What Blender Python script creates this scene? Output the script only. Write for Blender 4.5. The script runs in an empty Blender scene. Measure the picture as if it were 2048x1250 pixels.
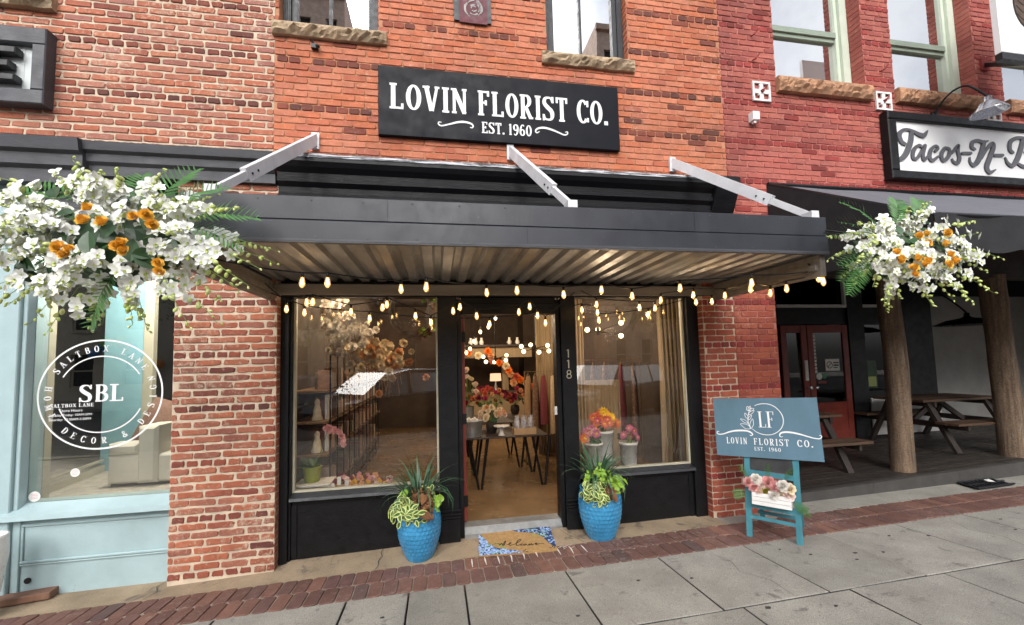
import bpy, math, random
from mathutils import Vector, Matrix, noise
from math import pi, sin, cos, sqrt, radians, floor

S = bpy.context.scene
COL = S.collection
rng = random.Random(11)

# ------------------------------------------------------------------ camera
CAMROT = Matrix(((0.98427353, 0.01305068, -0.1761684),
                 (-0.17484157, -0.070406, -0.98207608),
                 (-0.02522007, 0.99743304, -0.06701696)))
CAMLOC = Vector((0.0, -4.15, 1.64))
FPX = 836.925
cam = bpy.data.cameras.new('camera')
cam.sensor_fit = 'HORIZONTAL'
cam.sensor_width = 36.0
cam.lens = FPX / 2048 * 36.0
cam.shift_y = 40.0 / 2048
cam.clip_start = 0.05
cam.clip_end = 600
camo = bpy.data.objects.new('camera', cam)
COL.objects.link(camo)
camo.matrix_world = Matrix.Translation(CAMLOC) @ CAMROT.to_4x4()
S.camera = camo
S.render.resolution_x, S.render.resolution_y = 1024, 625

# ------------------------------------------------------------------ sky, sun, exposure
SUN_EL, SUN_AZ = radians(36), radians(196)          # azimuth clockwise from +Y
w = bpy.data.worlds.new('World')
S.world = w
w.use_nodes = True
nt = w.node_tree
bg = nt.nodes['Background']
sky = nt.nodes.new('ShaderNodeTexSky')
sky.sky_type = 'NISHITA'
sky.sun_disc = False
sky.sun_elevation = SUN_EL
sky.sun_rotation = SUN_AZ
sky.air_density = 1.0
sky.dust_density = 4.0
hs = nt.nodes.new('ShaderNodeHueSaturation')
hs.inputs['Saturation'].default_value = 0.22
nt.links.new(sky.outputs[0], hs.inputs['Color'])
tc = nt.nodes.new('ShaderNodeTexCoord')
cn = nt.nodes.new('ShaderNodeTexNoise')
cn.inputs['Scale'].default_value = 2.6; cn.inputs['Detail'].default_value = 7; cn.inputs['Roughness'].default_value = 0.6
cr = nt.nodes.new('ShaderNodeValToRGB')
cr.color_ramp.elements[0].position = 0.36; cr.color_ramp.elements[0].color = (.72, .76, .84, 1)
cr.color_ramp.elements[1].position = 0.62; cr.color_ramp.elements[1].color = (1.35, 1.35, 1.35, 1)
cm = nt.nodes.new('ShaderNodeMix'); cm.data_type = 'RGBA'; cm.blend_type = 'MULTIPLY'; cm.inputs[0].default_value = 1
nt.links.new(tc.outputs['Generated'], cn.inputs['Vector']); nt.links.new(cn.outputs['Fac'], cr.inputs[0])
nt.links.new(hs.outputs[0], cm.inputs[6]); nt.links.new(cr.outputs[0], cm.inputs[7])
nt.links.new(cm.outputs[2], bg.inputs['Color'])
bg.inputs['Strength'].default_value = 0.15
sun = bpy.data.lights.new('sun', 'SUN')
sun.energy = 1.5
sun.angle = radians(40)
sun.color = (1.0, 0.97, 0.92)
suno = bpy.data.objects.new('sun', sun)
COL.objects.link(suno)
sd = Vector((sin(SUN_AZ) * cos(SUN_EL), cos(SUN_AZ) * cos(SUN_EL), sin(SUN_EL)))
suno.rotation_euler = sd.to_track_quat('Z', 'Y').to_euler()
suno.location = (0, -10, 20)
S.view_settings.view_transform = 'Standard'
S.view_settings.look = 'None'
S.view_settings.gamma = 1
S.view_settings.use_curve_mapping = False
S.view_settings.exposure = 0.75

# ------------------------------------------------------------------ materials
MATS = {}


def nodes_of(m):
    m.use_nodes = True
    t = m.node_tree
    return t, t.nodes, t.links, t.nodes['Principled BSDF']


def rnd_node(t):
    """one random number per piece: the object's own and the mesh island's, added and wrapped"""
    oi = t.nodes.new('ShaderNodeObjectInfo')
    ge = t.nodes.new('ShaderNodeNewGeometry')
    ad = t.nodes.new('ShaderNodeMath'); ad.operation = 'ADD'
    fr = t.nodes.new('ShaderNodeMath'); fr.operation = 'FRACT'
    t.links.new(oi.outputs['Random'], ad.inputs[0])
    t.links.new(ge.outputs['Random Per Island'], ad.inputs[1])
    t.links.new(ad.outputs[0], fr.inputs[0])
    return fr.outputs[0], ge.outputs['Position']


def ramp_of(t, fac, stops):
    r = t.nodes.new('ShaderNodeValToRGB')
    els = r.color_ramp.elements
    while len(els) < len(stops):
        els.new(0.5)
    for e, (p, c) in zip(els, stops):
        e.position = p
        e.color = (c[0], c[1], c[2], 1) if not isinstance(c, (int, float)) else (c, c, c, 1)
    t.links.new(fac, r.inputs[0])
    return r.outputs[0]


def mixc(t, a, b, fac, mode='MIX'):
    m = t.nodes.new('ShaderNodeMix')
    m.data_type = 'RGBA'
    m.blend_type = mode
    for sock, v in ((m.inputs[0], fac), (m.inputs[6], a), (m.inputs[7], b)):
        if hasattr(v, 'is_linked'):
            t.links.new(v, sock)
        elif isinstance(v, (int, float)):
            sock.default_value = v
        else:
            sock.default_value = (v[0], v[1], v[2], 1)
    return m.outputs[2]


def noise_of(t, pos, scale, detail=4, rough=0.55, dist=0.0, stretch=None):
    n = t.nodes.new('ShaderNodeTexNoise')
    n.inputs['Scale'].default_value = scale
    n.inputs['Detail'].default_value = detail
    n.inputs['Roughness'].default_value = rough
    n.inputs['Distortion'].default_value = dist
    if stretch:
        mp = t.nodes.new('ShaderNodeMapping')
        mp.inputs['Scale'].default_value = stretch
        t.links.new(pos, mp.inputs[0])
        pos = mp.outputs[0]
    t.links.new(pos, n.inputs['Vector'])
    return n.outputs['Fac']


def bump_to(t, bsdf, h, strength, dist=0.01):
    b = t.nodes.new('ShaderNodeBump')
    b.inputs['Strength'].default_value = strength
    b.inputs['Distance'].default_value = dist
    t.links.new(h, b.inputs['Height'])
    t.links.new(b.outputs[0], bsdf.inputs['Normal'])


def mat(name, c, rough=0.6, var=0.12, nscale=9, bump=0.0, bscale=80, metal=0.0, pieces=None,
        wear=None, wear_amt=0.5, wscale=14, stretch=None, sss=0.0, coat=0.0, spec=0.5, grain=0.0, gscale=320):
    """procedural surface: base colour, slow tone variation, optional per-piece tint, optional wear patches, fine relief"""
    m = bpy.data.materials.new(name)
    t, N, L, B = nodes_of(m)
    rnd, pos = rnd_node(t)
    if pieces:
        col = ramp_of(t, rnd, [(i / (len(pieces) - 1), p) for i, p in enumerate(pieces)])
    else:
        rgb = N.new('ShaderNodeRGB'); rgb.outputs[0].default_value = (*c, 1)
        col = rgb.outputs[0]
    nz = noise_of(t, pos, nscale, 5, 0.6, 0, stretch)
    k = ramp_of(t, nz, [(0.3, 1 - var), (0.7, 1 + var)])
    col = mixc(t, col, k, 1.0, 'MULTIPLY')
    if grain:
        ng = noise_of(t, pos, gscale, 3, 0.7)
        col = mixc(t, col, ramp_of(t, ng, [(0.36, 1 - grain), (0.64, 1 + grain)]), 1.0, 'MULTIPLY')
    if wear:
        nw = noise_of(t, pos, wscale, 8, 0.7, 0.4, stretch)
        lo = 0.72 - 0.3 * wear_amt
        f = ramp_of(t, nw, [(lo, 0.0), (lo + 0.08, 1.0)])
        col = mixc(t, col, wear, f)
    L.new(col, B.inputs['Base Color'])
    B.inputs['Metallic'].default_value = metal
    nr = noise_of(t, pos, nscale * 2.3, 3)
    rr = ramp_of(t, nr, [(0.3, max(0.02, rough - 0.1)), (0.7, min(1, rough + 0.1))])
    L.new(rr, B.inputs['Roughness'])
    B.inputs['Specular IOR Level'].default_value = spec
    if sss:
        B.inputs['Subsurface Weight'].default_value = sss
        B.inputs['Subsurface Radius'].default_value = (0.02, 0.02, 0.01)
        B.inputs['Subsurface Scale'].default_value = 0.3
    if coat:
        B.inputs['Coat Weight'].default_value = coat
        B.inputs['Coat Roughness'].default_value = 0.12
    if bump:
        bump_to(t, B, noise_of(t, pos, bscale, 6, 0.65, 0.2, stretch), bump)
    MATS[name] = m
    return m


def brick_mat(name, stops, smear, smear_amt, bump=0.35, second=None):
    m = bpy.data.materials.new(name)
    t, N, L, B = nodes_of(m)
    rnd, pos = rnd_node(t)
    col = ramp_of(t, rnd, stops)
    n1 = noise_of(t, pos, 11, 6, 0.65)
    col = mixc(t, col, ramp_of(t, n1, [(0.25, 0.78), (0.75, 1.22)]), 1.0, 'MULTIPLY')
    n0 = noise_of(t, pos, 1.1, 3, 0.5)
    col = mixc(t, col, ramp_of(t, n0, [(0.3, 0.80), (0.7, 1.16)]), 1.0, 'MULTIPLY')
    ng = noise_of(t, pos, 150, 4, 0.7)
    col = mixc(t, col, ramp_of(t, ng, [(0.35, 0.80), (0.65, 1.20)]), 1.0, 'MULTIPLY')
    nd = noise_of(t, pos, 2.6, 8, 0.72, 0.5, (1, 1, .35))
    col = mixc(t, col, (.10, .06, .05), ramp_of(t, nd, [(0.58, 0.0), (0.78, 0.5)]))
    if second:
        ns = noise_of(t, pos, 4.0, 6, 0.7)
        col = mixc(t, col, second, ramp_of(t, ns, [(0.55, 0.0), (0.72, 0.55)]))
    n2 = noise_of(t, pos, 26, 8, 0.75, 0.6)
    n3 = noise_of(t, pos, 1.7, 3, 0.5)
    mul = t.nodes.new('ShaderNodeMath'); mul.operation = 'MULTIPLY_ADD'
    L.new(n3, mul.inputs[0]); mul.inputs[1].default_value = 0.35; L.new(n2, mul.inputs[2])
    f = ramp_of(t, mul.outputs[0], [(0.86 - 0.16 * smear_amt, 0.0), (0.98 - 0.1 * smear_amt, 0.85)])
    col = mixc(t, col, smear, f)
    L.new(col, B.inputs['Base Color'])
    B.inputs['Roughness'].default_value = 0.82
    B.inputs['Specular IOR Level'].default_value = 0.3
    bump_to(t, B, noise_of(t, pos, 70, 8, 0.7, 0.3), bump, 0.006)
    MATS[name] = m
    return m


def glass_mat(name, tint, base, gain, rough=0.0):
    """thin pane: reflects by Fresnel, lets the rest of the light straight through"""
    m = bpy.data.materials.new(name)
    m.use_nodes = True
    t = m.node_tree
    t.nodes.clear()
    out = t.nodes.new('ShaderNodeOutputMaterial')
    tr = t.nodes.new('ShaderNodeBsdfTransparent'); tr.inputs[0].default_value = (*tint, 1)
    gl = t.nodes.new('ShaderNodeBsdfGlossy'); gl.inputs['Roughness'].default_value = rough
    fr = t.nodes.new('ShaderNodeFresnel'); fr.inputs[0].default_value = 1.5
    geo = t.nodes.new('ShaderNodeNewGeometry')
    bp = t.nodes.new('ShaderNodeBump'); bp.inputs['Strength'].default_value = 0.02; bp.inputs['Distance'].default_value = 0.02
    t.links.new(noise_of(t, geo.outputs['Position'], 1.6, 2), bp.inputs['Height'])
    t.links.new(bp.outputs[0], gl.inputs['Normal'])
    ma = t.nodes.new('ShaderNodeMath'); ma.operation = 'MULTIPLY_ADD'; ma.use_clamp = True
    t.links.new(fr.outputs[0], ma.inputs[0]); ma.inputs[1].default_value = gain; ma.inputs[2].default_value = base
    mx = t.nodes.new('ShaderNodeMixShader')
    t.links.new(ma.outputs[0], mx.inputs[0]); t.links.new(tr.outputs[0], mx.inputs[1]); t.links.new(gl.outputs[0], mx.inputs[2])
    t.links.new(mx.outputs[0], out.inputs[0])
    MATS[name] = m
    return m


def emit_mat(name, c, s):
    m = bpy.data.materials.new(name)
    m.use_nodes = True
    t = m.node_tree
    t.nodes.clear()
    out = t.nodes.new('ShaderNodeOutputMaterial')
    e = t.nodes.new('ShaderNodeEmission')
    e.inputs[0].default_value = (*c, 1); e.inputs[1].default_value = s
    t.links.new(e.outputs[0], out.inputs[0])
    MATS[name] = m
    return m


# ------------------------------------------------------------------ mesh helpers
WL = {}


class MB:
    def __init__(self):
        self.v, self.f, self.m = [], [], []

    def add(self, vs, fs, mi=0):
        b = len(self.v)
        self.v += [tuple(p) for p in vs]
        for q in fs:
            self.f.append(tuple(b + i for i in q)); self.m.append(mi)

    def box(self, x0, x1, y0, y1, z0, z1, mi=0):
        self.add([(x0, y0, z0), (x1, y0, z0), (x1, y1, z0), (x0, y1, z0), (x0, y0, z1), (x1, y0, z1), (x1, y1, z1), (x0, y1, z1)],
                 [(0, 3, 2, 1), (4, 5, 6, 7), (0, 1, 5, 4), (1, 2, 6, 5), (2, 3, 7, 6), (3, 0, 4, 7)], mi)

    def bbox(self, x0, x1, y0, y1, z0, z1, b=0.006, mi=0):
        """box with chamfered front (-Y) and side edges"""
        def ring(y, i):
            return [(x0 + i, y, z0 + i), (x1 - i, y, z0 + i), (x1 - i, y, z1 - i), (x0 + i, y, z1 - i)]
        vs = ring(y0, b) + ring(y0 + b, 0) + ring(y1 - b, 0) + ring(y1, b)
        fs = [(0, 1, 2, 3), (15, 14, 13, 12)]
        for k in range(3):
            for i in range(4):
                j = (i + 1) % 4
                fs.append((4 * k + i, 4 * k + 4 + i, 4 * k + 4 + j, 4 * k + j))
        self.add(vs, fs, mi)

    def beam(self, a, b, wx, wz, up=(0, 0, 1), mi=0):
        """rectangular bar from a to b"""
        a, b = Vector(a), Vector(b)
        d = (b - a).normalized()
        s = d.cross(Vector(up))
        if s.length < 1e-4:
            s = d.cross(Vector((0, 1, 0)))
        s = s.normalized() * wx / 2
        u = s.cross(d).normalized() * wz / 2
        vs = [a - s - u, a + s - u, a + s + u, a - s + u, b - s - u, b + s - u, b + s + u, b - s + u]
        self.add(vs, [(0, 1, 2, 3), (7, 6, 5, 4), (0, 4, 5, 1), (1, 5, 6, 2), (2, 6, 7, 3), (3, 7, 4, 0)], mi)

    def sweep_x(self, prof, x0, x1, mi=0, caps=True):
        """closed (y, z) profile extruded along X"""
        n = len(prof)
        vs = [(x0, y, z) for y, z in prof] + [(x1, y, z) for y, z in prof]
        fs = [(i, (i + 1) % n, n + (i + 1) % n, n + i) for i in range(n)]
        if caps:
            fs += [tuple(range(n - 1, -1, -1)), tuple(range(n, 2 * n))]
        self.add(vs, fs, mi)

    def tube(self, pts, r, n=6, mi=0, caps=True):
        pts = [Vector(p) for p in pts]
        rs = r if isinstance(r, (list, tuple)) else [r] * len(pts)
        vs, prev = [], None
        for i, p in enumerate(pts):
            d = (pts[min(i + 1, len(pts) - 1)] - pts[max(i - 1, 0)])
            d = d.normalized() if d.length > 1e-9 else Vector((0, 0, 1))
            if prev is None:
                a = d.cross(Vector((0, 0, 1)))
                if a.length < 1e-3:
                    a = d.cross(Vector((0, 1, 0)))
                a.normalize()
            else:
                a = prev - d * prev.dot(d)
                a = a.normalized() if a.length > 1e-6 else d.orthogonal().normalized()
            prev = a
            b = d.cross(a)
            for k in range(n):
                t = 2 * pi * k / n
                vs.append(p + a * (rs[i] * cos(t)) + b * (rs[i] * sin(t)))
        fs = []
        for i in range(len(pts) - 1):
            for k in range(n):
                j = (k + 1) % n
                fs.append((i * n + k, i * n + j, (i + 1) * n + j, (i + 1) * n + k))
        if caps:
            fs += [tuple(range(n - 1, -1, -1)), tuple(range((len(pts) - 1) * n, len(pts) * n))]
        self.add(vs, fs, mi)

    def lathe(self, prof, n=16, c=(0, 0, 0), mi=0, fn=None):
        vs = []
        for i, (r, z) in enumerate(prof):
            for k in range(n):
                t = 2 * pi * k / n
                rr = r + (fn(t, z, r) if fn else 0)
                vs.append((c[0] + rr * cos(t), c[1] + rr * sin(t), c[2] + z))
        fs = []
        for i in range(len(prof) - 1):
            for k in range(n):
                j = (k + 1) % n
                fs.append((i * n + k, i * n + j, (i + 1) * n + j, (i + 1) * n + k))
        self.add(vs, fs, mi)

    def ball(self, c, rx, ry, rz, n=8, m=5, mi=0):
        prof = [(max(1e-4, sin(pi * i / m)), -cos(pi * i / m)) for i in range(m + 1)]
        vs = []
        for r, z in prof:
            for k in range(n):
                t = 2 * pi * k / n
                vs.append((c[0] + rx * r * cos(t), c[1] + ry * r * sin(t), c[2] + rz * z))
        fs = []
        for i in range(m):
            for k in range(n):
                j = (k + 1) % n
                fs.append((i * n + k, i * n + j, (i + 1) * n + j, (i + 1) * n + k))
        self.add(vs, fs, mi)

    def xf(self, M, start=0):
        for i in range(start, len(self.v)):
            self.v[i] = tuple(M @ Vector(self.v[i]))
        return self

    def mesh(self, name, mats, smooth=False, off=(0, 0, 0)):
        me = bpy.data.meshes.new(name)
        ox, oy, oz = off
        me.from_pydata([(x - ox, y - oy, z - oz) for x, y, z in self.v], [], self.f)
        for m in (mats if isinstance(mats, (list, tuple)) else [mats]):
            me.materials.append(MATS[m] if isinstance(m, str) else m)
        if any(self.m):
            me.polygons.foreach_set('material_index', self.m)
        if smooth:
            me.polygons.foreach_set('use_smooth', [True] * len(self.f))
        me.update()
        return me

    def build(self, name, mats, parent=None, smooth=False, base=None):
        """vertices are given in world metres; they are stored relative to the parent (or to base)"""
        off = WL[parent.name] if parent else Vector(base or (0, 0, 0))
        o = bpy.data.objects.new(name, self.mesh(name, mats, smooth, off))
        COL.objects.link(o)
        if parent:
            o.parent = parent
        else:
            o.location = off
        WL[o.name] = Vector(off)
        return o


def tag(o, label=None, cat=None, group=None, kind=None):
    for k, v in (('label', label), ('category', cat), ('group', group), ('kind', kind)):
        if v:
            o[k] = v
    return o


def thing(name, label, cat, loc=(0, 0, 0), group=None):
    o = bpy.data.objects.new(name, None)
    o.empty_display_size = 0.1
    COL.objects.link(o)
    o.location = loc
    WL[o.name] = Vector(loc)
    return tag(o, label, cat, group)


def place(name, mesh, parent, M):
    """one piece that shares its mesh with others, placed by a matrix in world metres"""
    o = bpy.data.objects.new(name, mesh)
    COL.objects.link(o)
    if parent:
        o.parent = parent
        M = Matrix.Translation(-WL[parent.name]) @ M
    o.matrix_local = M
    WL[o.name] = Vector((0, 0, 0))
    return o


def copy_tree(o, parent=None):
    c = o.copy()
    COL.objects.link(c)
    if parent:
        c.parent = parent
    WL[c.name] = WL.get(o.name, Vector((0, 0, 0)))
    for ch in list(o.children):
        copy_tree(ch, c)
    return c


def face_dir(d, spin=0.0, up=(0, 0, 1)):
    d = Vector(d).normalized()
    return d.to_track_quat('Z', 'Y').to_matrix().to_4x4() @ Matrix.Rotation(spin, 4, 'Z')


def ground_z(x, y):
    return -0.16 + 0.022 * x - 0.05 * y


def project(p):
    q = CAMROT.transposed() @ (Vector(p) - CAMLOC)
    if q.z > -0.05:
        return None
    return 1024 + FPX * q.x / -q.z, 665 - FPX * q.y / -q.z, -q.z


# ------------------------------------------------------------------ lettering: strokes with their own width
def catmull(st, n=5):
    if len(st) < 3:
        return st
    P = [st[0]] + list(st) + [st[-1]]
    out = []
    for i in range(1, len(P) - 2):
        for k in range(n):
            t = k / n
            out.append(tuple(0.5 * (2 * b + (c - a) * t + (2 * a - 5 * b + 4 * c - d) * t * t + (3 * b - a - 3 * c + d) * t ** 3)
                             for a, b, c, d in zip(P[i - 1], P[i], P[i + 1], P[i + 2])))
    out.append(tuple(st[-1]))
    return out


def ribbon(st, round_ends=False):
    """outline strip of a stroke [(x, y, width)] -> verts, quads"""
    n = len(st)
    vs = []
    for i in range(n):
        a, b = st[max(0, i - 1)], st[min(n - 1, i + 1)]
        dx, dy = b[0] - a[0], b[1] - a[1]
        l = sqrt(dx * dx + dy * dy) or 1
        h = max(st[i][2], 0.0004) / 2
        vs += [(st[i][0] - dy / l * h, st[i][1] + dx / l * h), (st[i][0] + dy / l * h, st[i][1] - dx / l * h)]
    fs = [(2 * i, 2 * i + 1, 2 * i + 3, 2 * i + 2) for i in range(n - 1)]
    caps = []
    if round_ends:
        for p in (st[0], st[-1]):
            caps.append([(p[0] + p[2] / 2 * cos(k * pi / 5), p[1] + p[2] / 2 * sin(k * pi / 5)) for k in range(10)])
    return vs, fs, caps


def emit(mb, strokes, fn, h, round_ends=False, mi=0):
    """fn(u, v, lift) -> point; each stroke is a raised strip, lifted a hair above the one before"""
    for k, st in enumerate(strokes):
        vs, fs, caps = ribbon(st, round_ends)
        lift = h + 0.00025 * (k % 12)
        n = len(vs)
        top = [fn(u, v, lift) for u, v in vs]
        bot = [fn(u, v, 0.0003) for u, v in vs]
        fl = [tuple(reversed(q)) for q in fs]
        m = n // 2
        side = []
        for i in range(m - 1):
            side += [(2 * i, 2 * i + 2, n + 2 * i + 2, n + 2 * i), (2 * i + 3, 2 * i + 1, n + 2 * i + 1, n + 2 * i + 3)]
        side += [(1, 0, n, n + 1), (n - 2, n - 1, 2 * n - 1, 2 * n - 2)]
        mb.add(top + bot, fl + side, mi)
        for j, c in enumerate(caps):
            l2 = lift - 0.0001 - 0.00004 * j
            q = len(c)
            mb.add([fn(u, v, l2) for u, v in c] + [fn(u, v, 0.0003) for u, v in c],
                   [tuple(range(q))] + [(i, (i + 1) % q, q + (i + 1) % q, q + i) for i in range(q)], mi)


def glyph(ch, T=0.14, t=0.06, s=0.07):
    """slab-serif capitals, height 1; returns strokes and advance"""
    st = []
    h = t / 2

    def V(x, a=0.0, b=1.0, w=None):
        w = w or T
        st.append([(x, a, w), (x, b, w)])

    def H(x0, x1, y, w=None):
        w = w or t
        st.append([(x0, y, w), (x1, y, w)])

    def SF(x, y, w=None):
        H(x - s - (w or T) / 2, x + s + (w or T) / 2, y)

    def D(x0, y0, x1, y1, w):
        st.append([(x0, y0, w), (x1, y1, w)])

    def A(cx, cy, rx, ry, a0, a1, n=18):
        st.append([(cx + rx * cos(radians(a0 + (a1 - a0) * i / n)), cy + ry * sin(radians(a0 + (a1 - a0) * i / n)),
                    t + (T - t) * abs(cos(radians(a0 + (a1 - a0) * i / n))) ** 1.2) for i in range(n + 1)])

    x = s + T / 2
    tk = t * 1.1
    if ch == 'L':
        V(x); SF(x, h); SF(x, 1 - h); H(x, x + .4, h); V(x + .4 - tk / 2, 0, .22, tk); adv = x + .42
    elif ch in 'O0':
        A(.3, .5, .3 - T / 2, .5 - h, 0, 360, 30); adv = .6
    elif ch == 'V':
        D(.12, 1, .33, .02, T); D(.56, 1, .36, .02, t * 1.3); SF(.12, 1 - h); SF(.56, 1 - h, t); adv = .68
    elif ch == 'I':
        V(x); SF(x, h); SF(x, 1 - h); adv = 2 * x
    elif ch == 'N':
        V(.13, 0, 1, t * 1.3); D(.13, .98, .55, .02, T); V(.55, 0, 1, t * 1.3); SF(.13, h, t); SF(.1, 1 - h, t); SF(.55, 1 - h, t); adv = .68
    elif ch in 'FE':
        V(x); SF(x, h); SF(x, 1 - h); H(x, x + .38, 1 - h); V(x + .38 - tk / 2, .78, 1, tk); H(x, x + .27, .52); V(x + .27 - tk / 2, .42, .62, tk)
        if ch == 'E':
            H(x, x + .4, h); V(x + .4 - tk / 2, 0, .22, tk)
        adv = x + .42
    elif ch == 'R':
        V(x); SF(x, h); SF(x, 1 - h); H(x, x + .16, 1 - h); H(x, x + .16, .48); A(x + .16, .74, .2 - T / 2 + .04, .26 - h, -90, 90); D(x + .14, .48, x + .36, .03, T * .9); SF(x + .38, h, t); adv = x + .5
    elif ch == 'B':
        V(x); H(x - s, x + .16, 1 - h); H(x, x + .16, .52); H(x - s, x + .16, h); A(x + .16, .75, .16, .24 - h, -90, 90); A(x + .17, .27, .2, .26 - h, -90, 90); adv = x + .44
    elif ch == 'D':
        V(x); H(x - s, x + .14, 1 - h); H(x - s, x + .14, h); A(x + .13, .5, .27, .5 - h, -90, 90); adv = x + .48
    elif ch == 'S':
        c = [(.48, .78, t), (.42, .92, t), (.29, 1 - h, t), (.13, .9, T * .8), (.1, .72, T), (.25, .55, T * 1.1), (.43, .4, T * 1.1), (.47, .22, T), (.42, .08, T * .7), (.27, h, t), (.12, .08, t), (.06, .24, t)]
        st.append(catmull(c, 4)); V(.5, .74, 1, tk); V(.05, 0, .26, tk); adv = .56
    elif ch == 'T':
        V(.3); SF(.3, h); H(.02, .58, 1 - h); V(.02 + tk / 2, .76, 1, tk); V(.58 - tk / 2, .76, 1, tk); adv = .6
    elif ch == 'C':
        A(.3, .5, .3 - T / 2, .5 - h, 42, 318, 26); V(.53, .7, .96, tk); V(.53, .06, .24, tk); adv = .58
    elif ch == 'G':
        A(.3, .5, .3 - T / 2, .5 - h, 42, 318, 26); V(.53, .7, .96, tk); V(.52, .06, .42, T * .8); SF(.5, .42); adv = .62
    elif ch == 'A':
        D(.1, 0, .31, .98, t * 1.3); D(.31, .98, .55, 0, T); H(.17, .47, .32); SF(.1, h, t); SF(.55, h); adv = .66
    elif ch == 'H':
        V(x); V(x + .4); H(x, x + .4, .52)
        for q in (0, .4):
            SF(x + q, h); SF(x + q, 1 - h)
        adv = 2 * x + .4
    elif ch == 'M':
        V(.12, 0, 1, t * 1.3); D(.12, .98, .38, .1, T); D(.64, .98, .38, .1, t * 1.3); V(.64); SF(.12, h, t); SF(.64, h); SF(.1, 1 - h, t); SF(.66, 1 - h); adv = .8
    elif ch == 'X':
        D(.1, 1, .55, 0, T); D(.55, 1, .1, 0, t * 1.3)
        for q in (.1, .55):
            SF(q, h, t); SF(q, 1 - h, t)
        adv = .66
    elif ch == '&':
        st.append(catmull([(.62, .42, t), (.5, .2, t), (.32, h, T * .7), (.12, .12, T), (.1, .32, T), (.28, .52, t), (.42, .7, t), (.4, .9, T * .6), (.28, .97, t), (.18, .86, T * .7), (.2, .7, T * .8), (.4, .32, T), (.62, .04, T * .8)], 4)); adv = .7
    elif ch == '.':
        st.append([(.09, 0, .17), (.09, .16, .17)]); adv = .2
    elif ch == '1':
        V(x + .02); SF(x + .02, h); D(x - .1, .86, x + .02, .97, t * 1.3); adv = 2 * x + .06
    elif ch in '69':
        st.append([(.3 + .2 * cos(radians(a)), .3 + (.3 - h) * sin(radians(a)), t + (T - t) * abs(cos(radians(a)))) for a in range(0, 361, 18)])
        st.append(catmull([(.1, .32, T), (.12, .62, T), (.24, .92, T * .7), (.4, .97, t), (.48, .86, t)], 4))
        if ch == '9':
            st[:] = [[(.6 - a, 1 - b, c) for a, b, c in q] for q in st]
        adv = .6
    else:
        adv = .38
    return st, adv


def text_glyphs(txt, width, height, track=0.1, T=0.14, t=0.06, s=0.07):
    """the same line of text as one list of strokes per letter"""
    x, out = 0.0, []
    for ch in txt:
        g, adv = glyph(ch, T, t, s)
        out.append([[(x + p[0], p[1], p[2]) for p in q] for q in g])
        x += adv + track
    sx = width / (x - track)
    return [[[(p[0] * sx, p[1] * height, p[2] * (sx * .6 + height * .4)) for p in q] for q in g] for g in out]


def text_strokes(txt, width=None, height=1.0, track=0.1, T=0.14, t=0.06, s=0.07, space=0.38):
    """strokes of a line of text scaled to a width and height (the widths follow the mean scale)"""
    x, out = 0.0, []
    for ch in txt:
        if ch == ' ':
            x += space
            continue
        g, adv = glyph(ch, T, t, s)
        out += [[(x + p[0], p[1], p[2]) for p in q] for q in g]
        x += adv + track
    x -= track
    sx = width / x if width else height
    return [[(p[0] * sx, p[1] * height, p[2] * (sx * .6 + height * .4)) for p in q] for q in out], x * sx


def sans(txt, size, fn, name, m, parent, h=0.001, align='LEFT'):
    """plain sans lettering from Blender's built-in font, turned into a mesh and mapped onto a surface"""
    cu = bpy.data.curves.new('lettering', 'FONT')
    cu.body = txt; cu.size = size; cu.align_x = align; cu.resolution_u = 3
    o = bpy.data.objects.new('lettering', cu)
    COL.objects.link(o)
    me = bpy.data.meshes.new_from_object(o.evaluated_get(bpy.context.evaluated_depsgraph_get()))
    bpy.data.objects.remove(o); bpy.data.curves.remove(cu)
    mb = MB()
    mb.add([fn(v.co.x, v.co.y, h) for v in me.vertices], [tuple(p.vertices) for p in me.polygons])
    bpy.data.meshes.remove(me)
    return mb.build(name, m, parent)

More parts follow.
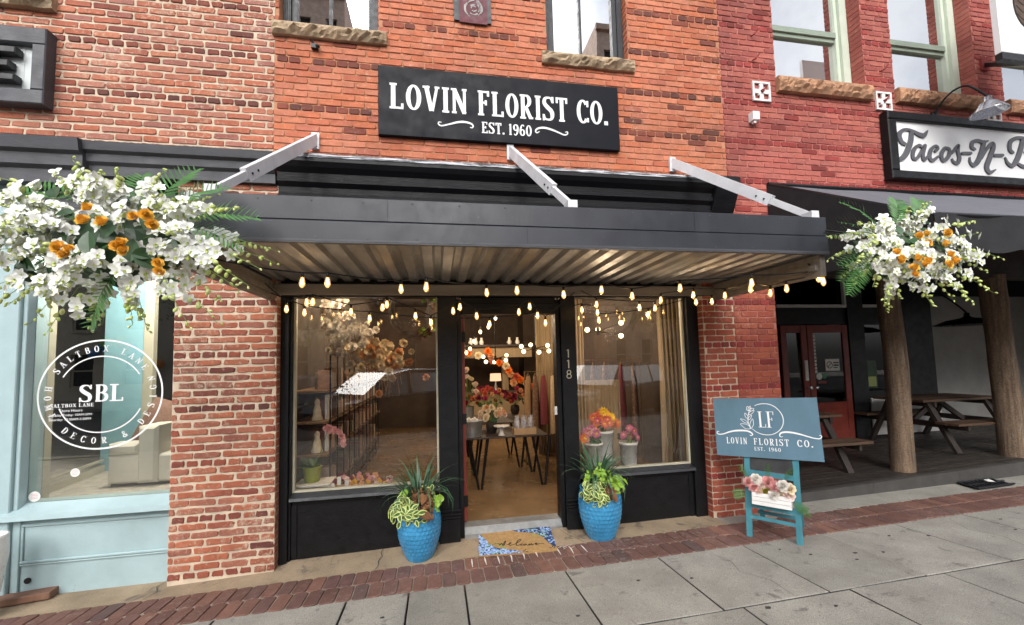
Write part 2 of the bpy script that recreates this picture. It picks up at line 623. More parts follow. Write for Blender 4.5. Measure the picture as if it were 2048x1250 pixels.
# strokes traced for the scripts and emblems, in metres on their own boards
TACOS=[[(5.724,4.188,.051),(5.675,4.216,.067),(5.650,4.290,.072),(5.689,4.351,.057),(5.768,4.379,.039),(5.864,4.361,.047),(5.952,4.329,.060),(6.028,4.320,.068),(6.091,4.387,.016)],[(5.840,4.349,.065),(5.821,4.245,.078),(5.767,4.127,.084),(5.700,4.034,.079),(5.621,3.988,.051),(5.579,4.013,.032),(5.574,4.095,.015)],[(6.001,4.149,.036),(5.944,4.186,.044),(5.874,4.147,.052),(5.833,4.080,.058),(5.834,4.014,.051),(5.895,4.021,.045),(5.960,4.101,.039),(6.020,4.182,.039)],[(6.031,4.189,.052),(5.988,4.078,.052),(5.995,4.004,.052),(6.075,4.064,.029)],[(6.183,4.126,.042),(6.227,4.170,.045),(6.191,4.196,.039),(6.118,4.137,.055),(6.086,4.045,.058),(6.127,4.003,.052),(6.230,4.067,.029)],[(6.340,4.180,.045),(6.277,4.096,.059),(6.283,4.016,.052),(6.348,4.036,.052),(6.403,4.104,.053),(6.406,4.169,.045),(6.340,4.180,.045)],[(6.430,4.106,.029),(6.525,4.197,.048),(6.564,4.232,.035),(6.542,4.152,.053),(6.556,4.062,.061),(6.516,3.992,.055),(6.450,4.010,.039),(6.438,4.042,.021)],[(6.612,4.128,.045),(6.748,4.137,.045)],[(6.819,4.194,.040),(6.774,4.220,.056),(6.799,4.288,.056),(6.880,4.313,.048),(6.976,4.300,.049),(7.047,4.321,.022)],[(6.984,4.301,.062),(6.929,4.164,.081),(6.848,4.034,.075),(6.773,3.977,.053),(6.722,4.020,.037),(6.724,4.079,.016)],[(6.914,4.071,.021),(7.012,4.203,.040),(7.119,4.290,.062),(7.129,4.237,.070),(7.051,4.093,.075),(6.986,3.970,.080),(7.025,3.900,.061),(7.123,3.941,.019)],[(7.138,4.134,.046),(7.272,4.143,.046)],[(7.451,4.192,.044),(7.406,4.229,.063),(7.428,4.331,.063),(7.520,4.389,.055),(7.624,4.402,.050),(7.724,4.379,.061),(7.766,4.314,.069),(7.686,4.234,.050)],[(7.648,4.387,.069),(7.587,4.234,.083),(7.505,4.094,.079),(7.418,4.011,.061),(7.342,4.044,.049),(7.312,4.116,.016)],[(7.523,4.042,.041),(7.604,4.013,.055),(7.712,4.053,.062),(7.743,4.149,.062),(7.666,4.212,.041)]]
SWASH=[[(.068,4.038,.008),(.045,4.039,.010),(.041,4.017,.012),(.071,4.002,.013),(.152,4.025,.016),(.227,4.050,.020),(.302,4.059,.021),(.364,4.046,.018),(.387,4.024,.014),(.376,4.003,.010),(.357,4.008,.007)],[(1.077,4.016,.007),(1.050,4.001,.011),(1.037,4.022,.015),(1.065,4.049,.019),(1.132,4.061,.022),(1.212,4.046,.020),(1.293,4.018,.016),(1.347,3.999,.014),(1.381,4.011,.012),(1.382,4.034,.011),(1.361,4.030,.007)]]
SPRIG=[[(.370,.481,.005),(.396,.493,.006),(.429,.500,.007),(.456,.501,.007),(.497,.494,.007),(.537,.472,.007),(.570,.435,.006),(.589,.397,.006),(.595,.357,.006),(.590,.316,.006),(.573,.278,.006),(.547,.249,.006),(.509,.224,.006),(.467,.213,.006),(.430,.214,.006),(.394,.223,.006),(.363,.238,.005),(.333,.265,.004)],[(.322,.265,.007),(.304,.315,.006),(.304,.364,.005),(.312,.406,.005),(.322,.437,.004)],[(.304,.315,.004),(.289,.336,.004),(.269,.349,.004),(.238,.356,.004),(.259,.331,.004),(.279,.319,.004),(.304,.315,.004)],[(.322,.265,.004),(.304,.294,.004),(.277,.307,.004),(.234,.309,.004),(.261,.275,.004),(.287,.262,.004),(.322,.265,.004)],[(.322,.265,.004),(.341,.291,.004),(.348,.319,.004),(.343,.358,.004),(.321,.323,.004),(.315,.295,.004),(.322,.265,.004)],[(.303,.358,.004),(.306,.379,.004),(.299,.395,.004),(.281,.412,.004),(.281,.385,.004),(.287,.369,.004),(.303,.358,.004)],[(.305,.346,.004),(.321,.355,.004),(.331,.370,.004),(.338,.394,.004),(.318,.380,.004),(.308,.365,.004),(.305,.346,.004)],[(.311,.397,.004),(.332,.401,.004),(.348,.413,.004),(.364,.438,.004),(.338,.431,.004),(.322,.418,.004),(.311,.397,.004)],[(.320,.431,.004),(.328,.450,.004),(.324,.464,.004),(.306,.476,.004),(.300,.453,.004),(.304,.439,.004),(.320,.431,.004)],[(.321,.434,.004),(.337,.430,.004),(.349,.436,.004),(.363,.455,.004),(.342,.457,.004),(.329,.451,.004),(.321,.434,.004)],[(.320,.431,.004),(.334,.443,.004),(.338,.458,.004),(.332,.479,.004),(.317,.462,.004),(.313,.447,.004),(.320,.431,.004)],[(.036,.228,.005),(.021,.230,.006),(.015,.216,.008),(.031,.203,.009),(.073,.207,.010),(.127,.228,.012),(.186,.242,.015),(.254,.246,.016),(.298,.240,.014),(.326,.223,.011),(.330,.208,.008),(.316,.201,.006),(.306,.207,.004)],[(.578,.204,.003),(.563,.198,.006),(.553,.211,.009),(.566,.234,.013),(.602,.243,.015),(.652,.241,.015),(.709,.229,.012),(.765,.212,.010),(.810,.199,.009),(.852,.195,.008),(.869,.211,.007),(.864,.224,.005),(.852,.223,.003)]]
WELCOME=[[(.122,.134,.005),(.138,.156,.005),(.169,.166,.006),(.195,.156,.008),(.197,.136,.009),(.218,.164,.009),(.224,.129,.009),(.249,.192,.008),(.257,.191,.008),(.239,.134,.009),(.223,.120,.007)],[(.261,.146,.006),(.276,.134,.007)],[(.281,.142,.007),(.303,.154,.008),(.302,.168,.007),(.285,.150,.008),(.290,.124,.009),(.317,.130,.007),(.360,.151,.007),(.402,.194,.007),(.401,.208,.007),(.378,.195,.009),(.354,.143,.009),(.357,.115,.009),(.383,.120,.007),(.411,.135,.008),(.397,.130,.008),(.398,.112,.008),(.419,.116,.007)],[(.437,.130,.008),(.420,.120,.008),(.429,.110,.008),(.451,.122,.008),(.439,.129,.007)],[(.459,.103,.008),(.478,.125,.008),(.478,.103,.008),(.500,.129,.008),(.499,.103,.008),(.520,.120,.007),(.541,.120,.008),(.553,.131,.007),(.537,.130,.008),(.539,.107,.008),(.567,.119,.006),(.615,.121,.005)]]

# ------------------------------------------------------------------ the materials of the place
brick_mat('brick_pale', [(0, (.34, .108, .07)), (.25, (.42, .135, .075)), (.5, (.40, .17, .12)), (.75, (.46, .165, .09)), (.9, (.35, .15, .12)), (1, (.29, .10, .075))], (.60, .485, .36), .95, .6)
brick_mat('brick_orange', [(0, (.40, .12, .07)), (.3, (.50, .155, .075)), (.6, (.47, .17, .10)), (.85, (.53, .19, .11)), (1, (.37, .12, .08))], (.62, .48, .36), .55, .45, (.50, .23, .16))
brick_mat('brick_red', [(0, (.26, .066, .055)), (.4, (.33, .088, .068)), (.75, (.37, .115, .086)), (1, (.25, .07, .06))], (.54, .36, .30), .55, .45, (.30, .115, .10))
brick_mat('brick_pier', [(0, (.27, .08, .05)), (.35, (.36, .115, .06)), (.7, (.33, .125, .08)), (1, (.24, .085, .06))], (.52, .42, .32), .95, .6)
brick_mat('brick_pier_red', [(0, (.27, .065, .042)), (.4, (.34, .085, .05)), (.75, (.38, .105, .06)), (1, (.25, .06, .045))], (.52, .38, .30), .7, .5, (.27, .08, .075))
brick_mat('brick_repointed', [(0, (.38, .10, .08)), (.5, (.43, .125, .095)), (1, (.36, .11, .09))], (.50, .22, .18), .3, .25)
brick_mat('header_dark', [(0, (.10, .04, .032)), (.5, (.19, .055, .04)), (1, (.27, .075, .045))], (.55, .42, .30), .5, .4)
brick_mat('header_red', [(0, (.17, .035, .03)), (.5, (.24, .04, .035)), (1, (.30, .05, .045))], (.5, .3, .25), .35, .4)
brick_mat('paver', [(0, (.13, .068, .056)), (.3, (.165, .085, .066)), (.6, (.14, .076, .068)), (.85, (.21, .105, .078)), (1, (.10, .066, .062))], (.30, .25, .22), .8, .6)
mat('mortar_pale', (.57, .465, .35), .9, .2, 7, .6, 60)
mat('mortar_thin', (.42, .20, .11), .9, .3, 5, .4, 70)
mat('mortar_red', (.44, .16, .13), .9, .35, 6, .4, 70)
mat('mortar_paver', (.30, .25, .20), .95, .3, 8, .5, 60)
mat('sandstone', (.36, .265, .17), .9, .35, 7, .9, 30, wear=(.20, .14, .08), wear_amt=.45, wscale=9)
mat('sandstone_red', (.38, .205, .115), .9, .4, 8, .9, 30, wear=(.16, .07, .04), wear_amt=.5, wscale=10)
mat('black_paint', (.006, .006, .007), .45, spec=.28, var=.3, nscale=6, bump=.25, bscale=25, wear=(.07, .07, .07), wear_amt=.14, wscale=18, stretch=(1, 1, 2))
mat('black_paint_old', (.012, .012, .014), .42, .3, 6, .25, 25, wear=(.09, .09, .09), wear_amt=.12, wscale=18, stretch=(1, 1, 2))
mat('black_cornice', (.006, .006, .008), .5, .3, 5, .3, 30, wear=(.10, .10, .11), wear_amt=.2, wscale=16, stretch=(.6, 2, 2.5), spec=.3)
mat('cornice_chipped', (.04, .04, .045), .55, .4, 5, .5, 40, wear=(.55, .55, .58), wear_amt=.8, wscale=9, stretch=(.35, 3, 6))
mat('grey_cornice', (.055, .057, .066), .55, .25, 4, .25, 30, wear=(.17, .17, .18), wear_amt=.18, wscale=12, stretch=(.6, 1, 2))
mat('fascia_paint', (.028, .031, .040), .4, .18, 3, .08, 50, wear=(.11, .11, .115), wear_amt=.2, wscale=10, stretch=(1.2, 1, .3))
mat('white_steel', (.66, .66, .68), .45, .12, 6, .1, 60, wear=(.36, .33, .30), wear_amt=.22, wscale=22)
mat('corrugated', (.27, .265, .255), .42, .3, 3, .1, 40, metal=.6, stretch=(3, .5, 1), wear=(.20, .14, .08), wear_amt=.2, wscale=5)
mat('beam_wood', (.15, .13, .11), .7, .25, 5, .3, 40, stretch=(.4, 3, 3))
mat('sign_black', (.004, .005, .009), .5, .15, 3, .02, 200, spec=.16)
mat('sign_white', (.78, .78, .78), .5, .03, 4)
mat('sign_blue', (.085, .165, .225), .42, .12, 3, .04, 60, stretch=(2, 2, .7))
mat('easel_teal', (.045, .20, .25), .5, .2, 8, .15, 50, wear=(.16, .30, .33), wear_amt=.16)
mat('chalkboard', (.035, .035, .038), .5, .5, 5, wear=(.12, .12, .12), wear_amt=.3, wscale=6)
mat('teal_paint', (.36, .48, .50), .5, .1, 2.5, .1, 40, wear=(.20, .27, .28), wear_amt=.2, wscale=9, grain=.06)
mat('teal_dim', (.24, .45, .52), .7, .1, 3)
mat('concrete', (.27, .255, .23), .9, .2, 2.4, .6, 220, grain=.34, gscale=170, wear=(.17, .16, .145), wear_amt=.45, wscale=5,
    pieces=[(.27, .255, .225), (.325, .307, .272), (.297, .28, .248)])
mat('concrete_warm', (.29, .22, .145), .9, .25, 3, .4, 90, grain=.25, gscale=200, wear=(.15, .12, .09), wear_amt=.5, wscale=4)
mat('concrete_pale', (.30, .285, .25), .9, .2, 3, .4, 120, grain=.25, gscale=200, wear=(.17, .16, .14), wear_amt=.45, wscale=6)
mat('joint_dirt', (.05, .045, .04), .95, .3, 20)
mat('asphalt', (.05, .05, .052), .9, .25, 6, .4, 150)
mat('gum', (.035, .033, .032), .7, .2)
mat('deck_plank', (.040, .033, .028), .5, .35, 5, .4, 40, pieces=[(.045, .037, .03), (.03, .026, .023), (.055, .045, .037)], wear=(.24, .21, .18), wear_amt=.3, wscale=6, stretch=(.6, 5, 1))
mat('deck_edge', (.055, .052, .048), .7, .2, 5, .2)
mat('log_wood', (.17, .115, .075), .8, .45, 9, 1.0, 30, grain=.3, gscale=60, stretch=(3, 3, .25), wear=(.30, .24, .18), wear_amt=.42, wscale=5)
mat('table_wood', (.10, .056, .032), .6, .35, 6, .4, 30, pieces=[(.11, .06, .034), (.08, .046, .028), (.14, .078, .042)], stretch=(.6, 5, 5))
mat('dark_wood', (.035, .026, .022), .6, .3, 5, .3, 30)
mat('stucco', (.29, .285, .27), .92, .12, 4, .5, 120)
mat('white_board', (.56, .55, .53), .6, .06, 3)
mat('door_red', (.20, .032, .02), .42, .15, 5, .1, 40)
mat('near_black', (.008, .008, .009), .5, .3, 4)
mat('awning_cloth', (.115, .117, .135), .85, .08, 3, .15, 300)
mat('awning_side', (.014, .014, .016), .9, .15, 3, .15, 300)
mat('green_frame', (.50, .56, .46), .5, .06, 5)
mat('green_dark', (.24, .29, .23), .5, .06, 5)
mat('frame_dark', (.022, .023, .028), .5, .3, 8, .2, 30, wear=(.2, .2, .2), wear_amt=.15)
mat('pale_frame', (.46, .43, .33), .5, .1, 4)
mat('chrome', (.62, .62, .65), .25, .08, 5, metal=.9)
mat('black_metal', (.015, .015, .016), .35, .2, 6, metal=.4)
mat('letter_grey', (.085, .085, .095), .5, .1, 5)
mat('board_pale', (.56, .60, .60), .6, .1, 4)
mat('plate_white', (.72, .70, .68), .6, .08, 8)
mat('poster_red', (.10, .01, .02), .6, .2, 8)
mat('poster_grey', (.30, .29, .28), .6, .4, 20)
mat('pot_blue', (.04, .25, .47), .25, .2, 5, .05, 30, coat=.5, wear=(.10, .16, .20), wear_amt=.28, wscale=12)
mat('soil', (.03, .022, .016), .95, .3, 30)
mat('mat_coir', (.43, .26, .105), .95, .22, 30, .8, 400)
mat('mat_navy', (.02, .045, .13), .95, .3, 30, .6, 400)
mat('mat_blue', (.22, .38, .72), .95, .25, 40, .6, 400, pieces=[(.14, .27, .62), (.33, .50, .82), (.45, .60, .86)])
mat('mat_green', (.22, .40, .08), .95, .25, 40)
mat('ink', (.02, .015, .012), .9, .1)
# plants
mat('petal_white', (.80, .81, .76), .55, .04, 20, sss=.12, pieces=[(.86, .87, .83), (.90, .90, .88), (.82, .84, .72)])
mat('bud_green', (.50, .58, .17), .5, .15, 20, sss=.1, pieces=[(.46, .56, .15), (.60, .64, .28), (.40, .50, .10)])
mat('stem_green', (.22, .33, .08), .55, .2)
mat('rose_orange', (.82, .42, .04), .6, .1, 30, sss=.12, pieces=[(.92, .58, .08), (.90, .50, .06), (.94, .66, .16)])
mat('fern_green', (.055, .17, .035), .55, .25, 12, pieces=[(.045, .15, .03), (.075, .21, .045), (.05, .14, .04)])
mat('leaf_dark', (.022, .065, .02), .4, .3, 9, pieces=[(.02, .055, .018), (.035, .09, .03)])
mat('blade_green', (.035, .10, .045), .42, .2, 9, pieces=[(.025, .075, .035), (.045, .12, .055), (.09, .17, .10)])
mat('coleus_edge', (.52, .60, .20), .55, .12, 20)
mat('coleus_mid', (.055, .11, .025), .55, .25, 20)
mat('lime_leaf', (.30, .52, .03), .5, .15, 14, pieces=[(.20, .38, .025), (.30, .48, .05), (.14, .29, .02)])
mat('rust_leaf', (.17, .065, .018), .6, .25, 20, pieces=[(.17, .065, .018), (.10, .035, .015), (.23, .10, .03)])
for nm, c in dict(bloom_pink=(.72, .36, .34), bloom_blush=(.80, .62, .56), bloom_cream=(.78, .66, .46), bloom_magenta=(.48, .05, .13), bloom_coral=(.62, .14, .08),
                  bloom_orange=(.85, .22, .02), bloom_yellow=(.82, .50, .03), bloom_rose=(.50, .12, .22), bloom_wine=(.20, .02, .05), bloom_peach=(.72, .40, .20), bloom_white=(.74, .70, .64), bloom_olive=(.38, .32, .05)).items():
    mat(nm, c, .65, .18, 25, sss=.06)
for nm, c in dict(balloon_blue=(.08, .28, .65), balloon_green=(.25, .55, .10), balloon_yellow=(.80, .60, .05), balloon_orange=(.75, .22, .05)).items():
    mat(nm, c, .3, .05)
# inside
mat('floor_inside', (.20, .125, .062), .22, .3, 1.6, .03, 20, wear=(.10, .06, .035), wear_amt=.4, wscale=2)
mat('wall_inside', (.055, .037, .026), .8, .2, 3)
mat('ceiling_inside', (.05, .036, .028), .8, .2, 3)
mat('curtain', (.34, .26, .165), .85, .12, 6, stretch=(8, 8, .3))
mat('shade', (.75, .60, .42), .8, .05)
mat('galvanised', (.42, .44, .45), .4, .2, 12, metal=.7)
mat('white_ceramic', (.76, .75, .72), .3, .05, 5)
mat('cardboard', (.45, .29, .15), .85, .1, 10)
mat('cellophane', (.62, .60, .60), .15, .5, 30, .8, 30, metal=.5)
mat('shelf_wood', (.24, .145, .075), .6, .3, 8, .2, 30, stretch=(4, .5, 4))
mat('book', (.3, .2, .15), .6, .2, 20, pieces=[(.42, .28, .24), (.16, .09, .06), (.55, .47, .38), (.30, .11, .10), (.22, .24, .20), (.5, .38, .28)])
mat('olive_pot', (.26, .30, .03), .35, .15, 10)
for nm, c in dict(dress_tan=(.42, .27, .15), dress_wine=(.22, .05, .065), dress_cream=(.60, .48, .32), dress_pattern=(.20, .12, .08)).items():
    mat(nm, c, .85, .5 if 'pattern' in nm else .2, 30, wear=(.5, .36, .26) if 'pattern' in nm else None, wear_amt=.5, wscale=25)
mat('armchair', (.62, .58, .50), .85, .06, 5, .2, 200)
mat('pillow_brown', (.22, .12, .085), .85, .3, 40, .3, 80)
mat('lamp_shade', (.70, .69, .66), .8, .04)
mat('rug', (.42, .38, .32), .95, .25, 12, .4, 90)
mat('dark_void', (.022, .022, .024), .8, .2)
mat('tag_white', (.75, .74, .70), .6, .04)
mat('sticker_pink', (.62, .34, .40), .6, .3, 120)
mat('sticker_green', (.06, .25, .12), .6, .1)
mat('red_wood', (.24, .04, .03), .5, .2, 6)
mat('timber_block', (.22, .115, .075), .8, .3, 10, .5, 40)
# across the street
mat('stone_cream', (.52, .46, .36), .85, .12, 2, .2, 30)
mat('brick_far', (.30, .13, .08), .85, .25, 3, .3, 40)
mat('brick_far_pale', (.60, .43, .34), .85, .2, 3, .3, 40)
mat('car_black', (.010, .011, .014), .34, .05, 3, coat=.12, spec=.4)
mat('car_silver', (.45, .46, .48), .2, .08, 3, metal=.6, coat=1.0)
mat('tyre', (.02, .02, .02), .8, .1)
mat('bark', (.12, .085, .06), .9, .3, 8, .6, 25)
mat('tree_leaf', (.06, .13, .03), .6, .3, 2, pieces=[(.05, .11, .025), (.08, .17, .04), (.04, .09, .02)])

glass_mat('glass_shop', (.97, .97, .96), .0, 1.5)
glass_mat('glass_teal', (.96, .97, .96), .0, 2.0)
glass_mat('glass_upper', (.5, .5, .5), .82, .8)
glass_mat('glass_red', (.5, .52, .52), .82, .9)
glass_mat('glass_dark', (.5, .5, .5), .03, 1.0)
glass_mat('glass_screen', (.10, .11, .13), .07, .7)
glass_mat('glass_car', (.12, .12, .13), .12, 1.2)
glass_mat('bulb_glass', (1.0, .93, .80), .02, 1.0)
emit_mat('filament', (1.0, .62, .25), 20)
emit_mat('bulb_glow', (1.0, .60, .24), 1.0)
emit_mat('globe_lit', (1.0, .70, .38), 4)
emit_mat('shade_lit', (1.0, .62, .36), .75)

# bulb envelope: clear glass that also carries the filament's warm halo
m = MATS['bulb_glass']
t = m.node_tree
out = [n for n in t.nodes if n.type == 'OUTPUT_MATERIAL'][0]
mx = [n for n in t.nodes if n.type == 'MIX_SHADER'][0]
em = t.nodes.new('ShaderNodeEmission'); em.inputs[0].default_value = (1, .52, .15, 1); em.inputs[1].default_value = .62
ad = t.nodes.new('ShaderNodeAddShader')
t.links.new(mx.outputs[0], ad.inputs[0]); t.links.new(em.outputs[0], ad.inputs[1]); t.links.new(ad.outputs[0], out.inputs[0])

# ------------------------------------------------------------------ bricks
COURSE, HDR0 = 0.0674, 4.588


def brick_shape(L, H, jit, depth=0.028, proud=0.008, r=random):
    """one brick: worn face, chamfered arris, sides running back into the mortar"""
    mb = MB()
    base = []
    nx = 4
    c = min(L, H) * .16
    pts = [(-L / 2, -H / 2 + c), (-L / 2 + c, -H / 2)] + [(-L / 2 + L * i / nx, -H / 2) for i in range(1, nx)] + [(L / 2 - c, -H / 2), (L / 2, -H / 2 + c)] + \
          [(L / 2, H / 2 - c), (L / 2 - c, H / 2)] + [(L / 2 - L * i / nx, H / 2) for i in range(1, nx)] + [(-L / 2 + c, H / 2), (-L / 2, H / 2 - c)]
    pts = [(x + r.uniform(-jit, jit), z + r.uniform(-jit, jit) * .8) for x, z in pts]
    n = len(pts)
    k = 0.0035
    for y, s in ((-proud, k), (-proud + .004, 0), (depth, -.001)):
        for x, z in pts:
            base.append((x - math.copysign(min(s, abs(x)), x), y + (r.uniform(-.0012, .0012) if y == -proud else 0), z - math.copysign(min(s, abs(z)), z)))
    fs = [tuple(range(n))]
    for q in range(2):
        for i in range(n):
            j = (i + 1) % n
            fs.append((q * n + i, (q + 1) * n + i, (q + 1) * n + j, q * n + j))
    mb.add(base, fs)
    return mb


def cut(iv, a, b):
    out = []
    for p, q in iv:
        if b <= p or a >= q:
            out.append((p, q))
        else:
            if a > p:
                out.append((p, a))
            if b < q:
                out.append((b, q))
    return out


def brick_wall(parent, rects, holes, module, gap_x, gap_z, mats, jit, hidden=(), y=0.0, seed=1, bottom=None, irregular=0.004, alt=None):
    """common bond with a course of headers every seventh; the 300 bricks that show largest stand alone, the rest are one part"""
    r = random.Random(seed)
    kinds = {}
    for kind, L, n in (('s', module - gap_x, 12), ('h', module / 2 - gap_x, 8), ('c', module * .33 - gap_x, 4)):
        kinds[kind] = (L, [brick_shape(L, COURSE - gap_z, jit, r=r) for _ in range(n)])
    z0 = min(q[2] for q in rects); z1 = max(q[3] for q in rects)
    k0 = int(floor((z0 - HDR0) / COURSE)); k1 = int((z1 - HDR0) / COURSE) + 1
    todo = []
    for k in range(k0, k1 + 1):
        zc = HDR0 + k * COURSE
        iv = []
        for (a, b, c, d) in rects:
            if c - .01 <= zc - COURSE * .5 + .02 and zc + COURSE * .5 - .02 <= d + .01:
                iv.append((a, b))
        for (a, b, c, d) in holes:
            if zc + COURSE * .45 > c and zc - COURSE * .45 < d:
                iv = cut(iv, a, b)
        head = k % 7 == 0
        mod = module / 2 if head else module
        offx = (module / 4 if head else (module / 2 if k % 2 else 0)) + r.uniform(-.02, .02)
        for a, b in iv:
            i = int(floor((a - offx) / mod)) - 1
            while offx + i * mod < b:
                xa = offx + i * mod + r.uniform(-1, 1) * irregular
                xb = offx + (i + 1) * mod - gap_x + r.uniform(-1, 1) * irregular
                xa, xb = max(xa, a + .002), min(xb, b - .002)
                i += 1
                if xb - xa < .028:
                    continue
                zz = zc + r.uniform(-1, 1) * irregular * .5
                if bottom and zz - COURSE / 2 < bottom((xa + xb) / 2) - .03:
                    continue
                todo.append(((xa + xb) / 2, zz, xb - xa, head))
    scored = []
    for q in todo:
        p = project((q[0], y, q[1]))
        s = -1.0
        if p and -15 < p[0] < 2063 and -12 < p[1] < 1262:
            s = q[2] / p[2] ** 2
            for (u0, u1, v0, v1) in hidden:
                if u0 < p[0] < u1 and v0 < p[1] < v1:
                    s = 0.0
        scored.append((s, q))
    scored.sort(key=lambda e: -e[0])
    meshes = {}
    rest = MB()
    for idx, (s, (x, z, L, head)) in enumerate(scored):
        kind = 's' if L > module * .72 else ('h' if L > module * .36 else 'c')
        L0, shapes = kinds[kind]
        vi = r.randrange(len(shapes))
        hd = 1 if (head and kind != 's' and r.random() < .93) or r.random() < .03 else 0
        if hd == 0 and alt and alt(x, z):
            hd = 2
        M = Matrix.Translation((x, y + r.uniform(-.0025, .0025), z)) @ Matrix.Rotation(r.uniform(-.008, .008), 4, 'Y') @ Matrix.Diagonal((L / L0, 1, 1, 1))
        if s > 0 and idx < 300:
            key = (kind, vi, hd)
            if key not in meshes:
                meshes[key] = shapes[vi].mesh('brick', mats[hd])
            place('brick', meshes[key], parent, M)
        else:
            sh = shapes[vi]
            b = len(rest.v)
            rest.v += [tuple(M @ Vector(p)) for p in sh.v]
            rest.f += [tuple(b + i for i in f) for f in sh.f]
            rest.m += [hd] * len(sh.f)
    if rest.f:
        o = rest.build('small_bricks', list(mats), parent)
        o['kind'] = 'stuff'


def wall_panels(parent, rects, holes, m, y=0.0, thick=0.3, name='mortar_wall'):
    """the bedding behind the bricks, built as strips round the openings"""
    xs = sorted({q for a in rects + holes for q in a[:2]})
    zs = sorted({q for a in rects + holes for q in a[2:]})
    mb = MB()
    for i in range(len(xs) - 1):
        run = None
        for j in range(len(zs)):
            ok = False
            if j < len(zs) - 1:
                cx, cz = (xs[i] + xs[i + 1]) / 2, (zs[j] + zs[j + 1]) / 2
                ok = any(a < cx < b and c < cz < d for a, b, c, d in rects) and not any(a < cx < b and c < cz < d for a, b, c, d in holes)
            if ok and run is None:
                run = zs[j]
            if not ok and run is not None:
                mb.box(xs[i], xs[i + 1], y, y + thick, run, zs[j]); run = None
    return mb.build(name, m, parent)


def stone_sill(parent, x0, x1, z0, z1, ya, yb, m, seed, name='sill'):
    """rough quarry-faced sill"""
    r = random.Random(seed)
    mb = MB()
    nx, nz = int((x1 - x0) / .035), 5
    g = []
    for i in range(nx + 1):
        for j in range(nz + 1):
            x = x0 + (x1 - x0) * i / nx; z = z0 + (z1 - z0) * j / nz
            e = sin(pi * min(max(j / nz, .0), 1)) ** .5 * (0.3 + .7 * min(1, min(i, nx - i) / 1.5))
            d = (noise.noise(Vector((x * 9, z * 14, seed))) * .5 + noise.noise(Vector((x * 25, z * 30, seed + 5))) * .5 + noise.noise(Vector((x * 60, z * 70, seed + 9))) * .2 + .45) * .075
            zz = z + (noise.noise(Vector((x * 7, 3, seed))) * .014 if j == 0 else 0)
            g.append((x, ya - d * e, zz))
    w_ = nz + 1
    fs = [(i * w_ + j, (i + 1) * w_ + j, (i + 1) * w_ + j + 1, i * w_ + j + 1) for i in range(nx) for j in range(nz)]
    mb.add(g, fs)
    # top, bottom and ends back to the wall
    top = [g[i * w_ + nz] for i in range(nx + 1)]; bot = [g[i * w_] for i in range(nx + 1)]
    mb.add(top + [(p[0], yb, z1) for p in top], [(i, i + 1, nx + 2 + i, nx + 1 + i) for i in range(nx)])
    mb.add(bot + [(p[0], yb, z0) for p in bot], [(i + 1, i, nx + 1 + i, nx + 2 + i) for i in range(nx)])
    for col, fl in ((g[:w_], 1), (g[nx * w_:], 0)):
        vs = col + [(p[0], yb, p[2]) for p in col]
        fs = [(j, j + 1, w_ + j + 1, w_ + j) for j in range(nz)]
        mb.add(vs, [tuple(reversed(q)) for q in fs] if fl else fs)
    return mb.build(name, m, parent)


# ------------------------------------------------------------------ ground
PAVE_Y0, PAVE_YM, PAVE_Y1 = -0.19, -0.43, -0.68


def gz(x, y):
    return ground_z(x, y)


mb = MB()
for (xa, xb, ya, yb, dz) in ((-40, 40, -6.0, .16, -.10),):
    mb.add([(xa, ya, gz(xa, ya) + dz), (xb, ya, gz(xb, ya) + dz), (xb, yb, gz(xb, yb) + dz), (xa, yb, gz(xa, yb) + dz)], [(0, 1, 2, 3)])
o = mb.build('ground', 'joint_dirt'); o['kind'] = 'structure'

pav = thing('sidewalk', None, None, (0, -1.5, -.1)); pav['kind'] = 'structure'


def slab(mb, xa, xb, ya, yb, th=.09, b=.006, lift=0.0, sub=4, seed=0):
    n = sub
    r = random.Random(seed)
    tl = [r.uniform(-.003, .003) for _ in range(4)]

    def top(x, y):
        u, v = (x - xa) / (xb - xa), (y - ya) / (yb - ya)
        return gz(x, y) + lift + tl[0] * (1 - u) * (1 - v) + tl[1] * u * (1 - v) + tl[2] * u * v + tl[3] * (1 - u) * v
    P = [(xa, ya), (xb, ya), (xb, yb), (xa, yb)]
    I = [(xa + b, ya + b), (xb - b, ya + b), (xb - b, yb - b), (xa + b, yb - b)]
    vs = [(x, y, top(x, y)) for x, y in I] + [(x, y, top(x, y) - b) for x, y in P] + [(x, y, top(x, y) - th) for x, y in P]
    fs = [(0, 1, 2, 3)] + [(4 + i, 4 + (i + 1) % 4, (i + 1) % 4, i) for i in range(4)] + [(8 + i, 8 + (i + 1) % 4, 4 + (i + 1) % 4, 4 + i) for i in range(4)]
    mb.add(vs, fs)
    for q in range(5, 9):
        mb.m[-q + 4] = 1


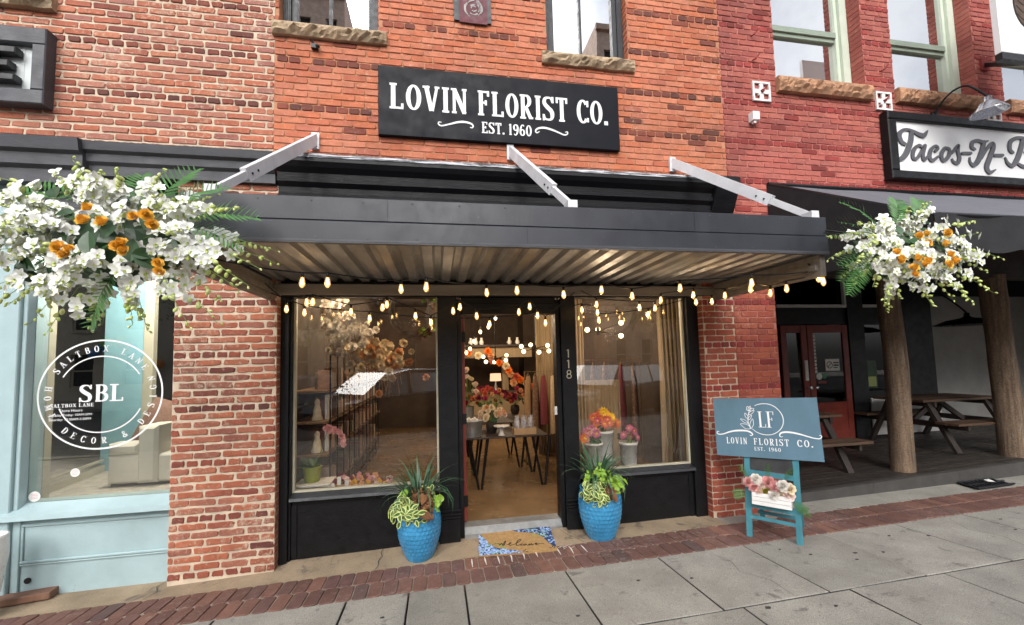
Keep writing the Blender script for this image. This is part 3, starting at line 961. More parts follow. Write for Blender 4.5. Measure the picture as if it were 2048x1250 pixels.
rows = [(-1.545, PAVE_Y1, [-9.9, -9.07, -8.24, -7.41, -6.58, -5.75, -4.92, -4.09, -3.26, -2.43, -1.6, -.70, -.24, .187, 1.017, 1.852, 2.678, 3.515, 4.33, 5.16, 5.99, 6.82, 7.65, 8.48, 9.31, 10.14]),
        (-2.39, -1.545, [-9.6 + .835 * i for i in range(4)] + [-6.26 + .835 * i for i in range(6)] + [-1.25, -.42, .33, 1.156, 1.99, 2.83, 3.66, 4.5, 5.33, 6.16, 6.99, 7.82, 8.65, 9.48]),
        (-3.23, -2.39, [-9.6 + .835 * i for i in range(24)]), (-4.07, -3.23, [-9.6 + .835 * i for i in range(24)]), (-5.2, -4.07, [-9.6 + .835 * i for i in range(24)])]
sd_ = 0
for ya, yb, xs in rows:
    for a, b in zip(xs[:-1], xs[1:]):
        mb = MB(); sd_ += 1
        slab(mb, a + .0065, b - .0065, ya + .0065, yb - .0065, seed=sd_, b=.005)
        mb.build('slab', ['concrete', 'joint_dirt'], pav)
# gum spots and small stains trodden into the slabs
for x, y, s in ((1.5, -1.02, .017), (2.13, -1.6, .02), (3.05, -1.02, .014), (3.4, -1.1, .02), (3.62, -1.15, .013), (3.3, -1.2, .015), (4.3, -1.0, .016), (4.0, -.9, .012), (.42, -1.5, .02), (1.9, -1.1, .012), (4.6, -1.5, .03), (2.55, -1.7, .012), (.9, -1.35, .012), (-.4, -1.0, .014), (2.9, -.86, .01), (5.1, -1.12, .014), (5.3, -.9, .016)):
    mb = MB()
    k = 9
    ph = rng.random() * 6
    vs = [(x + s * (1 + .35 * sin(2 * q + ph)) * cos(2 * pi * q / k), y + s * .6 * (1 + .3 * cos(3 * q + ph)) * sin(2 * pi * q / k)) for q in range(k)]
    mb.add([(a, b, gz(a, b) + .005) for a, b in vs] + [(a, b, gz(a, b) - .003) for a, b in vs], [tuple(range(k))] + [(k + i, k + (i + 1) % k, (i + 1) % k, i) for i in range(k)])
    mb.build('stain', 'gum', pav)

# two rows of brick pavers
pb = thing('paver_path', None, None, (0, -.43, -.15)); pb['kind'] = 'structure'
mb = MB()
mb.add([(-12, PAVE_Y1 + .0, gz(-12, PAVE_Y1) - .007), (12, PAVE_Y1, gz(12, PAVE_Y1) - .007), (12, PAVE_Y0, gz(12, PAVE_Y0) - .007), (-12, PAVE_Y0, gz(-12, PAVE_Y0) - .007)], [(0, 1, 2, 3)])
mb.build('bedding', 'mortar_paver', pb)
PW, PL = .116, .245
pr = random.Random(5)
shapes = []
for _ in range(8):
    s = brick_shape(PW - .009, PL - .012, .0022, .05, .006, pr)
    s.xf(Matrix.Rotation(-pi / 2, 4, 'X'))
    shapes.append(s)
pm = [s.mesh('brick', 'paver') for s in shapes]
slope = Matrix.Rotation(math.atan(-.05), 4, 'X') @ Matrix.Rotation(-math.atan(.022), 4, 'Y')
rest = MB(); cand = []
for row, yc in ((0, (PAVE_Y0 + PAVE_YM) / 2), (1, (PAVE_YM + PAVE_Y1) / 2)):
    i = 0
    x = -9.0 + .05 * row
    while x < 11:
        cand.append((abs(x - .5), x, yc)); x += PW + pr.uniform(-.002, .002)
cand.sort()
cnt = 0
for _, x, yc in cand:
    vi = pr.randrange(8)
    M = Matrix.Translation((x, yc + pr.uniform(-.002, .002), gz(x, yc) - .003 + pr.uniform(-.002, .0025))) @ slope @ Matrix.Rotation(pr.uniform(-.015, .015), 4, 'Z')
    p = project((x, yc, gz(x, yc)))
    if cnt < 300 and p and -40 < p[0] < 2090 and p[1] < 1280:
        place('brick', pm[vi], pb, M); cnt += 1
    else:
        b = len(rest.v)
        rest.v += [tuple(M @ Vector(q)) for q in shapes[vi].v]; rest.f += [tuple(b + k for k in f) for f in shapes[vi].f]; rest.m += [0] * len(shapes[vi].f)
o = rest.build('small_bricks', 'paver', pb); o['kind'] = 'stuff'

# concrete apron between pavers and shop front
ap = MB()
BZ = [(-12, -.40), (-3.6, -.215), (-2.3, -.20), (-1.42, -.15), (-1.36, -.137), (-.56, -.116), (0.0, -.095), (.7, -.072), (1.2, -.075), (1.5, -.10), (2.0, -.109), (2.8, -.098), (2.9, -.098), (3.8, -.080), (12, .09)]


def apron_back(x):
    for (a, p), (b, q) in zip(BZ[:-1], BZ[1:]):
        if a <= x <= b:
            return p + (q - p) * (x - a) / (b - a)
    return 0


def apron_z(x, y):
    f = gz(x, PAVE_Y0) + .002
    k = (y - PAVE_Y0) / (.15 - PAVE_Y0)
    return f + (apron_back(x) - f) * k


XS = sorted({round(-12 + .25 * i, 3) for i in range(97)} | {b[0] for b in BZ})
YS = [PAVE_Y0, -.1, 0, .1, .35]
vs = [(x, y, apron_z(x, min(y, .16)) + noise.noise(Vector((x * 3, y * 9, 1))) * .003) for x in XS for y in YS]
n = len(YS)
ap.add(vs, [(i * n + j, (i + 1) * n + j, (i + 1) * n + j + 1, i * n + j + 1) for i in range(len(XS) - 1) for j in range(n - 1)])
ap.add([(x, PAVE_Y0, apron_z(x, PAVE_Y0)) for x in XS] + [(x, PAVE_Y0, apron_z(x, PAVE_Y0) - .06) for x in XS],
       [(len(XS) + i, len(XS) + i + 1, i + 1, i) for i in range(len(XS) - 1)])
ap.m = [1 if sum(ap.v[i][0] for i in f) / len(f) > 2.9 else 0 for f in ap.f]
o = ap.build('kerb_apron', ['concrete_warm', 'concrete_pale'], smooth=True); o['kind'] = 'structure'

# a crack across the apron and old paint scuffs on the pavers before the mat
def on_apron(pts, wd, name, m, lift):
    mb = MB()
    vs, fs, _ = ribbon([(x, y, w_) for (x, y), w_ in zip(pts, wd)])
    mb.add([(x, y, (apron_z(x, y) if y > PAVE_Y0 else gz(x, y)) + lift) for x, y in vs], [tuple(reversed(q)) for q in fs])
    return mb.build(name, m, pav)


on_apron([(-.53, .12), (-.545, .06), (-.525, .0), (-.55, -.07), (-.54, -.13), (-.56, -.188)], (.003, .007, .005, .008, .005, .006), 'crack', 'gum', .006)
on_apron([(1.20, .08), (1.24, -.02), (1.31, -.09), (1.36, -.185)], (.003, .005, .004, .005), 'crack', 'gum', .006)
on_apron([(-2.34, .09), (-2.36, .0), (-2.31, -.08), (-2.35, -.185)], (.004, .008, .005, .006), 'crack', 'gum', .006)
on_apron([(2.3, -.75), (2.36, -.95), (2.30, -1.12), (2.42, -1.3), (2.40, -1.53)], (.002, .004, .003, .004, .002), 'crack', 'gum', .006)
on_apron([(4.9, -.75), (4.75, -1.0), (4.82, -1.2), (4.66, -1.53)], (.002, .004, .003, .003), 'crack', 'gum', .006)
sr = random.Random(77)
for k in range(9):
    x = .28 + .116 * k + (.10 if k > 5 else 0)
    on_apron([(x, -.225 - sr.random() * .02), (x + sr.uniform(-.006, .006), -.30), (x + sr.uniform(-.01, .01), -.37 - sr.random() * .05)], (.006, .013, .004), 'paint_scuff', 'plate_white', .008)
for k in range(14):
    x, y = 1.12 + sr.gauss(0, .055), -.245 + sr.gauss(0, .02)
    on_apron([(x, y), (x + .02, y + .02), (x + .045, y + .03)], (.002, .006, .002), 'paint_scuff', 'plate_white', .009)
# the street behind the camera, seen in the window panes
mb = MB(); mb.add([(-60, -18, -.22), (60, -18, -.22), (60, -5.3, -.22), (-60, -5.3, -.22)], [(0, 1, 2, 3)])
o = mb.build('road', 'asphalt'); o['kind'] = 'structure'
mb = MB(); mb.box(-40, 40, -5.42, -5.2, -.3, -.03)
o = mb.build('kerb', 'concrete'); o['kind'] = 'structure'
mb = MB(); mb.box(-60, 60, -24, -18, -.3, -.08)
o = mb.build('pavement', 'concrete'); o['kind'] = 'structure'

# ================================================================== LEFT BUILDING (pale mortar)
bl = thing('brick_building', 'weathered brick building with thick pale mortar above the teal shop front', 'building', (-3.6, 0, 0))
L_rect = [(-7.5, -1.5, 3.56, 6.9)]
L_hole = [(-4.9, -3.32, 4.93, 6.75)]
wall_panels(bl, L_rect, L_hole, 'mortar_pale', 0.0)
brick_wall(bl, L_rect, L_hole, .222, .017, .0175, ('brick_pale', 'header_dark'), .0044, hidden=[(-20, 104, 62, 214)], seed=3, irregular=.005)
stone_sill(bl, -5.0, -3.275, 4.81, 4.935, -.06, .2, 'sandstone', 4)
wf = MB(); wf.box(-4.9, -4.8, .1, .25, 4.94, 6.75); wf.box(-3.42, -3.32, .1, .25, 4.94, 6.75); wf.box(-4.8, -3.42, .1, .25, 4.94, 5.04)
wn = wf.build('window', 'frame_dark', bl)
g = MB(); g.box(-4.8, -3.42, .18, .186, 5.04, 6.75); g.build('pane', 'glass_upper', wn)
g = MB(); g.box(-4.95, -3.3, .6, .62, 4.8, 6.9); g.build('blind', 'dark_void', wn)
mb = MB(); mb.box(-7.5, -1.5, .3, 6, 3.3, 3.4); mb.box(-7.5, -1.5, .302, .55, 6.76, 6.9); mb.box(-7.5, -7.4, .302, 6, 3.4, 6.9); mb.box(-7.5, -1.5, 5.9, 6, 3.4, 6.9); mb.box(-7.5, -1.5, .302, 6, 6.902, 7.0)
mb.build('rear_shell', 'brick_far', bl)
# cornice over the teal shop: a deeper length on the left, a shallower one to the right
c = MB()
prof = [(.05, 3.335), (-.05, 3.335), (-.055, 3.42), (-.085, 3.445), (-.09, 3.51), (-.125, 3.53), (-.14, 3.60), (-.02, 3.635), (.05, 3.635)]
c.sweep_x(prof, -2.95, -1.46)
cn = c.build('cornice', 'grey_cornice', bl)
c = MB()
prof = [(.05, 3.25), (-.07, 3.25), (-.075, 3.36), (-.115, 3.385), (-.12, 3.48), (-.16, 3.50), (-.18, 3.60), (-.02, 3.638), (.05, 3.638)]
c.sweep_x(prof, -7.5, -2.952)
c.build('cornice', 'grey_cornice', bl)

pier = thing('brick_pier', 'brick pier with ragged pale mortar between the teal window and the florist window', 'brick pier', (-1.87, 0, -.2))
P_rect = [(-2.285, -1.45, -.26, 3.334)]
mb = MB()
mb.box(-2.285, -1.45, 0, .32, -.3, 3.334)
mb.build('mortar_core', 'mortar_pale', pier)
brick_wall(pier, P_rect, [], .222, .018, .0185, ('brick_pier', 'header_dark'), .0056, hidden=[(-20, 350, 340, 1300), (436, 600, 396, 566), (345, 470, 396, 560)], seed=8,
           bottom=lambda x: -.2 + .045 * (x + 2.28), irregular=.006)


def reveal(parent, X, z0, z1, ya, yb, m, side, seed, name='reveal_bricks'):
    """brick returns on the jamb of an opening; side is +1 when the face looks along +X"""
    r = random.Random(seed)
    mb = MB()
    k0, k1 = int(floor((z0 - HDR0) / COURSE)), int((z1 - HDR0) / COURSE)
    for k in range(k0, k1 + 1):
        zc = HDR0 + k * COURSE
        if zc - .02 < z0 or zc + .02 > z1:
            continue
        d = .006 + r.uniform(-.001, .001)
        a = ya + .003; b = yb - (.09 if k % 2 and yb - ya > .18 else 0) - .004
        mb.box(min(X, X + side * d), max(X, X + side * d), a, b, zc - .026, zc + .026)
        if b < yb - .05:
            mb.box(min(X, X + side * d), max(X, X + side * d), b + .014, yb - .004, zc - .026, zc + .026)
    if mb.f:
        o = mb.build(name, m, parent); o['kind'] = 'stuff'


reveal(pier, -1.45, -.16, 2.25, 0, .12, 'brick_pier', 1, 1)

# sign with the letter E, mostly out of the picture
sg = thing('wall_sign', 'dark framed pale board sign ending in a black block letter E', 'sign', (-3.9, -.02, 3.9))
mb = MB()
for a, b, c_, d in ((-5.0, -3.265, 4.44, 4.585), (-5.0, -3.265, 3.91, 4.035), (-3.365, -3.265, 4.035, 4.44)):
    mb.bbox(a, b, -.11, 0, c_, d, .008)
mb.build('frame', 'grey_cornice', sg)
mb = MB(); mb.box(-5.0, -3.365, -.05, -.01, 4.035, 4.44)
for x in (-3.62, -3.46):
    mb.box(x, x + .004, -.053, -.05, 4.035, 4.44)
mb.build('board', 'board_pale', sg)


def block_letter_E(x, z, wd, ht, ya, yb):
    mb = MB()
    th = ht * .2
    mb.bbox(x, x + wd * .36, ya, yb, z, z + ht, .01)
    for k, l in ((0, 1), (.4, .82), (.8, 1)):
        mb.bbox(x + wd * .36 + .001, x + wd * l, ya + .002, yb, z + ht * k, z + ht * k + th, .008)
    return mb


block_letter_E(-3.71, 4.09, .245, .30, -.13, -.05).build('letter', 'near_black', sg)

# ================================================================== FLORIST BUILDING
bf = thing('brick_building', 'orange brick building carrying the black florist sign over its awning', 'building', (.8, 0, 0))
F_rect = [(-1.498, 3.288, 3.45, 6.9)]
W1 = (-1.462, -.535, 4.945, 6.75); W2 = (1.205, 2.145, 4.93, 6.75)
wall_panels(bf, F_rect, [W1, W2], 'mortar_thin', 0.0)
brick_wall(bf, F_rect, [W1, W2], .2165, .0085, .0095, ('brick_orange', 'header_dark'), .0016, hidden=[(755, 1238, 135, 308), (540, 1445, 330, 420)], seed=21, irregular=.003)
for (a, b, c_, d), sx in ((W1, (-1.512, -.458)), (W2, (1.14, 2.197))):
    stone_sill(bf, sx[0], sx[1], c_ - .135, c_ - .002, -.045, .2, 'sandstone', int(a * 10))
    reveal(bf, b, c_, d, .0, .1, 'brick_orange', -1, 5)
    fr = MB()
    for q in ((a, a + .07), (b - .07, b), (a + .07, a + .12), (b - .12, b - .07)):
        y0 = .10 if q[0] in (a, b - .07) else .13
        fr.box(q[0], q[1], y0, .22, c_, d)
    for k in range(3):
        fr.box(a + .012 + .02 * k, a + .02 + .02 * k, .094, .1, c_, d)
        fr.box(b - .02 - .02 * k, b - .012 - .02 * k, .094, .1, c_, d)
    mx_ = (a + b) / 2 - .03
    fr.box(mx_ - .014, mx_ + .014, .14, .2, c_ + .03, d)
    fr.box(a + .12, b - .12, .125, .22, c_, c_ + .03)
    fo = fr.build('window', 'frame_dark', bf)
    for p, q in ((a + .12, mx_ - .014), (mx_ + .014, b - .12)):
        g = MB(); g.box(p, q, .165, .171, c_ + .03, d); g.build('pane', 'glass_upper', fo)
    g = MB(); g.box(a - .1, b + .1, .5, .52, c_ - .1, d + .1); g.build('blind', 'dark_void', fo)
mb = MB(); mb.box(-1.49, 3.28, .302, 8.2, 3.3, 3.4); mb.box(-1.49, 3.28, .302, .6, 6.76, 6.9); mb.box(-1.49, 3.28, 8.1, 8.2, 3.4, 6.9); mb.box(-1.49, 3.28, .302, 8.2, 6.902, 7.0)
mb.build('rear_shell', 'brick_far', bf)
# cornice
prof = [(.12, 3.0), (-.05, 3.0), (-.052, 3.19), (-.085, 3.205), (-.09, 3.235), (-.075, 3.245), (-.08, 3.30), (-.125, 3.335), (-.13, 3.37), (-.115, 3.38), (-.12, 3.42), (-.17, 3.46), (-.20, 3.50), (-.20, 3.545), (-.02, 3.63), (.12, 3.63)]
c = MB(); c.sweep_x(prof[:-2] + [(-.198, 3.547), (.12, 3.547)], -1.42, 2.998); c.build('cornice', 'black_cornice', bf)
c = MB()
n_ = 60
for i in range(n_):
    x0, x1 = -1.42 + 4.42 * i / n_, -1.42 + 4.42 * (i + 1) / n_
    z = lambda x: 3.658 + noise.noise(Vector((x * 4, 1, 2))) * .012
    c.add([(x0, -.206, 3.535), (x1, -.206, 3.535), (x1, -.19, z(x1) - .085), (x0, -.19, z(x0) - .085), (x1, -.010, z(x1) + .005), (x0, -.010, z(x0) + .005)], [(0, 1, 2, 3), (3, 2, 4, 5)])
c.build('cornice_cap', 'cornice_chipped', bf)
c = MB(); c.sweep_x([(-.01, 3.17), (-.06, 3.18), (-.11, 3.27), (-.225, 3.50), (-.225, 3.575), (-.01, 3.62)], 3.0, 3.275)
c.build('console', 'black_cornice', bf)
mb = MB(); mb.box(-1.44, 2.9, .03, .2, 2.46, 3.05); mb.build('frieze', 'black_paint', bf)

# orange pier and red pier right of the shop
p2 = thing('brick_pier', 'narrow orange brick pier right of the florist window, with broken pale pointing', 'brick pier', (3.08, 0, -.1))
mb = MB(); mb.box(2.885, 3.268, 0, .35, -.3, 3.44); mb.build('mortar_core', 'mortar_pale', p2)
brick_wall(p2, [(2.885, 3.268, -.2, 3.44)], [],   .2165, .011, .011, ('brick_pier_red', 'header_red'), .003, hidden=[(1300, 1700, 430, 570)], seed=31, bottom=lambda x: -.09, irregular=.004)
reveal(p2, 2.885, -.1, 2.25, 0, .12, 'brick_pier_red', -1, 9)
p3 = thing('brick_pier', 'red painted brick pier beside the porch with the red doors', 'brick pier', (3.54, 0, -.1))
mb = MB(); mb.box(3.27, 3.81, .004, .4, -.3, 3.2); mb.build('mortar_core', 'mortar_red', p3)
brick_wall(p3, [(3.27, 3.81, -.2, 3.2)], [],  .2165, .008, .009, ('brick_pier_red', 'header_red'), .0018, hidden=[(1300, 1700, 430, 570)], seed=32, y=.004, bottom=lambda x: -.08, irregular=.003)

# sign board
sg = thing('shop_sign', 'long black sign board reading LOVIN FLORIST CO. EST. 1960 in white', 'sign', (.7, 0, 3.87))
mb = MB(); mb.bbox(-.538, 1.97, -.06, -.004, 3.872, 4.58, .003); mb.build('board', 'sign_black', sg)
SZ = lambda u, v, l: (u, -.06 - l, v)
# baselines and cap heights measured on the board
for txt, x0, x1, zb, zt in (('LOVIN', -.43, .335, 4.142, 4.405), ('FLORIST', .44, 1.395, 4.142, 4.405), ('CO.', 1.495, 1.845, 4.142, 4.405), ('EST.', .475, .71, 3.957, 4.075), ('1960', .755, .995, 3.957, 4.075)):
    for g in text_glyphs(txt, x1 - x0, zt - zb, .08, T=.17, t=.085, s=.055):
        mb = MB()
        emit(mb, [[(x0 + p[0], zb + p[1], p[2]) for p in q] for q in g], SZ, .0016)
        mb.build('letter', 'sign_white', sg)
for q in SWASH:
    mb = MB(); emit(mb, [catmull(q)], SZ, .0016, True); mb.build('swash', 'sign_white', sg)

# small fixing left on the wall
mb = MB(); mb.box(-1.16, -1.10, -.05, -.008, 4.70, 4.74); mb.tube([(-1.13, -.03, 4.74), (-1.17, -.05, 4.78)], .008); mb.tube([(-1.11, -.05, 4.72), (-1.08, -.08, 4.69)], .012)
tag(mb.build('wall_bracket', 'black_metal', base=(-1.13, 0, 4.72)), 'small rusty black bracket on the orange brick under the upper window', 'bracket')
# dark red print hung high on the wall between the upper windows
bn = thing('wall_banner', 'dark red banner with a faded grey print high between the upper windows', 'banner', (.4, -.02, 5.15))
mb = MB(); mb.box(.215, .60, -.03, -.012, 5.17, 5.9); mb.build('cloth', 'frame_dark', bn)
mb = MB(); mb.box(.27, .56, -.034, -.031, 5.15, 5.85); mb.build('print', 'poster_red', bn)
mb = MB()
for k in range(16):
    a = rng.uniform(0, 6.28); q = rng.uniform(.02, .1)
    emit(mb, [catmull([(.42 + q * cos(a + i * .35) * 1.0, 5.31 + q * 1.1 * sin(a + i * .35), rng.uniform(.004, .016)) for i in range(5)], 3)], lambda u, v, l: (u, -.0345 - l - .0003 * k, v), .0005)
mb.build('emblem', 'poster_grey', bn)

# ================================================================== RED BUILDING
br = thing('brick_building', 'red painted brick building with rough stone sills over the porch', 'building', (6.5, 0, 0))
R_rect = [(3.292, 11.5, 3.2, 7.2)]
RW = [(4.03, 5.325, 4.93, 7.0), (5.76, 7.11, 4.945, 7.0), (7.56, 8.95, 4.95, 7.0), (9.4, 10.75, 4.95, 7.0)]
wall_panels(br, R_rect, RW, 'mortar_red', 0.004)
brick_wall(br, R_rect, RW, .2165, .008, .009, ('brick_red', 'header_red', 'brick_repointed'), .0018, alt=lambda x, z: x > 3.5 and z < 4.06 + .05 * sin(x * 3), hidden=[(1765, 2070, 228, 375), (1550, 2060, 375, 700), (1995, 2060, 0, 110)], seed=41, y=.004, irregular=.003)
for i, (a, b, c_, d) in enumerate(RW):
    stone_sill(br, a - .02, b + .03, c_ - .185, c_ - .004, -.06, .24, 'sandstone_red', 60 + i)
    reveal(br, b, c_, d, .0, .17, 'brick_red', -1, 50 + i)
    fr = MB()
    fr.box(a, a + .11, .17, .34, c_, d); fr.box(b - .11, b, .17, .34, c_, d); fr.box(a + .11, b - .11, .18, .34, c_, c_ + .05)
    fr.box(b - .155, b - .11, .21, .34, c_ + .05, d); fr.box(a + .11, a + .155, .21, .34, c_ + .05, d)
    fo = fr.build('window', 'green_frame', br)
    zm = c_ + .80
    fr = MB(); fr.box(a + .155, b - .155, .20, .3, zm, zm + .07); fr.box(a + .155, b - .155, .225, .3, zm - .05, zm); fr.build('sash', 'green_dark', fo)
    g = MB(); g.box(a + .155, b - .155, .262, .268, c_ + .05, zm - .05); g.build('pane', 'glass_red', fo)
    g = MB(); g.box(a + .155, b - .155, .238, .244, zm + .07, d); g.build('pane', 'glass_red', fo)
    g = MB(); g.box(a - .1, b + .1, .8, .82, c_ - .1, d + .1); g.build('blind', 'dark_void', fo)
mb = MB(); mb.box(3.3, 11.5, .31, 8, 3.21, 3.3); mb.box(3.3, 11.5, .31, .7, 7.02, 7.2); mb.box(3.3, 11.5, 7.9, 8, 3.3, 7.2); mb.box(3.3, 11.5, .31, 8, 7.202, 7.3); mb.box(11.4, 11.5, .31, 8, 3.3, 7.2)
mb.build('rear_shell', 'brick_far', br)

# white anchor plates
plate_labels = ['square white anchor plate on the red brick left of the first stone sill',
                'square white anchor plate on the red brick between two stone sills, above the sign corner',
                'square white anchor plate half hidden behind the gooseneck lamp shade']
for i, (x, z) in enumerate(((3.80, 4.73), (5.545, 4.765), (7.31, 4.76))):
    tp = thing('anchor_plate', plate_labels[i], 'wall plate', (x, 0, z), 'white anchor plates in the red wall')
    s, b = .118, .022
    mb = MB()
    y0, y1 = -.028, -.008
    mb.box(x - s, x + s, y0, y1, z + s - b, z + s); mb.box(x - s, x + s, y0, y1, z - s, z - s + b)
    mb.box(x - s, x - s + b, y0, y1, z - s + b, z + s - b); mb.box(x + s - b, x + s, y0, y1, z - s + b, z + s - b)
    for sx in (-1, 1):
        mb.beam((x + sx * .012, (y0 + y1) / 2 + .001, z), (x + sx * (s - b), (y0 + y1) / 2 + .001, z), .016, .05, (0, 0, 1))
        mb.beam((x, (y0 + y1) / 2 + .002, z + sx * .012), (x, (y0 + y1) / 2 + .002, z + sx * (s - b)), .016, .05, (1, 0, 0))
        mb.beam((x, (y0 + y1) / 2 + .003, z), (x + sx * (s - b) * .55, (y0 + y1) / 2 + .003, z + (s - b) * .55 * (1 if sx > 0 else -1)), .014, .03, (0, 1, 0))
    mb.build('grille', 'plate_white', tp)
    mb = MB(); mb.tube([(x, -.05, z), (x, -.02, z)], .018, 8); mb.tube([(x, -.05, z), (x + .05, -.05, z + .055)], .007, 6); mb.build('bolt', 'header_red', tp)
mb = MB(); mb.bbox(3.61, 3.70, -.09, -.002, 4.335, 4.44, .008); mb.box(3.63, 3.66, -.07, -.03, 4.31, 4.334)
tag(mb.build('junction_box', 'plate_white', base=(3.65, 0, 4.38)), 'small grey white electrical box alone on the red brick wall', 'electrical box')
for x, z, l in ((3.72, 5.42, 'rusty iron hook high on the red wall left of the first window'), (3.72, 5.12, 'rusty iron hook midway up the red wall left of the first window'), (5.55, 5.17, 'curled rusty iron hook on the brick between the two green windows')):
    mb = MB(); mb.tube([(x, .01, z), (x + .01, -.05, z - .01), (x + .05, -.07, z + .05)], .008, 6)
    tag(mb.build('iron_hook', 'header_red', base=(x, 0, z)), l, 'hook', 'rusty hooks on the red wall')

# restaurant sign
sg = thing('restaurant_sign', 'white sign in a black wooden frame with grey script reading Tacos-N-B', 'sign', (6.6, 0, 3.72))
X0, X1, Z0, Z1 = 5.465, 8.9, 3.735, 4.59
mb = MB()
mb.bbox(X0, X1, -.115, -.004, Z1 - .105, Z1, .012); mb.bbox(X0, X1, -.115, -.004, Z0, Z0 + .105, .012)
mb.bbox(X0, X0 + .125, -.113, -.004, Z0 + .105, Z1 - .105, .012); mb.bbox(X1 - .125, X1, -.113, -.004, Z0 + .105, Z1 - .105, .012)
mb.build('frame', 'black_paint', sg)
mb = MB(); mb.box(X0 + .125, X1 - .125, -.07, -.02, Z0 + .105, Z1 - .105); mb.build('board', 'sign_white', sg)
for idx in ((0, 1), (2, 3), (4,), (5,), (6,), (7,), (8, 9, 10), (11,), (12, 13, 14)):
    mb = MB()
    emit(mb, [[(a, b, c * .84) for a, b, c in catmull(TACOS[i], 5)] for i in idx], lambda u, v, l: (u, -.07 - l, v), .018, True)
    mb.build('dash' if len(idx) == 1 and len(TACOS[idx[0]]) == 2 else 'letter', 'letter_grey', sg)


def gooseneck(name, label, base, out, drop, r, mm, rise=.2):
    x, y, z = base
    tl = thing(name, label, 'wall lamp', base)
    mb = MB(); mb.tube([(x, y, z), (x, y - .035, z)], .055, 14); mb.build('wall_flange', 'black_metal', tl)
    pts = []
    ex, ey = x + out[0], y + out[1]
    for i in range(15):
        t_ = i / 14
        pts.append((x + out[0] * (t_ ** 1.15), y - .03 + out[1] * (t_ ** 1.15), z + rise * sin(pi * min(1, t_ * .88 + .02)) ** .9 * (1 if t_ < 1 else 1) - drop * max(0, t_ - .7) / .3 * .5))
    mb = MB(); mb.tube(pts, .012, 8); mb.build('arm', 'black_metal', tl)
    p = Vector(pts[-1])
    mb = MB()
    mb.lathe([(.014, .0), (.034, -.005), (.036, -.055), (.055, -.07), (.08, -.085), (r * .62, -.115), (r, -.19), (r + .004, -.20), (r - .004, -.20), (r * .6, -.122), (.03, -.08)], 24, p)
    mb.build('shade', mm, tl, smooth=True)
    return tl


gooseneck('gooseneck_lamp', 'chrome gooseneck lamp with conical shade above the Tacos sign', (6.31, -.005, 4.63), (.09, -.46), .22, .16, 'chrome', .22)

# blade sign at the top corner of the picture
bs = thing('blade_sign', 'white hanging sign with a brown striped drawing at the top right corner', 'sign', (6.5, -.8, 4.7))
mb = MB(); mb.bbox(5.90, 7.4, -.93, -.87, 4.76, 6.4, .004); mb.build('panel', 'sign_white', bs)
mb = MB(); mb.beam((5.90, -.90, 4.72), (7.6, -.90, 4.72), .06, .07); mb.beam((7.25, -.02, 5.42), (6.6, -.86, 4.775), .04, .05); mb.build('bracket', 'black_metal', bs)
mb = MB(); mb.box(7.18, 7.30, -.03, -.002, 5.34, 5.50); mb.build('wall_flange', 'header_red', bs)
mb = MB()
BSF = lambda u, v, l: (u, -.931 - l, v)
ov = [(6.33 + .19 * cos(2 * pi * k / 20) , 5.33 + .26 * sin(2 * pi * k / 20)) for k in range(20)]
mb.add([BSF(u, v, .001) for u, v in ov], [tuple(range(20))]); mb.build('drawing', 'table_wood', bs)
mb = MB()
emit(mb, [catmull([(6.16, 5.22 + .09 * k, .012), (6.3, 5.14 + .09 * k, .016), (6.5, 5.26 + .09 * k, .012)], 5) for k in range(4)], BSF, .002)
emit(mb, [catmull([(6.33 + .2 * cos(2 * pi * k / 14), 5.33 + .27 * sin(2 * pi * k / 14), .022) for k in range(15)], 2)], BSF, .003)
mb.build('outline', 'ink', bs)

# cloth awning of the restaurant
aw = thing('cloth_awning', 'dark grey cloth awning with scalloped valance over the restaurant porch', 'awning', (7, -.7, 2.7))
XA, XB, YF, ZF, ZW = 3.79, 12.0, -1.6, 2.70, 3.60
mb = MB()
nx = 60
vs = []
for i in range(nx + 1):
    x = XA + (XB - XA) * i / nx
    for j in range(7):
        k = j / 6
        sag = -.035 * sin(pi * k) + .006 * sin(x * 5 + k * 3)
        vs.append((x, YF * k + (1 - k) * -.01, ZW + (ZF - ZW) * k + sag))
mb.add(vs, [(i * 7 + j, i * 7 + j + 1, (i + 1) * 7 + j + 1, (i + 1) * 7 + j) for i in range(nx) for j in range(6)])
mb.build('canopy', 'awning_cloth', aw, smooth=True)
mb = MB()
vs = []
nx = 160
for i in range(nx + 1):
    x = XA + (XB - XA) * i / nx
    yy = YF - .006 - .014 * sin(x * 7.0)
    zb = ZF - .27 - .035 * abs(sin((x - XA) * pi / .42))
    for j in range(4):
        k = j / 3
        vs.append((x, yy * 1.0 - .0 + (.01 * (1 - k)), ZF + (zb - ZF) * k))
mb.add(vs, [(i * 4 + j, i * 4 + j + 1, (i + 1) * 4 + j + 1, (i + 1) * 4 + j) for i in range(nx) for j in range(3)])
mb.build('valance', 'awning_side', aw, smooth=True)
mb = MB(); mb.add([(XA, -.01, ZW), (XA, YF, ZF), (XA, YF, ZF - .27), (XA, -.01, ZF - .27), (XA + .006, -.01, ZW), (XA + .006, YF, ZF), (XA + .006, YF, ZF - .27), (XA + .006, -.01, ZF - .27)],
                  [(0, 1, 2, 3), (7, 6, 5, 4), (0, 4, 5, 1), (1, 5, 6, 2), (2, 6, 7, 3)])
mb.build('side_panel', 'awning_side', aw)
mb = MB(); mb.tube([(XA, -.03, ZW), (XB, -.03, ZW)], .025, 6); mb.tube([(XA, YF + .02, ZF), (XB, YF + .02, ZF)], .018, 6); mb.tube([(XA + .02, -.03, ZW), (XA + .02, YF + .02, ZF)], .018, 6)
mb.build('pipe_frame', 'black_metal', aw)

# ------------------------------------------------------------------ porch
def dz(x, y=0):
    return .07 + .04 * (x - 5.08) - .004


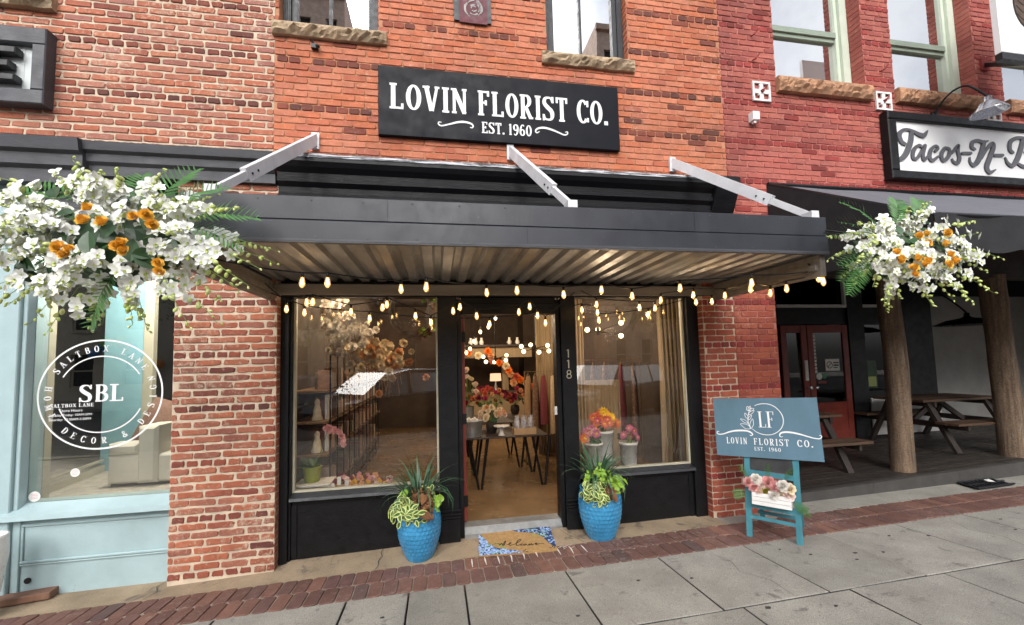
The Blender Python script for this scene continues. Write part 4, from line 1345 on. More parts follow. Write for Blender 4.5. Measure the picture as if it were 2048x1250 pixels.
dk = thing('porch_deck', None, None, (6, .8, .1)); dk['kind'] = 'structure'
pr = random.Random(3)
yy = .205
pm_ = []
for k in range(12):
    pass
while yy < 2.0:
    x = 3.815 + pr.uniform(-1.2, 0)
    while x < 11.4:
        L = pr.uniform(1.6, 2.6)
        a, b = max(x, 3.815), min(x + L, 11.4)
        if b - a > .1:
            l = pr.uniform(-.002, .002)
            mb = MB()
            mb.add([(a, yy, dz(a) + l), (b - .004, yy, dz(b) + l), (b - .004, yy + .086, dz(b) + l), (a, yy + .086, dz(a) + l),
                    (a, yy, dz(a) - .03), (b - .004, yy, dz(b) - .03), (b - .004, yy + .086, dz(b) - .03), (a, yy + .086, dz(a) - .03)],
                   [(0, 1, 2, 3), (4, 5, 1, 0), (5, 6, 2, 1), (6, 7, 3, 2), (7, 4, 0, 3)])
            mb.build('plank', 'deck_plank', dk)
        x += L
    yy += .092
mb = MB()
xs = [3.815, 5.1, 6.4, 7.7, 9.0, 10.3, 11.4]
for a, b in zip(xs[:-1], xs[1:]):
    mb.add([(a + .002, .13, dz(a) + .004), (b - .002, .13, dz(b) + .004), (b - .002, .20, dz(b) + .004), (a + .002, .20, dz(a) + .004), (a + .002, .13, -.3), (b - .002, .13, -.3), (b - .002, .2, -.3), (a + .002, .2, -.3)],
           [(0, 1, 2, 3), (4, 5, 1, 0), (5, 6, 2, 1), (6, 7, 3, 2), (7, 4, 0, 3)])
mb.build('edge_board', 'deck_edge', dk)
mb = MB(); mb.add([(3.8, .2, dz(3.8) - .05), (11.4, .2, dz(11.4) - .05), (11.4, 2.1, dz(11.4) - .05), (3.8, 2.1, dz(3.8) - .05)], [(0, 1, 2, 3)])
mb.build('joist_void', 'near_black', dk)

pw = thing('restaurant_storefront', 'dark restaurant front at the back of the porch with transom windows', 'shop front', (6.5, 2.05, .1))
mb = MB()
mb.box(3.81, 5.64, 2.0, 2.15, .0, 3.2); mb.box(5.64, 7.04, 2.0, 2.15, 2.13, 2.42); mb.box(5.64, 11.4, 2.02, 2.15, 2.98, 3.2)
mb.box(7.04, 7.36, 1.96, 2.15, .1, 3.0); mb.box(8.08, 8.86, 1.98, 2.15, .1, 3.0)
mb.box(7.36, 8.08, 2.0, 2.15, .1, .95); mb.box(7.36, 8.08, 2.0, 2.15, 2.12, 2.42); mb.box(8.86, 11.4, 1.99, 2.15, 2.62, 2.98)
mb.build('dark_frame', 'near_black', pw)
mb = MB(); mb.box(5.64, 7.04, 1.97, 2.02, 2.42, 2.47); mb.box(7.38, 8.06, 1.97, 2.02, 2.42, 2.47); mb.box(7.0, 7.04, 1.97, 2.02, 2.47, 2.95); mb.build('transom_rail', 'white_board', pw)
for a, b, c_, d in ((5.66, 7.0, 2.47, 2.97), (7.38, 8.06, 2.47, 2.97)):
    mb = MB(); mb.box(a, b, 2.04, 2.046, c_, d); mb.build('transom_pane', 'glass_dark', pw)
mb = MB(); mb.box(5.6, 8.1, 2.12, 2.14, 2.45, 2.98); mb.build('transom_blind', 'wall_inside', pw)
mb = MB(); mb.box(7.36, 8.08, 2.06, 2.066, .95, 2.12); mb.build('window_pane', 'glass_dark', pw)
mb = MB(); mb.box(7.3, 8.1, 2.3, 2.32, .9, 2.2); mb.build('window_blind', 'dark_void', pw)
mb = MB(); mb.box(7.40, 7.66, 2.05, 2.055, 1.0, 1.48); mb.build('poster', 'leaf_dark', pw)
mb = MB(); mb.box(7.43, 7.63, 2.045, 2.049, 1.03, 1.2); mb.build('poster_print', 'coleus_edge', pw)
mb = MB(); mb.bbox(7.36, 8.84, 1.93, 1.96, .21, .84, .006); mb.build('low_panel', 'white_board', pw)
mb = MB(); mb.box(8.862, 11.4, 2.0, 2.15, .1, 2.618); mb.build('stucco_wall', 'stucco', pw)
mb = MB(); mb.box(3.815, 11.4, .32, .52, 2.62, 3.2); mb.build('lintel', 'dark_wood', pw)
mb = MB(); mb.box(3.812, 11.4, .52, 2.0, 3.14, 3.19); mb.build('porch_ceiling', 'dark_wood', pw)
mb = MB(); mb.box(3.7, 3.808, .41, 2.15, -.2, 3.2); mb.box(11.4, 11.5, .2, 2.15, -.1, 3.2); mb.build('side_wall', 'stucco', pw)

dr = thing('double_door', 'pair of red glazed restaurant doors with stickers at the back of the porch', 'door', (6.33, 2.0, .12))
for i, (a, b) in enumerate(((5.67, 6.17), (6.185, 7.0))):
    z0, z1 = .12, 2.115
    mb = MB()
    mb.bbox(a, a + .11, 1.955, 2.0, z0, z1, .004); mb.bbox(b - .11, b, 1.955, 2.0, z0, z1, .004)
    mb.bbox(a + .111, b - .111, 1.957, 2.0, z1 - .13, z1, .004); mb.bbox(a + .111, b - .111, 1.957, 2.0, z0, z0 + .22, .004); mb.box(a + .111, b - .111, 1.966, 1.999, z0 + .222, z0 + .56); mb.bbox(a + .111, b - .111, 1.957, 2.0, z0 + .56, z0 + .68, .004)
    lf = mb.build('door_leaf', 'door_red', dr)
    g = MB(); g.box(a + .111, b - .111, 1.975, 1.981, z0 + .68, z1 - .13); g.build('pane', 'glass_dark', lf)
    g = MB(); g.tube([(b - .05 if i == 0 else a + .05, 1.955, 1.06), (b - .05 if i == 0 else a + .05, 1.90, 1.06)], .014, 8); g.ball((b - .05 if i == 0 else a + .05, 1.885, 1.06), .03, .025, .03, 10, 6); g.build('knob', 'chrome', lf)
mb = MB(); mb.box(6.09, 6.15, 1.945, 1.954, 1.18, 1.52); mb.build('push_plate', 'plate_white', dr)
mb = MB(); mb.box(6.52, 6.80, 1.9685, 1.9715, 1.33, 1.53); mb.build('notice', 'tag_white', dr)
mb = MB()
NF = lambda u, v, l: (u, 1.968 - l, v)
emit(mb, [[(6.60 + .055 * cos(2 * pi * k / 16), 1.43 + .055 * sin(2 * pi * k / 16), .012) for k in range(17)], [(6.56, 1.39, .012), (6.64, 1.47, .012)]], NF, .0008)
mb.box(6.675, 6.785, 1.9665, 1.9675, 1.455, 1.475); mb.box(6.675, 6.785, 1.9665, 1.9675, 1.41, 1.435); mb.box(6.675, 6.76, 1.9665, 1.9675, 1.375, 1.39)
mb.build('notice_symbol', 'ink', dr)
for x, z, mm, rr in ((6.38, 1.24, 'tag_white', .055), (6.48, 1.24, 'sticker_green', .045)):
    mb = MB(); mb.tube([(x, 1.972, z), (x, 1.968, z)], rr, 16); mb.build('sticker', mm, dr)
mb = MB(); mb.box(6.35, 6.52, 1.968, 1.972, 1.12, 1.16); mb.build('sticker', 'door_red', dr)
mb = MB()
for k in range(11):
    mb.box(6.31, 6.345, 1.968, 1.972, 1.30 + .06 * k, 1.345 + .06 * k)
mb.build('hours_strip', 'tag_white', dr)
mb = MB(); mb.box(5.60, 7.06, 2.35, 2.37, .1, 2.2); mb.build('dark_hall', 'dark_void', dr)

for i, (x, y, r0, lab) in enumerate(((5.90, .40, .118, 'peeled log post standing behind the right flower arrangement'), (7.72, .40, .132, 'thick log post at the right edge of the picture'), (9.9, .4, .17, 'log post far along the porch beyond the picture'))):
    if i == 2:
        continue
    mb = MB()
    n = 20
    prof = []
    zs = [dz(x) - .02 + k * (2.68 - dz(x)) / 26 for k in range(27)]
    vs = []
    for q, z in enumerate(zs):
        for k in range(n):
            a = 2 * pi * k / n
            rr = r0 * (1 + .13 * noise.noise(Vector((cos(a) * 1.3, sin(a) * 1.3 + i * 9, z * .9))) + .05 * noise.noise(Vector((cos(a) * 4, sin(a) * 4, z * 2.5)))) * (1.06 - .04 * q / 26)
            vs.append((x + .03 * sin(z * 1.3 + i) + rr * cos(a), y + rr * sin(a), z))
    mb.add(vs, [(q * n + k, q * n + (k + 1) % n, (q + 1) * n + (k + 1) % n, (q + 1) * n + k) for q in range(26) for k in range(n)])
    o = mb.build('log_post', 'log_wood', base=(x, y, dz(x)), smooth=True)
    tag(o, lab, 'post', 'log posts along the porch')

gooseneck('gooseneck_lamp', 'black gooseneck lamp hanging in the dark porch beside the grey stucco wall', (8.05, 1.95, 2.18), (.35, -.75), .2, .40, 'black_metal', .42)


def picnic_table(name, label, ox, oy, rot):
    tl = thing(name, label, 'picnic table', (0, 0, 0), 'picnic tables on the porch')
    L = 1.5
    for k in range(5):
        mb = MB(); y = -.36 + .147 * k; mb.bbox(-L / 2, L / 2, y, y + .138, .70, .735, .004); mb.build('plank', 'table_wood', tl)
    for s in (-1, 1):
        for k in range(2):
            mb = MB(); y = s * .62 + (-.145 if k == 0 else .0); mb.bbox(-L / 2, L / 2, y, y + .138, .41, .445, .004); mb.build('seat_plank', 'table_wood', tl)
    for x in (-.55, .55):
        for s in (-1, 1):
            mb = MB(); mb.beam((x, s * .26, .70), (x, s * .60, 0), .045, .09, (1, 0, 0)); mb.build('leg', 'dark_wood', tl)
        mb = MB(); mb.beam((x + .047, -.72, .37), (x + .047, .72, .37), .04, .08); mb.beam((x + .047, -.34, .66), (x + .047, .34, .66), .04, .08); mb.build('cross_beam', 'dark_wood', tl)
    mb = MB(); mb.beam((-.5, 0, .37), (-.05, 0, .66), .04, .07); mb.beam((.5, 0, .37), (.05, 0, .66), .04, .07); mb.build('brace', 'dark_wood', tl)
    tl.location = (ox, oy, dz(ox)); tl.rotation_euler = (0, 0, rot)
    return tl


picnic_table('picnic_table', 'wooden picnic table mostly hidden behind the blue easel sign', 4.72, 1.15, 0)
picnic_table('picnic_table', 'wooden picnic table between the two log posts', 7.75, 1.25, 0)

# ================================================================== FLORIST AWNING
aw = thing('awning', 'flat metal awning with dark painted fascia and corrugated underside over the florist door', 'awning', (.75, -.65, 2.42))
AX0, AX1, AYF = -1.52, 3.06, -1.35
mb = MB(); mb.bbox(AX0, AX1, AYF - .035, AYF, 2.425, 2.558, .004); mb.build('fascia_board', 'fascia_paint', aw)
mb = MB(); mb.bbox(AX0, AX1, AYF - .028, AYF, 2.563, 2.715, .004); mb.build('fascia_board', 'fascia_paint', aw)
mb = MB(); mb.add([(AX0, AYF - .037, 2.424), (AX1, AYF - .037, 2.424), (AX1, AYF - .0365, 2.437), (AX0, AYF - .0365, 2.437)], [(0, 1, 2, 3)])
mb.beam((AX0, AYF - .02, 2.418), (AX1, AYF - .02, 2.418), .035, .008); mb.build('drip_edge', 'grey_cornice', aw)
for x0 in (AX0, AX1 - .05):
    mb = MB(); mb.bbox(x0, x0 + .05, AYF + .002, .025, 2.25, 2.42, .004); mb.build('side_beam', 'beam_wood', aw)
    mb = MB(); mb.box(x0 + .002, x0 + .03, AYF + .002, .02, 2.42, 2.70); mb.build('side_board', 'fascia_paint', aw)
    s = 1 if x0 < 0 else -1
    xa = x0 + (.051 if s > 0 else -.001)
    mb = MB(); mb.box(min(xa, xa + s * .025), max(xa, xa + s * .025), AYF + .03, -.005, 2.30, 2.345); mb.build('ledger_strip', 'beam_wood', aw)
mb = MB(); mb.bbox(AX0 + .052, AX1 - .052, -.045, .028, 2.30, 2.398, .004); mb.build('back_beam', 'beam_wood', aw)
# corrugated sheets, one strip each
cx = AX0 + .06
k = 0
while cx < AX1 - .08:
    wv, n = .152, 1
    e = min(cx + wv * 4, AX1 - .06)
    mb = MB()
    pr_ = []
    x = cx
    while x < e - .01:
        pr_ += [(x, 2.432), (x + .064, 2.432), (x + .082, 2.463), (x + .128, 2.463), (x + .146, 2.432)]
        x += wv
    pr_.append((min(x, e), 2.432))
    zo = .0015 * (k % 2)
    vs = [(px, AYF + .002, pz + zo + .004) for px, pz in pr_] + [(px, .03, pz + zo) for px, pz in pr_]
    q = len(pr_)
    mb.add(vs, [(i, i + 1, q + i + 1, q + i) for i in range(q - 1)])
    mb.build('roof_sheet', 'corrugated', aw)
    cx = e; k += 1
mb = MB(); mb.box(AX0 + .04, AX1 - .04, AYF + .004, .02, 2.49, 2.50); mb.build('roof_deck', 'fascia_paint', aw)
mb = MB()
for k in range(15):
    x = AX0 + .12 + k * .312
    mb.tube([(x, AYF - .031, 2.69), (x, AYF - .028, 2.69)], .007, 6); mb.tube([(x + .03, AYF - .038, 2.45), (x + .03, AYF - .035, 2.45)], .006, 6)
mb.build('screw_heads', 'grey_cornice', aw)['kind'] = 'stuff'
mb = MB(); mb.box(.62, .624, AYF - .0365, AYF - .034, 2.426, 2.556); mb.box(-.31, -.306, AYF - .0295, AYF - .027, 2.565, 2.713); mb.box(1.9, 1.904, AYF - .0295, AYF - .027, 2.565, 2.713)
mb.build('board_joint', 'near_black', aw)
for i, (wx, wz, fx, lab) in enumerate(((-1.12, 3.80, -1.37, 0), (.77, 3.81, .97, 0), (2.60, 3.79, 3.0, 0))):
    a = Vector((wx, -.02, wz)); b = Vector((fx, AYF + .06, 2.76))
    d = (b - a)
    mb = MB()
    mid = a + d * .78
    mb.beam(a, mid, .046, .092, (0, 0, 1))
    rod = mb.build('tie_rod', 'white_steel', aw)
    mb = MB(); mb.beam(a + d * .74, b, .034, .052); mb.build('inner_bar', 'white_steel', rod)
    mb = MB(); mb.box(wx - .035, wx + .035, -.035, -.006, wz - .10, wz + .06); mb.build('wall_plate', 'white_steel', rod)
    mb = MB(); mb.box(fx - .035, fx + .035, AYF + .005, AYF + .10, 2.716, 2.78); mb.build('foot_bracket', 'white_steel', rod)
    mb = MB()
    for t_ in (.70, .75):
        p = a + d * t_
        mb.tube([p + Vector((-.032, 0, 0)), p + Vector((.032, 0, 0))], .008, 6)
    mb.build('bolt', 'black_metal', rod)

# ================================================================== FLORIST SHOP FRONT
sf = thing('storefront', 'black painted wooden florist shop front with two display windows', 'shop front', (.7, .15, -.1))
BK = 'black_paint'


def post(x0, x1, zb, plinth=True):
    mb = MB()
    mb.bbox(x0, x1, .085, .25, zb, 2.50, .005)
    o = mb.build('post', BK, sf)
    if plinth:
        mb = MB()
        mb.bbox(x0 - .006, x1 + .006, .070, .084, zb, .11, .004)
        for z in (.118, .148, .185):
            mb.bbox(x0 - .008, x1 + .008, .066, .084, z, z + .018, .004)
        mb.build('plinth', BK, o)
    return o


post(-1.447, -1.372, -.2, False)
mb = MB(); mb.bbox(-1.371, -1.352, .11, .2, -.16, 2.30, .003); mb.build('jamb', BK, sf)
post(.005, .195, -.12)
mb = MB(); mb.bbox(.197, .243, .125, .26, -.10, 2.28, .004); mb.build('jamb', BK, sf)
post(1.285, 1.445, -.14)
mb = MB(); mb.bbox(1.236, 1.283, .125, .26, -.10, 2.28, .004); mb.build('jamb', BK, sf)
post(2.745, 2.882, -.15, False)
mb = MB(); mb.bbox(.244, 1.235, .12, .26, 2.128, 2.30, .006); mb.bbox(.196, 1.284, .10, .12, 2.19, 2.235, .004); mb.build('door_head', BK, sf)
mb = MB(); mb.box(-1.45, 2.884, .10, .25, 2.301, 2.50); mb.build('head_board', BK, sf)
WIN = ((-1.35, .003, 'n'), (1.447, 2.743, 'n'))
for a, b, _ in WIN:
    mb = MB(); mb.bbox(a, b, .132, .25, -.2, .395, .004); bh = mb.build('bulkhead', BK, sf)
    mb = MB()
    mb.bbox(a + .02, b - .02, .118, .131, .355, .385, .004)
    mb.bbox(a + .0, a + .05, .122, .131, -.12, .352, .003); mb.bbox(b - .05, b, .122, .131, -.12, .352, .003)
    mb.build('moulding', BK, bh)
    mb = MB()
    mb.sweep_x([(.05, .405), (.25, .397), (.25, .455), (.15, .455), (.06, .43)], a + .001, b - .001); mb.build('sill', 'frame_dark', sf)
    mb = MB()
    mb.box(a, a + .018, .15, .2, .458, 2.30); mb.box(b - .018, b, .15, .2, .458, 2.30); mb.box(a + .018, b - .018, .15, .2, .458, .474)
    mb.build('window_bead', 'pale_frame', sf)
    mb = MB(); mb.box(a + .018, b - .018, .168, .174, .474, 2.30); mb.build('pane', 'glass_shop', sf)
mb = MB(); mb.sweep_x([(.10, -.055), (.16, -.004), (.30, .0), (.30, -.12), (.10, -.12)], .244, 1.235); mb.build('threshold', 'galvanised', sf)
dr = thing('door', 'red edged shop door swung open into the florist shop', 'door', (.265, .27, 0))
mb = MB(); mb.bbox(.247, .282, .262, 1.10, .012, 2.12, .003); dl = mb.build('door_leaf', 'door_red', dr)
for z in (.22, 1.05, 1.9):
    mb = MB(); mb.box(.246, .29, .252, .261, z - .055, z + .055); mb.build('hinge', 'black_metal', dr)
mb = MB(); mb.box(.244, .25, .2605, .2615, 1.28, 1.36); mb.build('latch', 'chrome', dr)
mb = MB(); mb.bbox(1.212, 1.235, .15, .20, 1.06, 1.145, .004)
tag(mb.build('door_sensor', 'white_ceramic', base=(1.22, .17, 1.1)), 'small white plastic sensor on the right door jamb', 'sensor')
# 118 running down the post
hn = thing('house_number', 'pale metal numerals 1 1 8 running down the black post', 'house number', (1.355, .08, 1.6))
NFN = lambda u, v, l: (u, .0845 - l, v)
for ch, z in (('1', 1.70), ('1', 1.59), ('8', 1.485)):
    mb = MB()
    if ch == '1':
        emit(mb, [[(1.355, z - .043, .011), (1.355, z + .043, .011)], [(1.338, z + .03, .007), (1.355, z + .041, .009)]], NFN, .004)
    else:
        emit(mb, [[(1.355 + .02 * cos(q), z + .019 + .02 * sin(q), .009) for q in [2 * pi * k / 14 for k in range(15)]], [(1.355 + .024 * cos(q), z - .022 + .022 * sin(q), .009) for q in [2 * pi * k / 14 for k in range(15)]]], NFN, .004)
    mb.build('numeral', 'pale_frame', hn)

# ================================================================== TEAL SHOP FRONT
ts = thing('storefront', 'pale teal painted shop front with round white SBL window decal', 'shop front', (-3, .1, -.2))
TP = 'teal_paint'
mb = MB(); mb.bbox(-7.0, -3.49, .06, .3, -.5, 3.26, .006); mb.build('post', TP, ts)
mb = MB(); mb.bbox(-3.488, -3.455, .09, .3, .5, 3.2, .004); mb.build('window_bead', TP, ts)
mb = MB(); mb.bbox(-2.345, -2.287, .12, .3, -.3, 3.2, .004); mb.build('post', TP, ts)
mb = MB(); mb.bbox(-3.488, -2.347, .075, .3, 3.08, 3.25, .004); mb.build('head', 'grey_cornice', ts)
mb = MB(); mb.sweep_x([(.02, .43), (.3, .43), (.3, .535), (.17, .535), (.03, .475)], -3.70, -2.29); mb.build('sill', TP, ts)
mb = MB(); mb.box(-3.488, -2.29, .11, .3, -.5, .428); bh = mb.build('bulkhead', TP, ts)
mb = MB()
mb.bbox(-3.488, -3.43, .092, .109, -.3, .425, .004); mb.bbox(-3.428, -2.292, .094, .109, .355, .38, .006); mb.bbox(-3.428, -2.292, .092, .109, .06, .082, .006); mb.bbox(-3.428, -2.292, .096, .109, .042, .056, .004); mb.bbox(-3.428, -3.41, .097, .109, .084, .353, .003); mb.bbox(-2.31, -2.292, .097, .109, .084, .353, .003)
mb.build('moulding', TP, bh)
mb = MB(); mb.tube([(-3.37, .10, -.08), (-3.37, .109, -.08)], .024, 10); mb.build('pipe_hole', 'near_black', bh)
mb = MB(); mb.box(-3.455, -2.346, .17, .177, .536, 3.08); pane = mb.build('pane', 'glass_teal', ts)
# decal on the pane (seen on the street side)
dc = thing('window_decal', 'round white decal reading SBL, SALTBOX LANE, HOME DECOR & DESIGN on the teal shop window', 'decal', (-2.83, .168, 1.3))
DX, DZ_, DR = -2.936, 1.436, .477
DF = lambda u, v, l: (DX + u, .1685 - l, DZ_ + v)


def ring(r, a0, a1, wd, n=48):
    return [(r * cos(radians(a0 + (a1 - a0) * k / n)), r * sin(radians(a0 + (a1 - a0) * k / n)), wd) for k in range(n + 1)]


mb = MB(); emit(mb, [ring(DR, 0, 360, .014, 80), ring(.335, 30, 152, .010), ring(.335, 200, 336, .010)], DF, .0005); mb.build('rings', 'sign_white', dc)
mb = MB()


def arc_text(txt, r, a_mid, a_span, ht, inside=False):
    n = len(txt)
    for i, ch in enumerate(txt):
        if ch == ' ':
            continue
        f = (i + .5) / n - .5
        mb = MB()
        a = radians(a_mid - f * a_span) if not inside else radians(a_mid + f * a_span)
        g, adv = glyph(ch, .17, .07, .08)
        for st in g:
            q = []
            for x, y, wd in st:
                lx, ly = (x - adv / 2) * ht * 1.1, (y - .5) * ht
                if not inside:
                    px = r * cos(a) + lx * sin(a) + ly * cos(a); py = r * sin(a) - lx * cos(a) + ly * sin(a)
                else:
                    px = r * cos(a) - lx * sin(a) - ly * cos(a); py = r * sin(a) + lx * cos(a) - ly * sin(a)
                q.append((px, py, wd * ht))
            emit(mb, [q], DF, .0005)
        mb.build('letter', 'sign_white', dc)


arc_text('SALTBOX LANE', .405, 92, 124, .056)
arc_text('HOME DECOR & DESIGN', .405, 275, 218, .056, True)
for g in text_glyphs('SBL', .345, .15, .06, T=.17, t=.06, s=.1):
    mb = MB(); emit(mb, [[(p[0] - .172, p[1] - .065, p[2]) for p in q] for q in g], DF, .0006); mb.build('letter', 'sign_white', dc)
mb = MB()
st, wd = text_strokes('SALTBOX LANE', .33, .030, .12, T=.15, t=.07)
emit(mb, [[(p[0] - .385, p[1] - .105, p[2]) for p in q] for q in st], DF, .0006)
mb.build('lettering', 'sign_white', dc)
for txt, x, z, s in (('Store Hours', -.31, -.145, .034), ('Tuesday-Friday: 10AM-5PM', -.39, -.182, .029), ('Saturday: 10:30AM-3:30PM', -.39, -.22, .029)):
    sans(txt, s, lambda u, v, l, x=x, z=z: DF(u + x, v + z, l), 'lettering', 'sign_white', dc)
for x, z, r_, mm, l in ((-3.40, .585, .043, 'tag_white', 'round white and pink sticker low on the pale window frame edge'), (-3.11, .765, .036, 'tag_white', 'round white sticker low in the dark part of the teal shop window')):
    stt = thing('sticker', l, 'sticker', (x, .168, z))
    mb = MB(); mb.tube([(x, .1685, z), (x, .1675, z)], r_, 18); mb.build('disc', mm, stt)
    mb = MB()
    for k in range(4):
        mb.box(x - r_ * .6, x + r_ * .6, .1668, .1673, z + r_ * (.45 - .3 * k), z + r_ * (.55 - .3 * k))
    mb.build('print', 'sticker_pink', stt)

# inside the teal shop
def struct(name, m, parts):
    mb = MB()
    for p in parts:
        mb.box(*p)
    o = mb.build(name, m); o['kind'] = 'structure'
    return o


struct('display_floor', 'rug', [(-7, -2.3, .31, 5, .38, .47)])
struct('showroom_wall', 'dark_void', [(-7.1, -7.0, .31, 5, .4, 3.2), (-7, -2.3, 4.9, 5, .47, 3.2), (-2.28, -2.18, .35, 5, .4, 3.2)])
struct('showroom_ceiling', 'pale_frame', [(-7, -2.3, .31, 5, 3.2, 3.28)])
# pale inner frame along the left, teal folded screen and dark opening behind it
ip = thing('display_partition', 'pale framed partition with a narrow teal panel standing inside the teal shop window', 'partition', (-3.6, 1.2, .47))
mb = MB(); mb.bbox(-3.76, -3.50, .36, .44, .472, 3.15, .004); mb.build('frame_post', 'pale_frame', ip)
mb = MB(); mb.bbox(-3.90, -3.482, 1.6, 1.64, .472, 3.1, .003); mb.build('teal_panel', 'teal_dim', ip)
mb = MB(); mb.bbox(-3.48, -3.375, 1.58, 1.66, .472, 3.1, .004); mb.build('frame_post', 'pale_frame', ip)
mb = MB(); mb.beam((-3.70, .46, .51), (-3.86, 1.58, .51), .05, .075); mb.beam((-3.70, .46, .60), (-3.86, 1.58, .60), .03, .025); mb.build('skirting', 'pale_frame', ip)
mb = MB(); mb.box(-3.37, -2.29, 2.3, 2.36, .472, 3.15); mb.build('dark_panel', 'dark_void', ip)
l_ = bpy.data.lights.new('showroom_fill', 'POINT'); l_.energy = 105; l_.color = (1, .94, .85); l_.shadow_soft_size = .15  # unseen point light added to brighten the dark showroom
lo_ = bpy.data.objects.new('showroom_fill', l_); COL.objects.link(lo_); lo_.location = (-2.95, .85, 2.85)
ac = thing('armchair', 'cream upholstered armchair behind the teal shop window', 'armchair', (-2.75, 1.2, .47))
mb = MB(); mb.bbox(-3.28, -2.4, .78, 1.6, .50, .78, .02); mb.build('seat', 'armchair', ac)
mb = MB(); mb.bbox(-3.0, -2.82, .74, 1.6, .50, 1.07, .03); mb.build('arm', 'armchair', ac)
mb = MB(); mb.bbox(-3.28, -3.005, .77, 1.0, .785, .90, .03); mb.build('cushion', 'armchair', ac)
mb = MB(); mb.bbox(-3.1, -2.4, 1.45, 1.66, .78, 1.25, .03); mb.build('backrest', 'armchair', ac)
mb = MB(); mb.box(-3.25, -2.43, .80, 1.58, .472, .50); mb.build('plinth', 'dark_wood', ac)
pl = MB()
pts = [(-.26, -.25), (.20, -.27), (.27, .22), (-.22, .28)]
g = []
for i in range(9):
    for j in range(9):
        u, v = i / 8, j / 8
        x = (1 - u) * (1 - v) * pts[0][0] + u * (1 - v) * pts[1][0] + u * v * pts[2][0] + (1 - u) * v * pts[3][0]
        z = (1 - u) * (1 - v) * pts[0][1] + u * (1 - v) * pts[1][1] + u * v * pts[2][1] + (1 - u) * v * pts[3][1]
        d = .075 * (sin(pi * u) * sin(pi * v)) ** .5
        g.append((x, d, z))
fs = [(i * 9 + j, (i + 1) * 9 + j, (i + 1) * 9 + j + 1, i * 9 + j + 1) for i in range(8) for j in range(8)]
pl.add([(x, -d, z) for x, d, z in g] + [(x, d, z) for x, d, z in g], fs + [tuple(81 + k for k in reversed(q)) for q in fs])
pl.xf(Matrix.Translation((-2.98, 1.15, 1.03)) @ Matrix.Rotation(radians(14), 4, 'Y') @ Matrix.Rotation(radians(-18), 4, 'X'))
tag(pl.build('pillow', 'pillow_brown', base=(-2.98, 1.15, .8), smooth=True), 'brown patterned pillow leaning on the cream armchair', 'pillow')
tl = thing('table_lamp', 'table lamp with a wide white shade beside the cream armchair', 'table lamp', (-2.88, 1.8, .9))
mb = MB(); mb.lathe([(.25, 0), (.15, .26), (.148, .26), (.248, .0)], 20, (-2.95, 1.9, 1.32)); mb.build('shade', 'lamp_shade', tl, smooth=True)
mb = MB(); mb.lathe([(.10, .47), (.10, .49), (.03, .52), (.03, .7), (.09, .9), (.1, 1.05), (.03, 1.25), (.012, 1.5)], 14, (-2.95, 1.9, 0)); mb.build('base', 'white_ceramic', tl, smooth=True)
# white planter rim and the wooden block at the left edge of the picture
mb = MB(); mb.lathe([(.06, -.24), (.10, .0), (.13, .25), (.125, .375), (.125, .40), (.11, .40), (.10, .36)], 20, (-3.42, -.2, 0))
tag(mb.build('planter', 'white_ceramic', base=(-3.42, -.2, -.24), smooth=True), 'white flared planter cut off by the left edge of the picture', 'planter')
mb = MB(); mb.bbox(-3.78, -3.34, 0, .12, 0, .055, .006)
o = mb.build('timber_block', 'timber_block', base=(-3.56, .06, 0)); o.location = (-3.36, .035, -.208); o.rotation_euler = (.0, -.03, .14)
tag(o, 'weathered reddish block lying on the pavement under the teal shop front', 'block')

# drain grate
gr = thing('drain_grate', 'black iron drain grate with a scrap of white paper by the porch step', 'drain grate', (6.45, -.06, -.01))
mb = MB(); mb.add([(6.2, -.17, gz(6.2, -.17) + .014), (6.75, -.17, gz(6.75, -.17) + .014), (6.85, .10, apron_z(6.85, .1) + .014), (6.3, .10, apron_z(6.3, .1) + .014)], [(0, 1, 2, 3)]); mb.build('pit', 'near_black', gr)
for k in range(9):
    x = 6.22 + .062 * k
    mb = MB(); mb.beam((x, -.165, gz(x, -.165) + .024), (x + .10, .095, apron_z(x + .1, .095) + .024), .02, .012); mb.build('bar', 'frame_dark', gr)
mb = MB()
for y_, f in ((-.165, 0), (-.04, .05), (.09, .1)):
    mb.beam((6.2 + f, y_, apron_z(6.2, y_) + .027), (6.76 + f, y_, apron_z(6.8, y_) + .027), .02, .014)
mb.build('rim', 'frame_dark', gr)
mb = MB(); mb.add([(6.5, -.08, .045), (6.58, -.10, .04), (6.6, -.03, .055), (6.53, -.02, .05)], [(0, 1, 2, 3)])
tag(mb.build('paper_scrap', 'tag_white', base=(6.55, -.06, .03)), 'crumpled scrap of white paper lying on the drain grate', 'litter')

# ================================================================== LIGHT STRINGS
def bulb_meshes():
    g = MB()
    g.lathe([(.010, -.008), (.012, -.014), (.017, -.036), (.0195, -.052), (.017, -.066), (.010, -.077), (.003, -.082), (.0005, -.0825)], 10)
    f = MB()
    for k in range(6):
        a = 2 * pi * k / 6
        f.tube([(.004 * cos(a), .004 * sin(a), -.022), (.0075 * cos(a + .5), .0075 * sin(a + .5), -.058)], .0013, 3)
    s = MB(); s.lathe([(.0005, .022), (.010, .021), (.0115, .010), (.0115, -.010), (.009, -.012)], 8)
    return g.mesh('bulb', 'bulb_glass', True), f.mesh('filament', 'filament'), s.mesh('socket', 'black_metal', True)


BG, BF, BS = bulb_meshes()


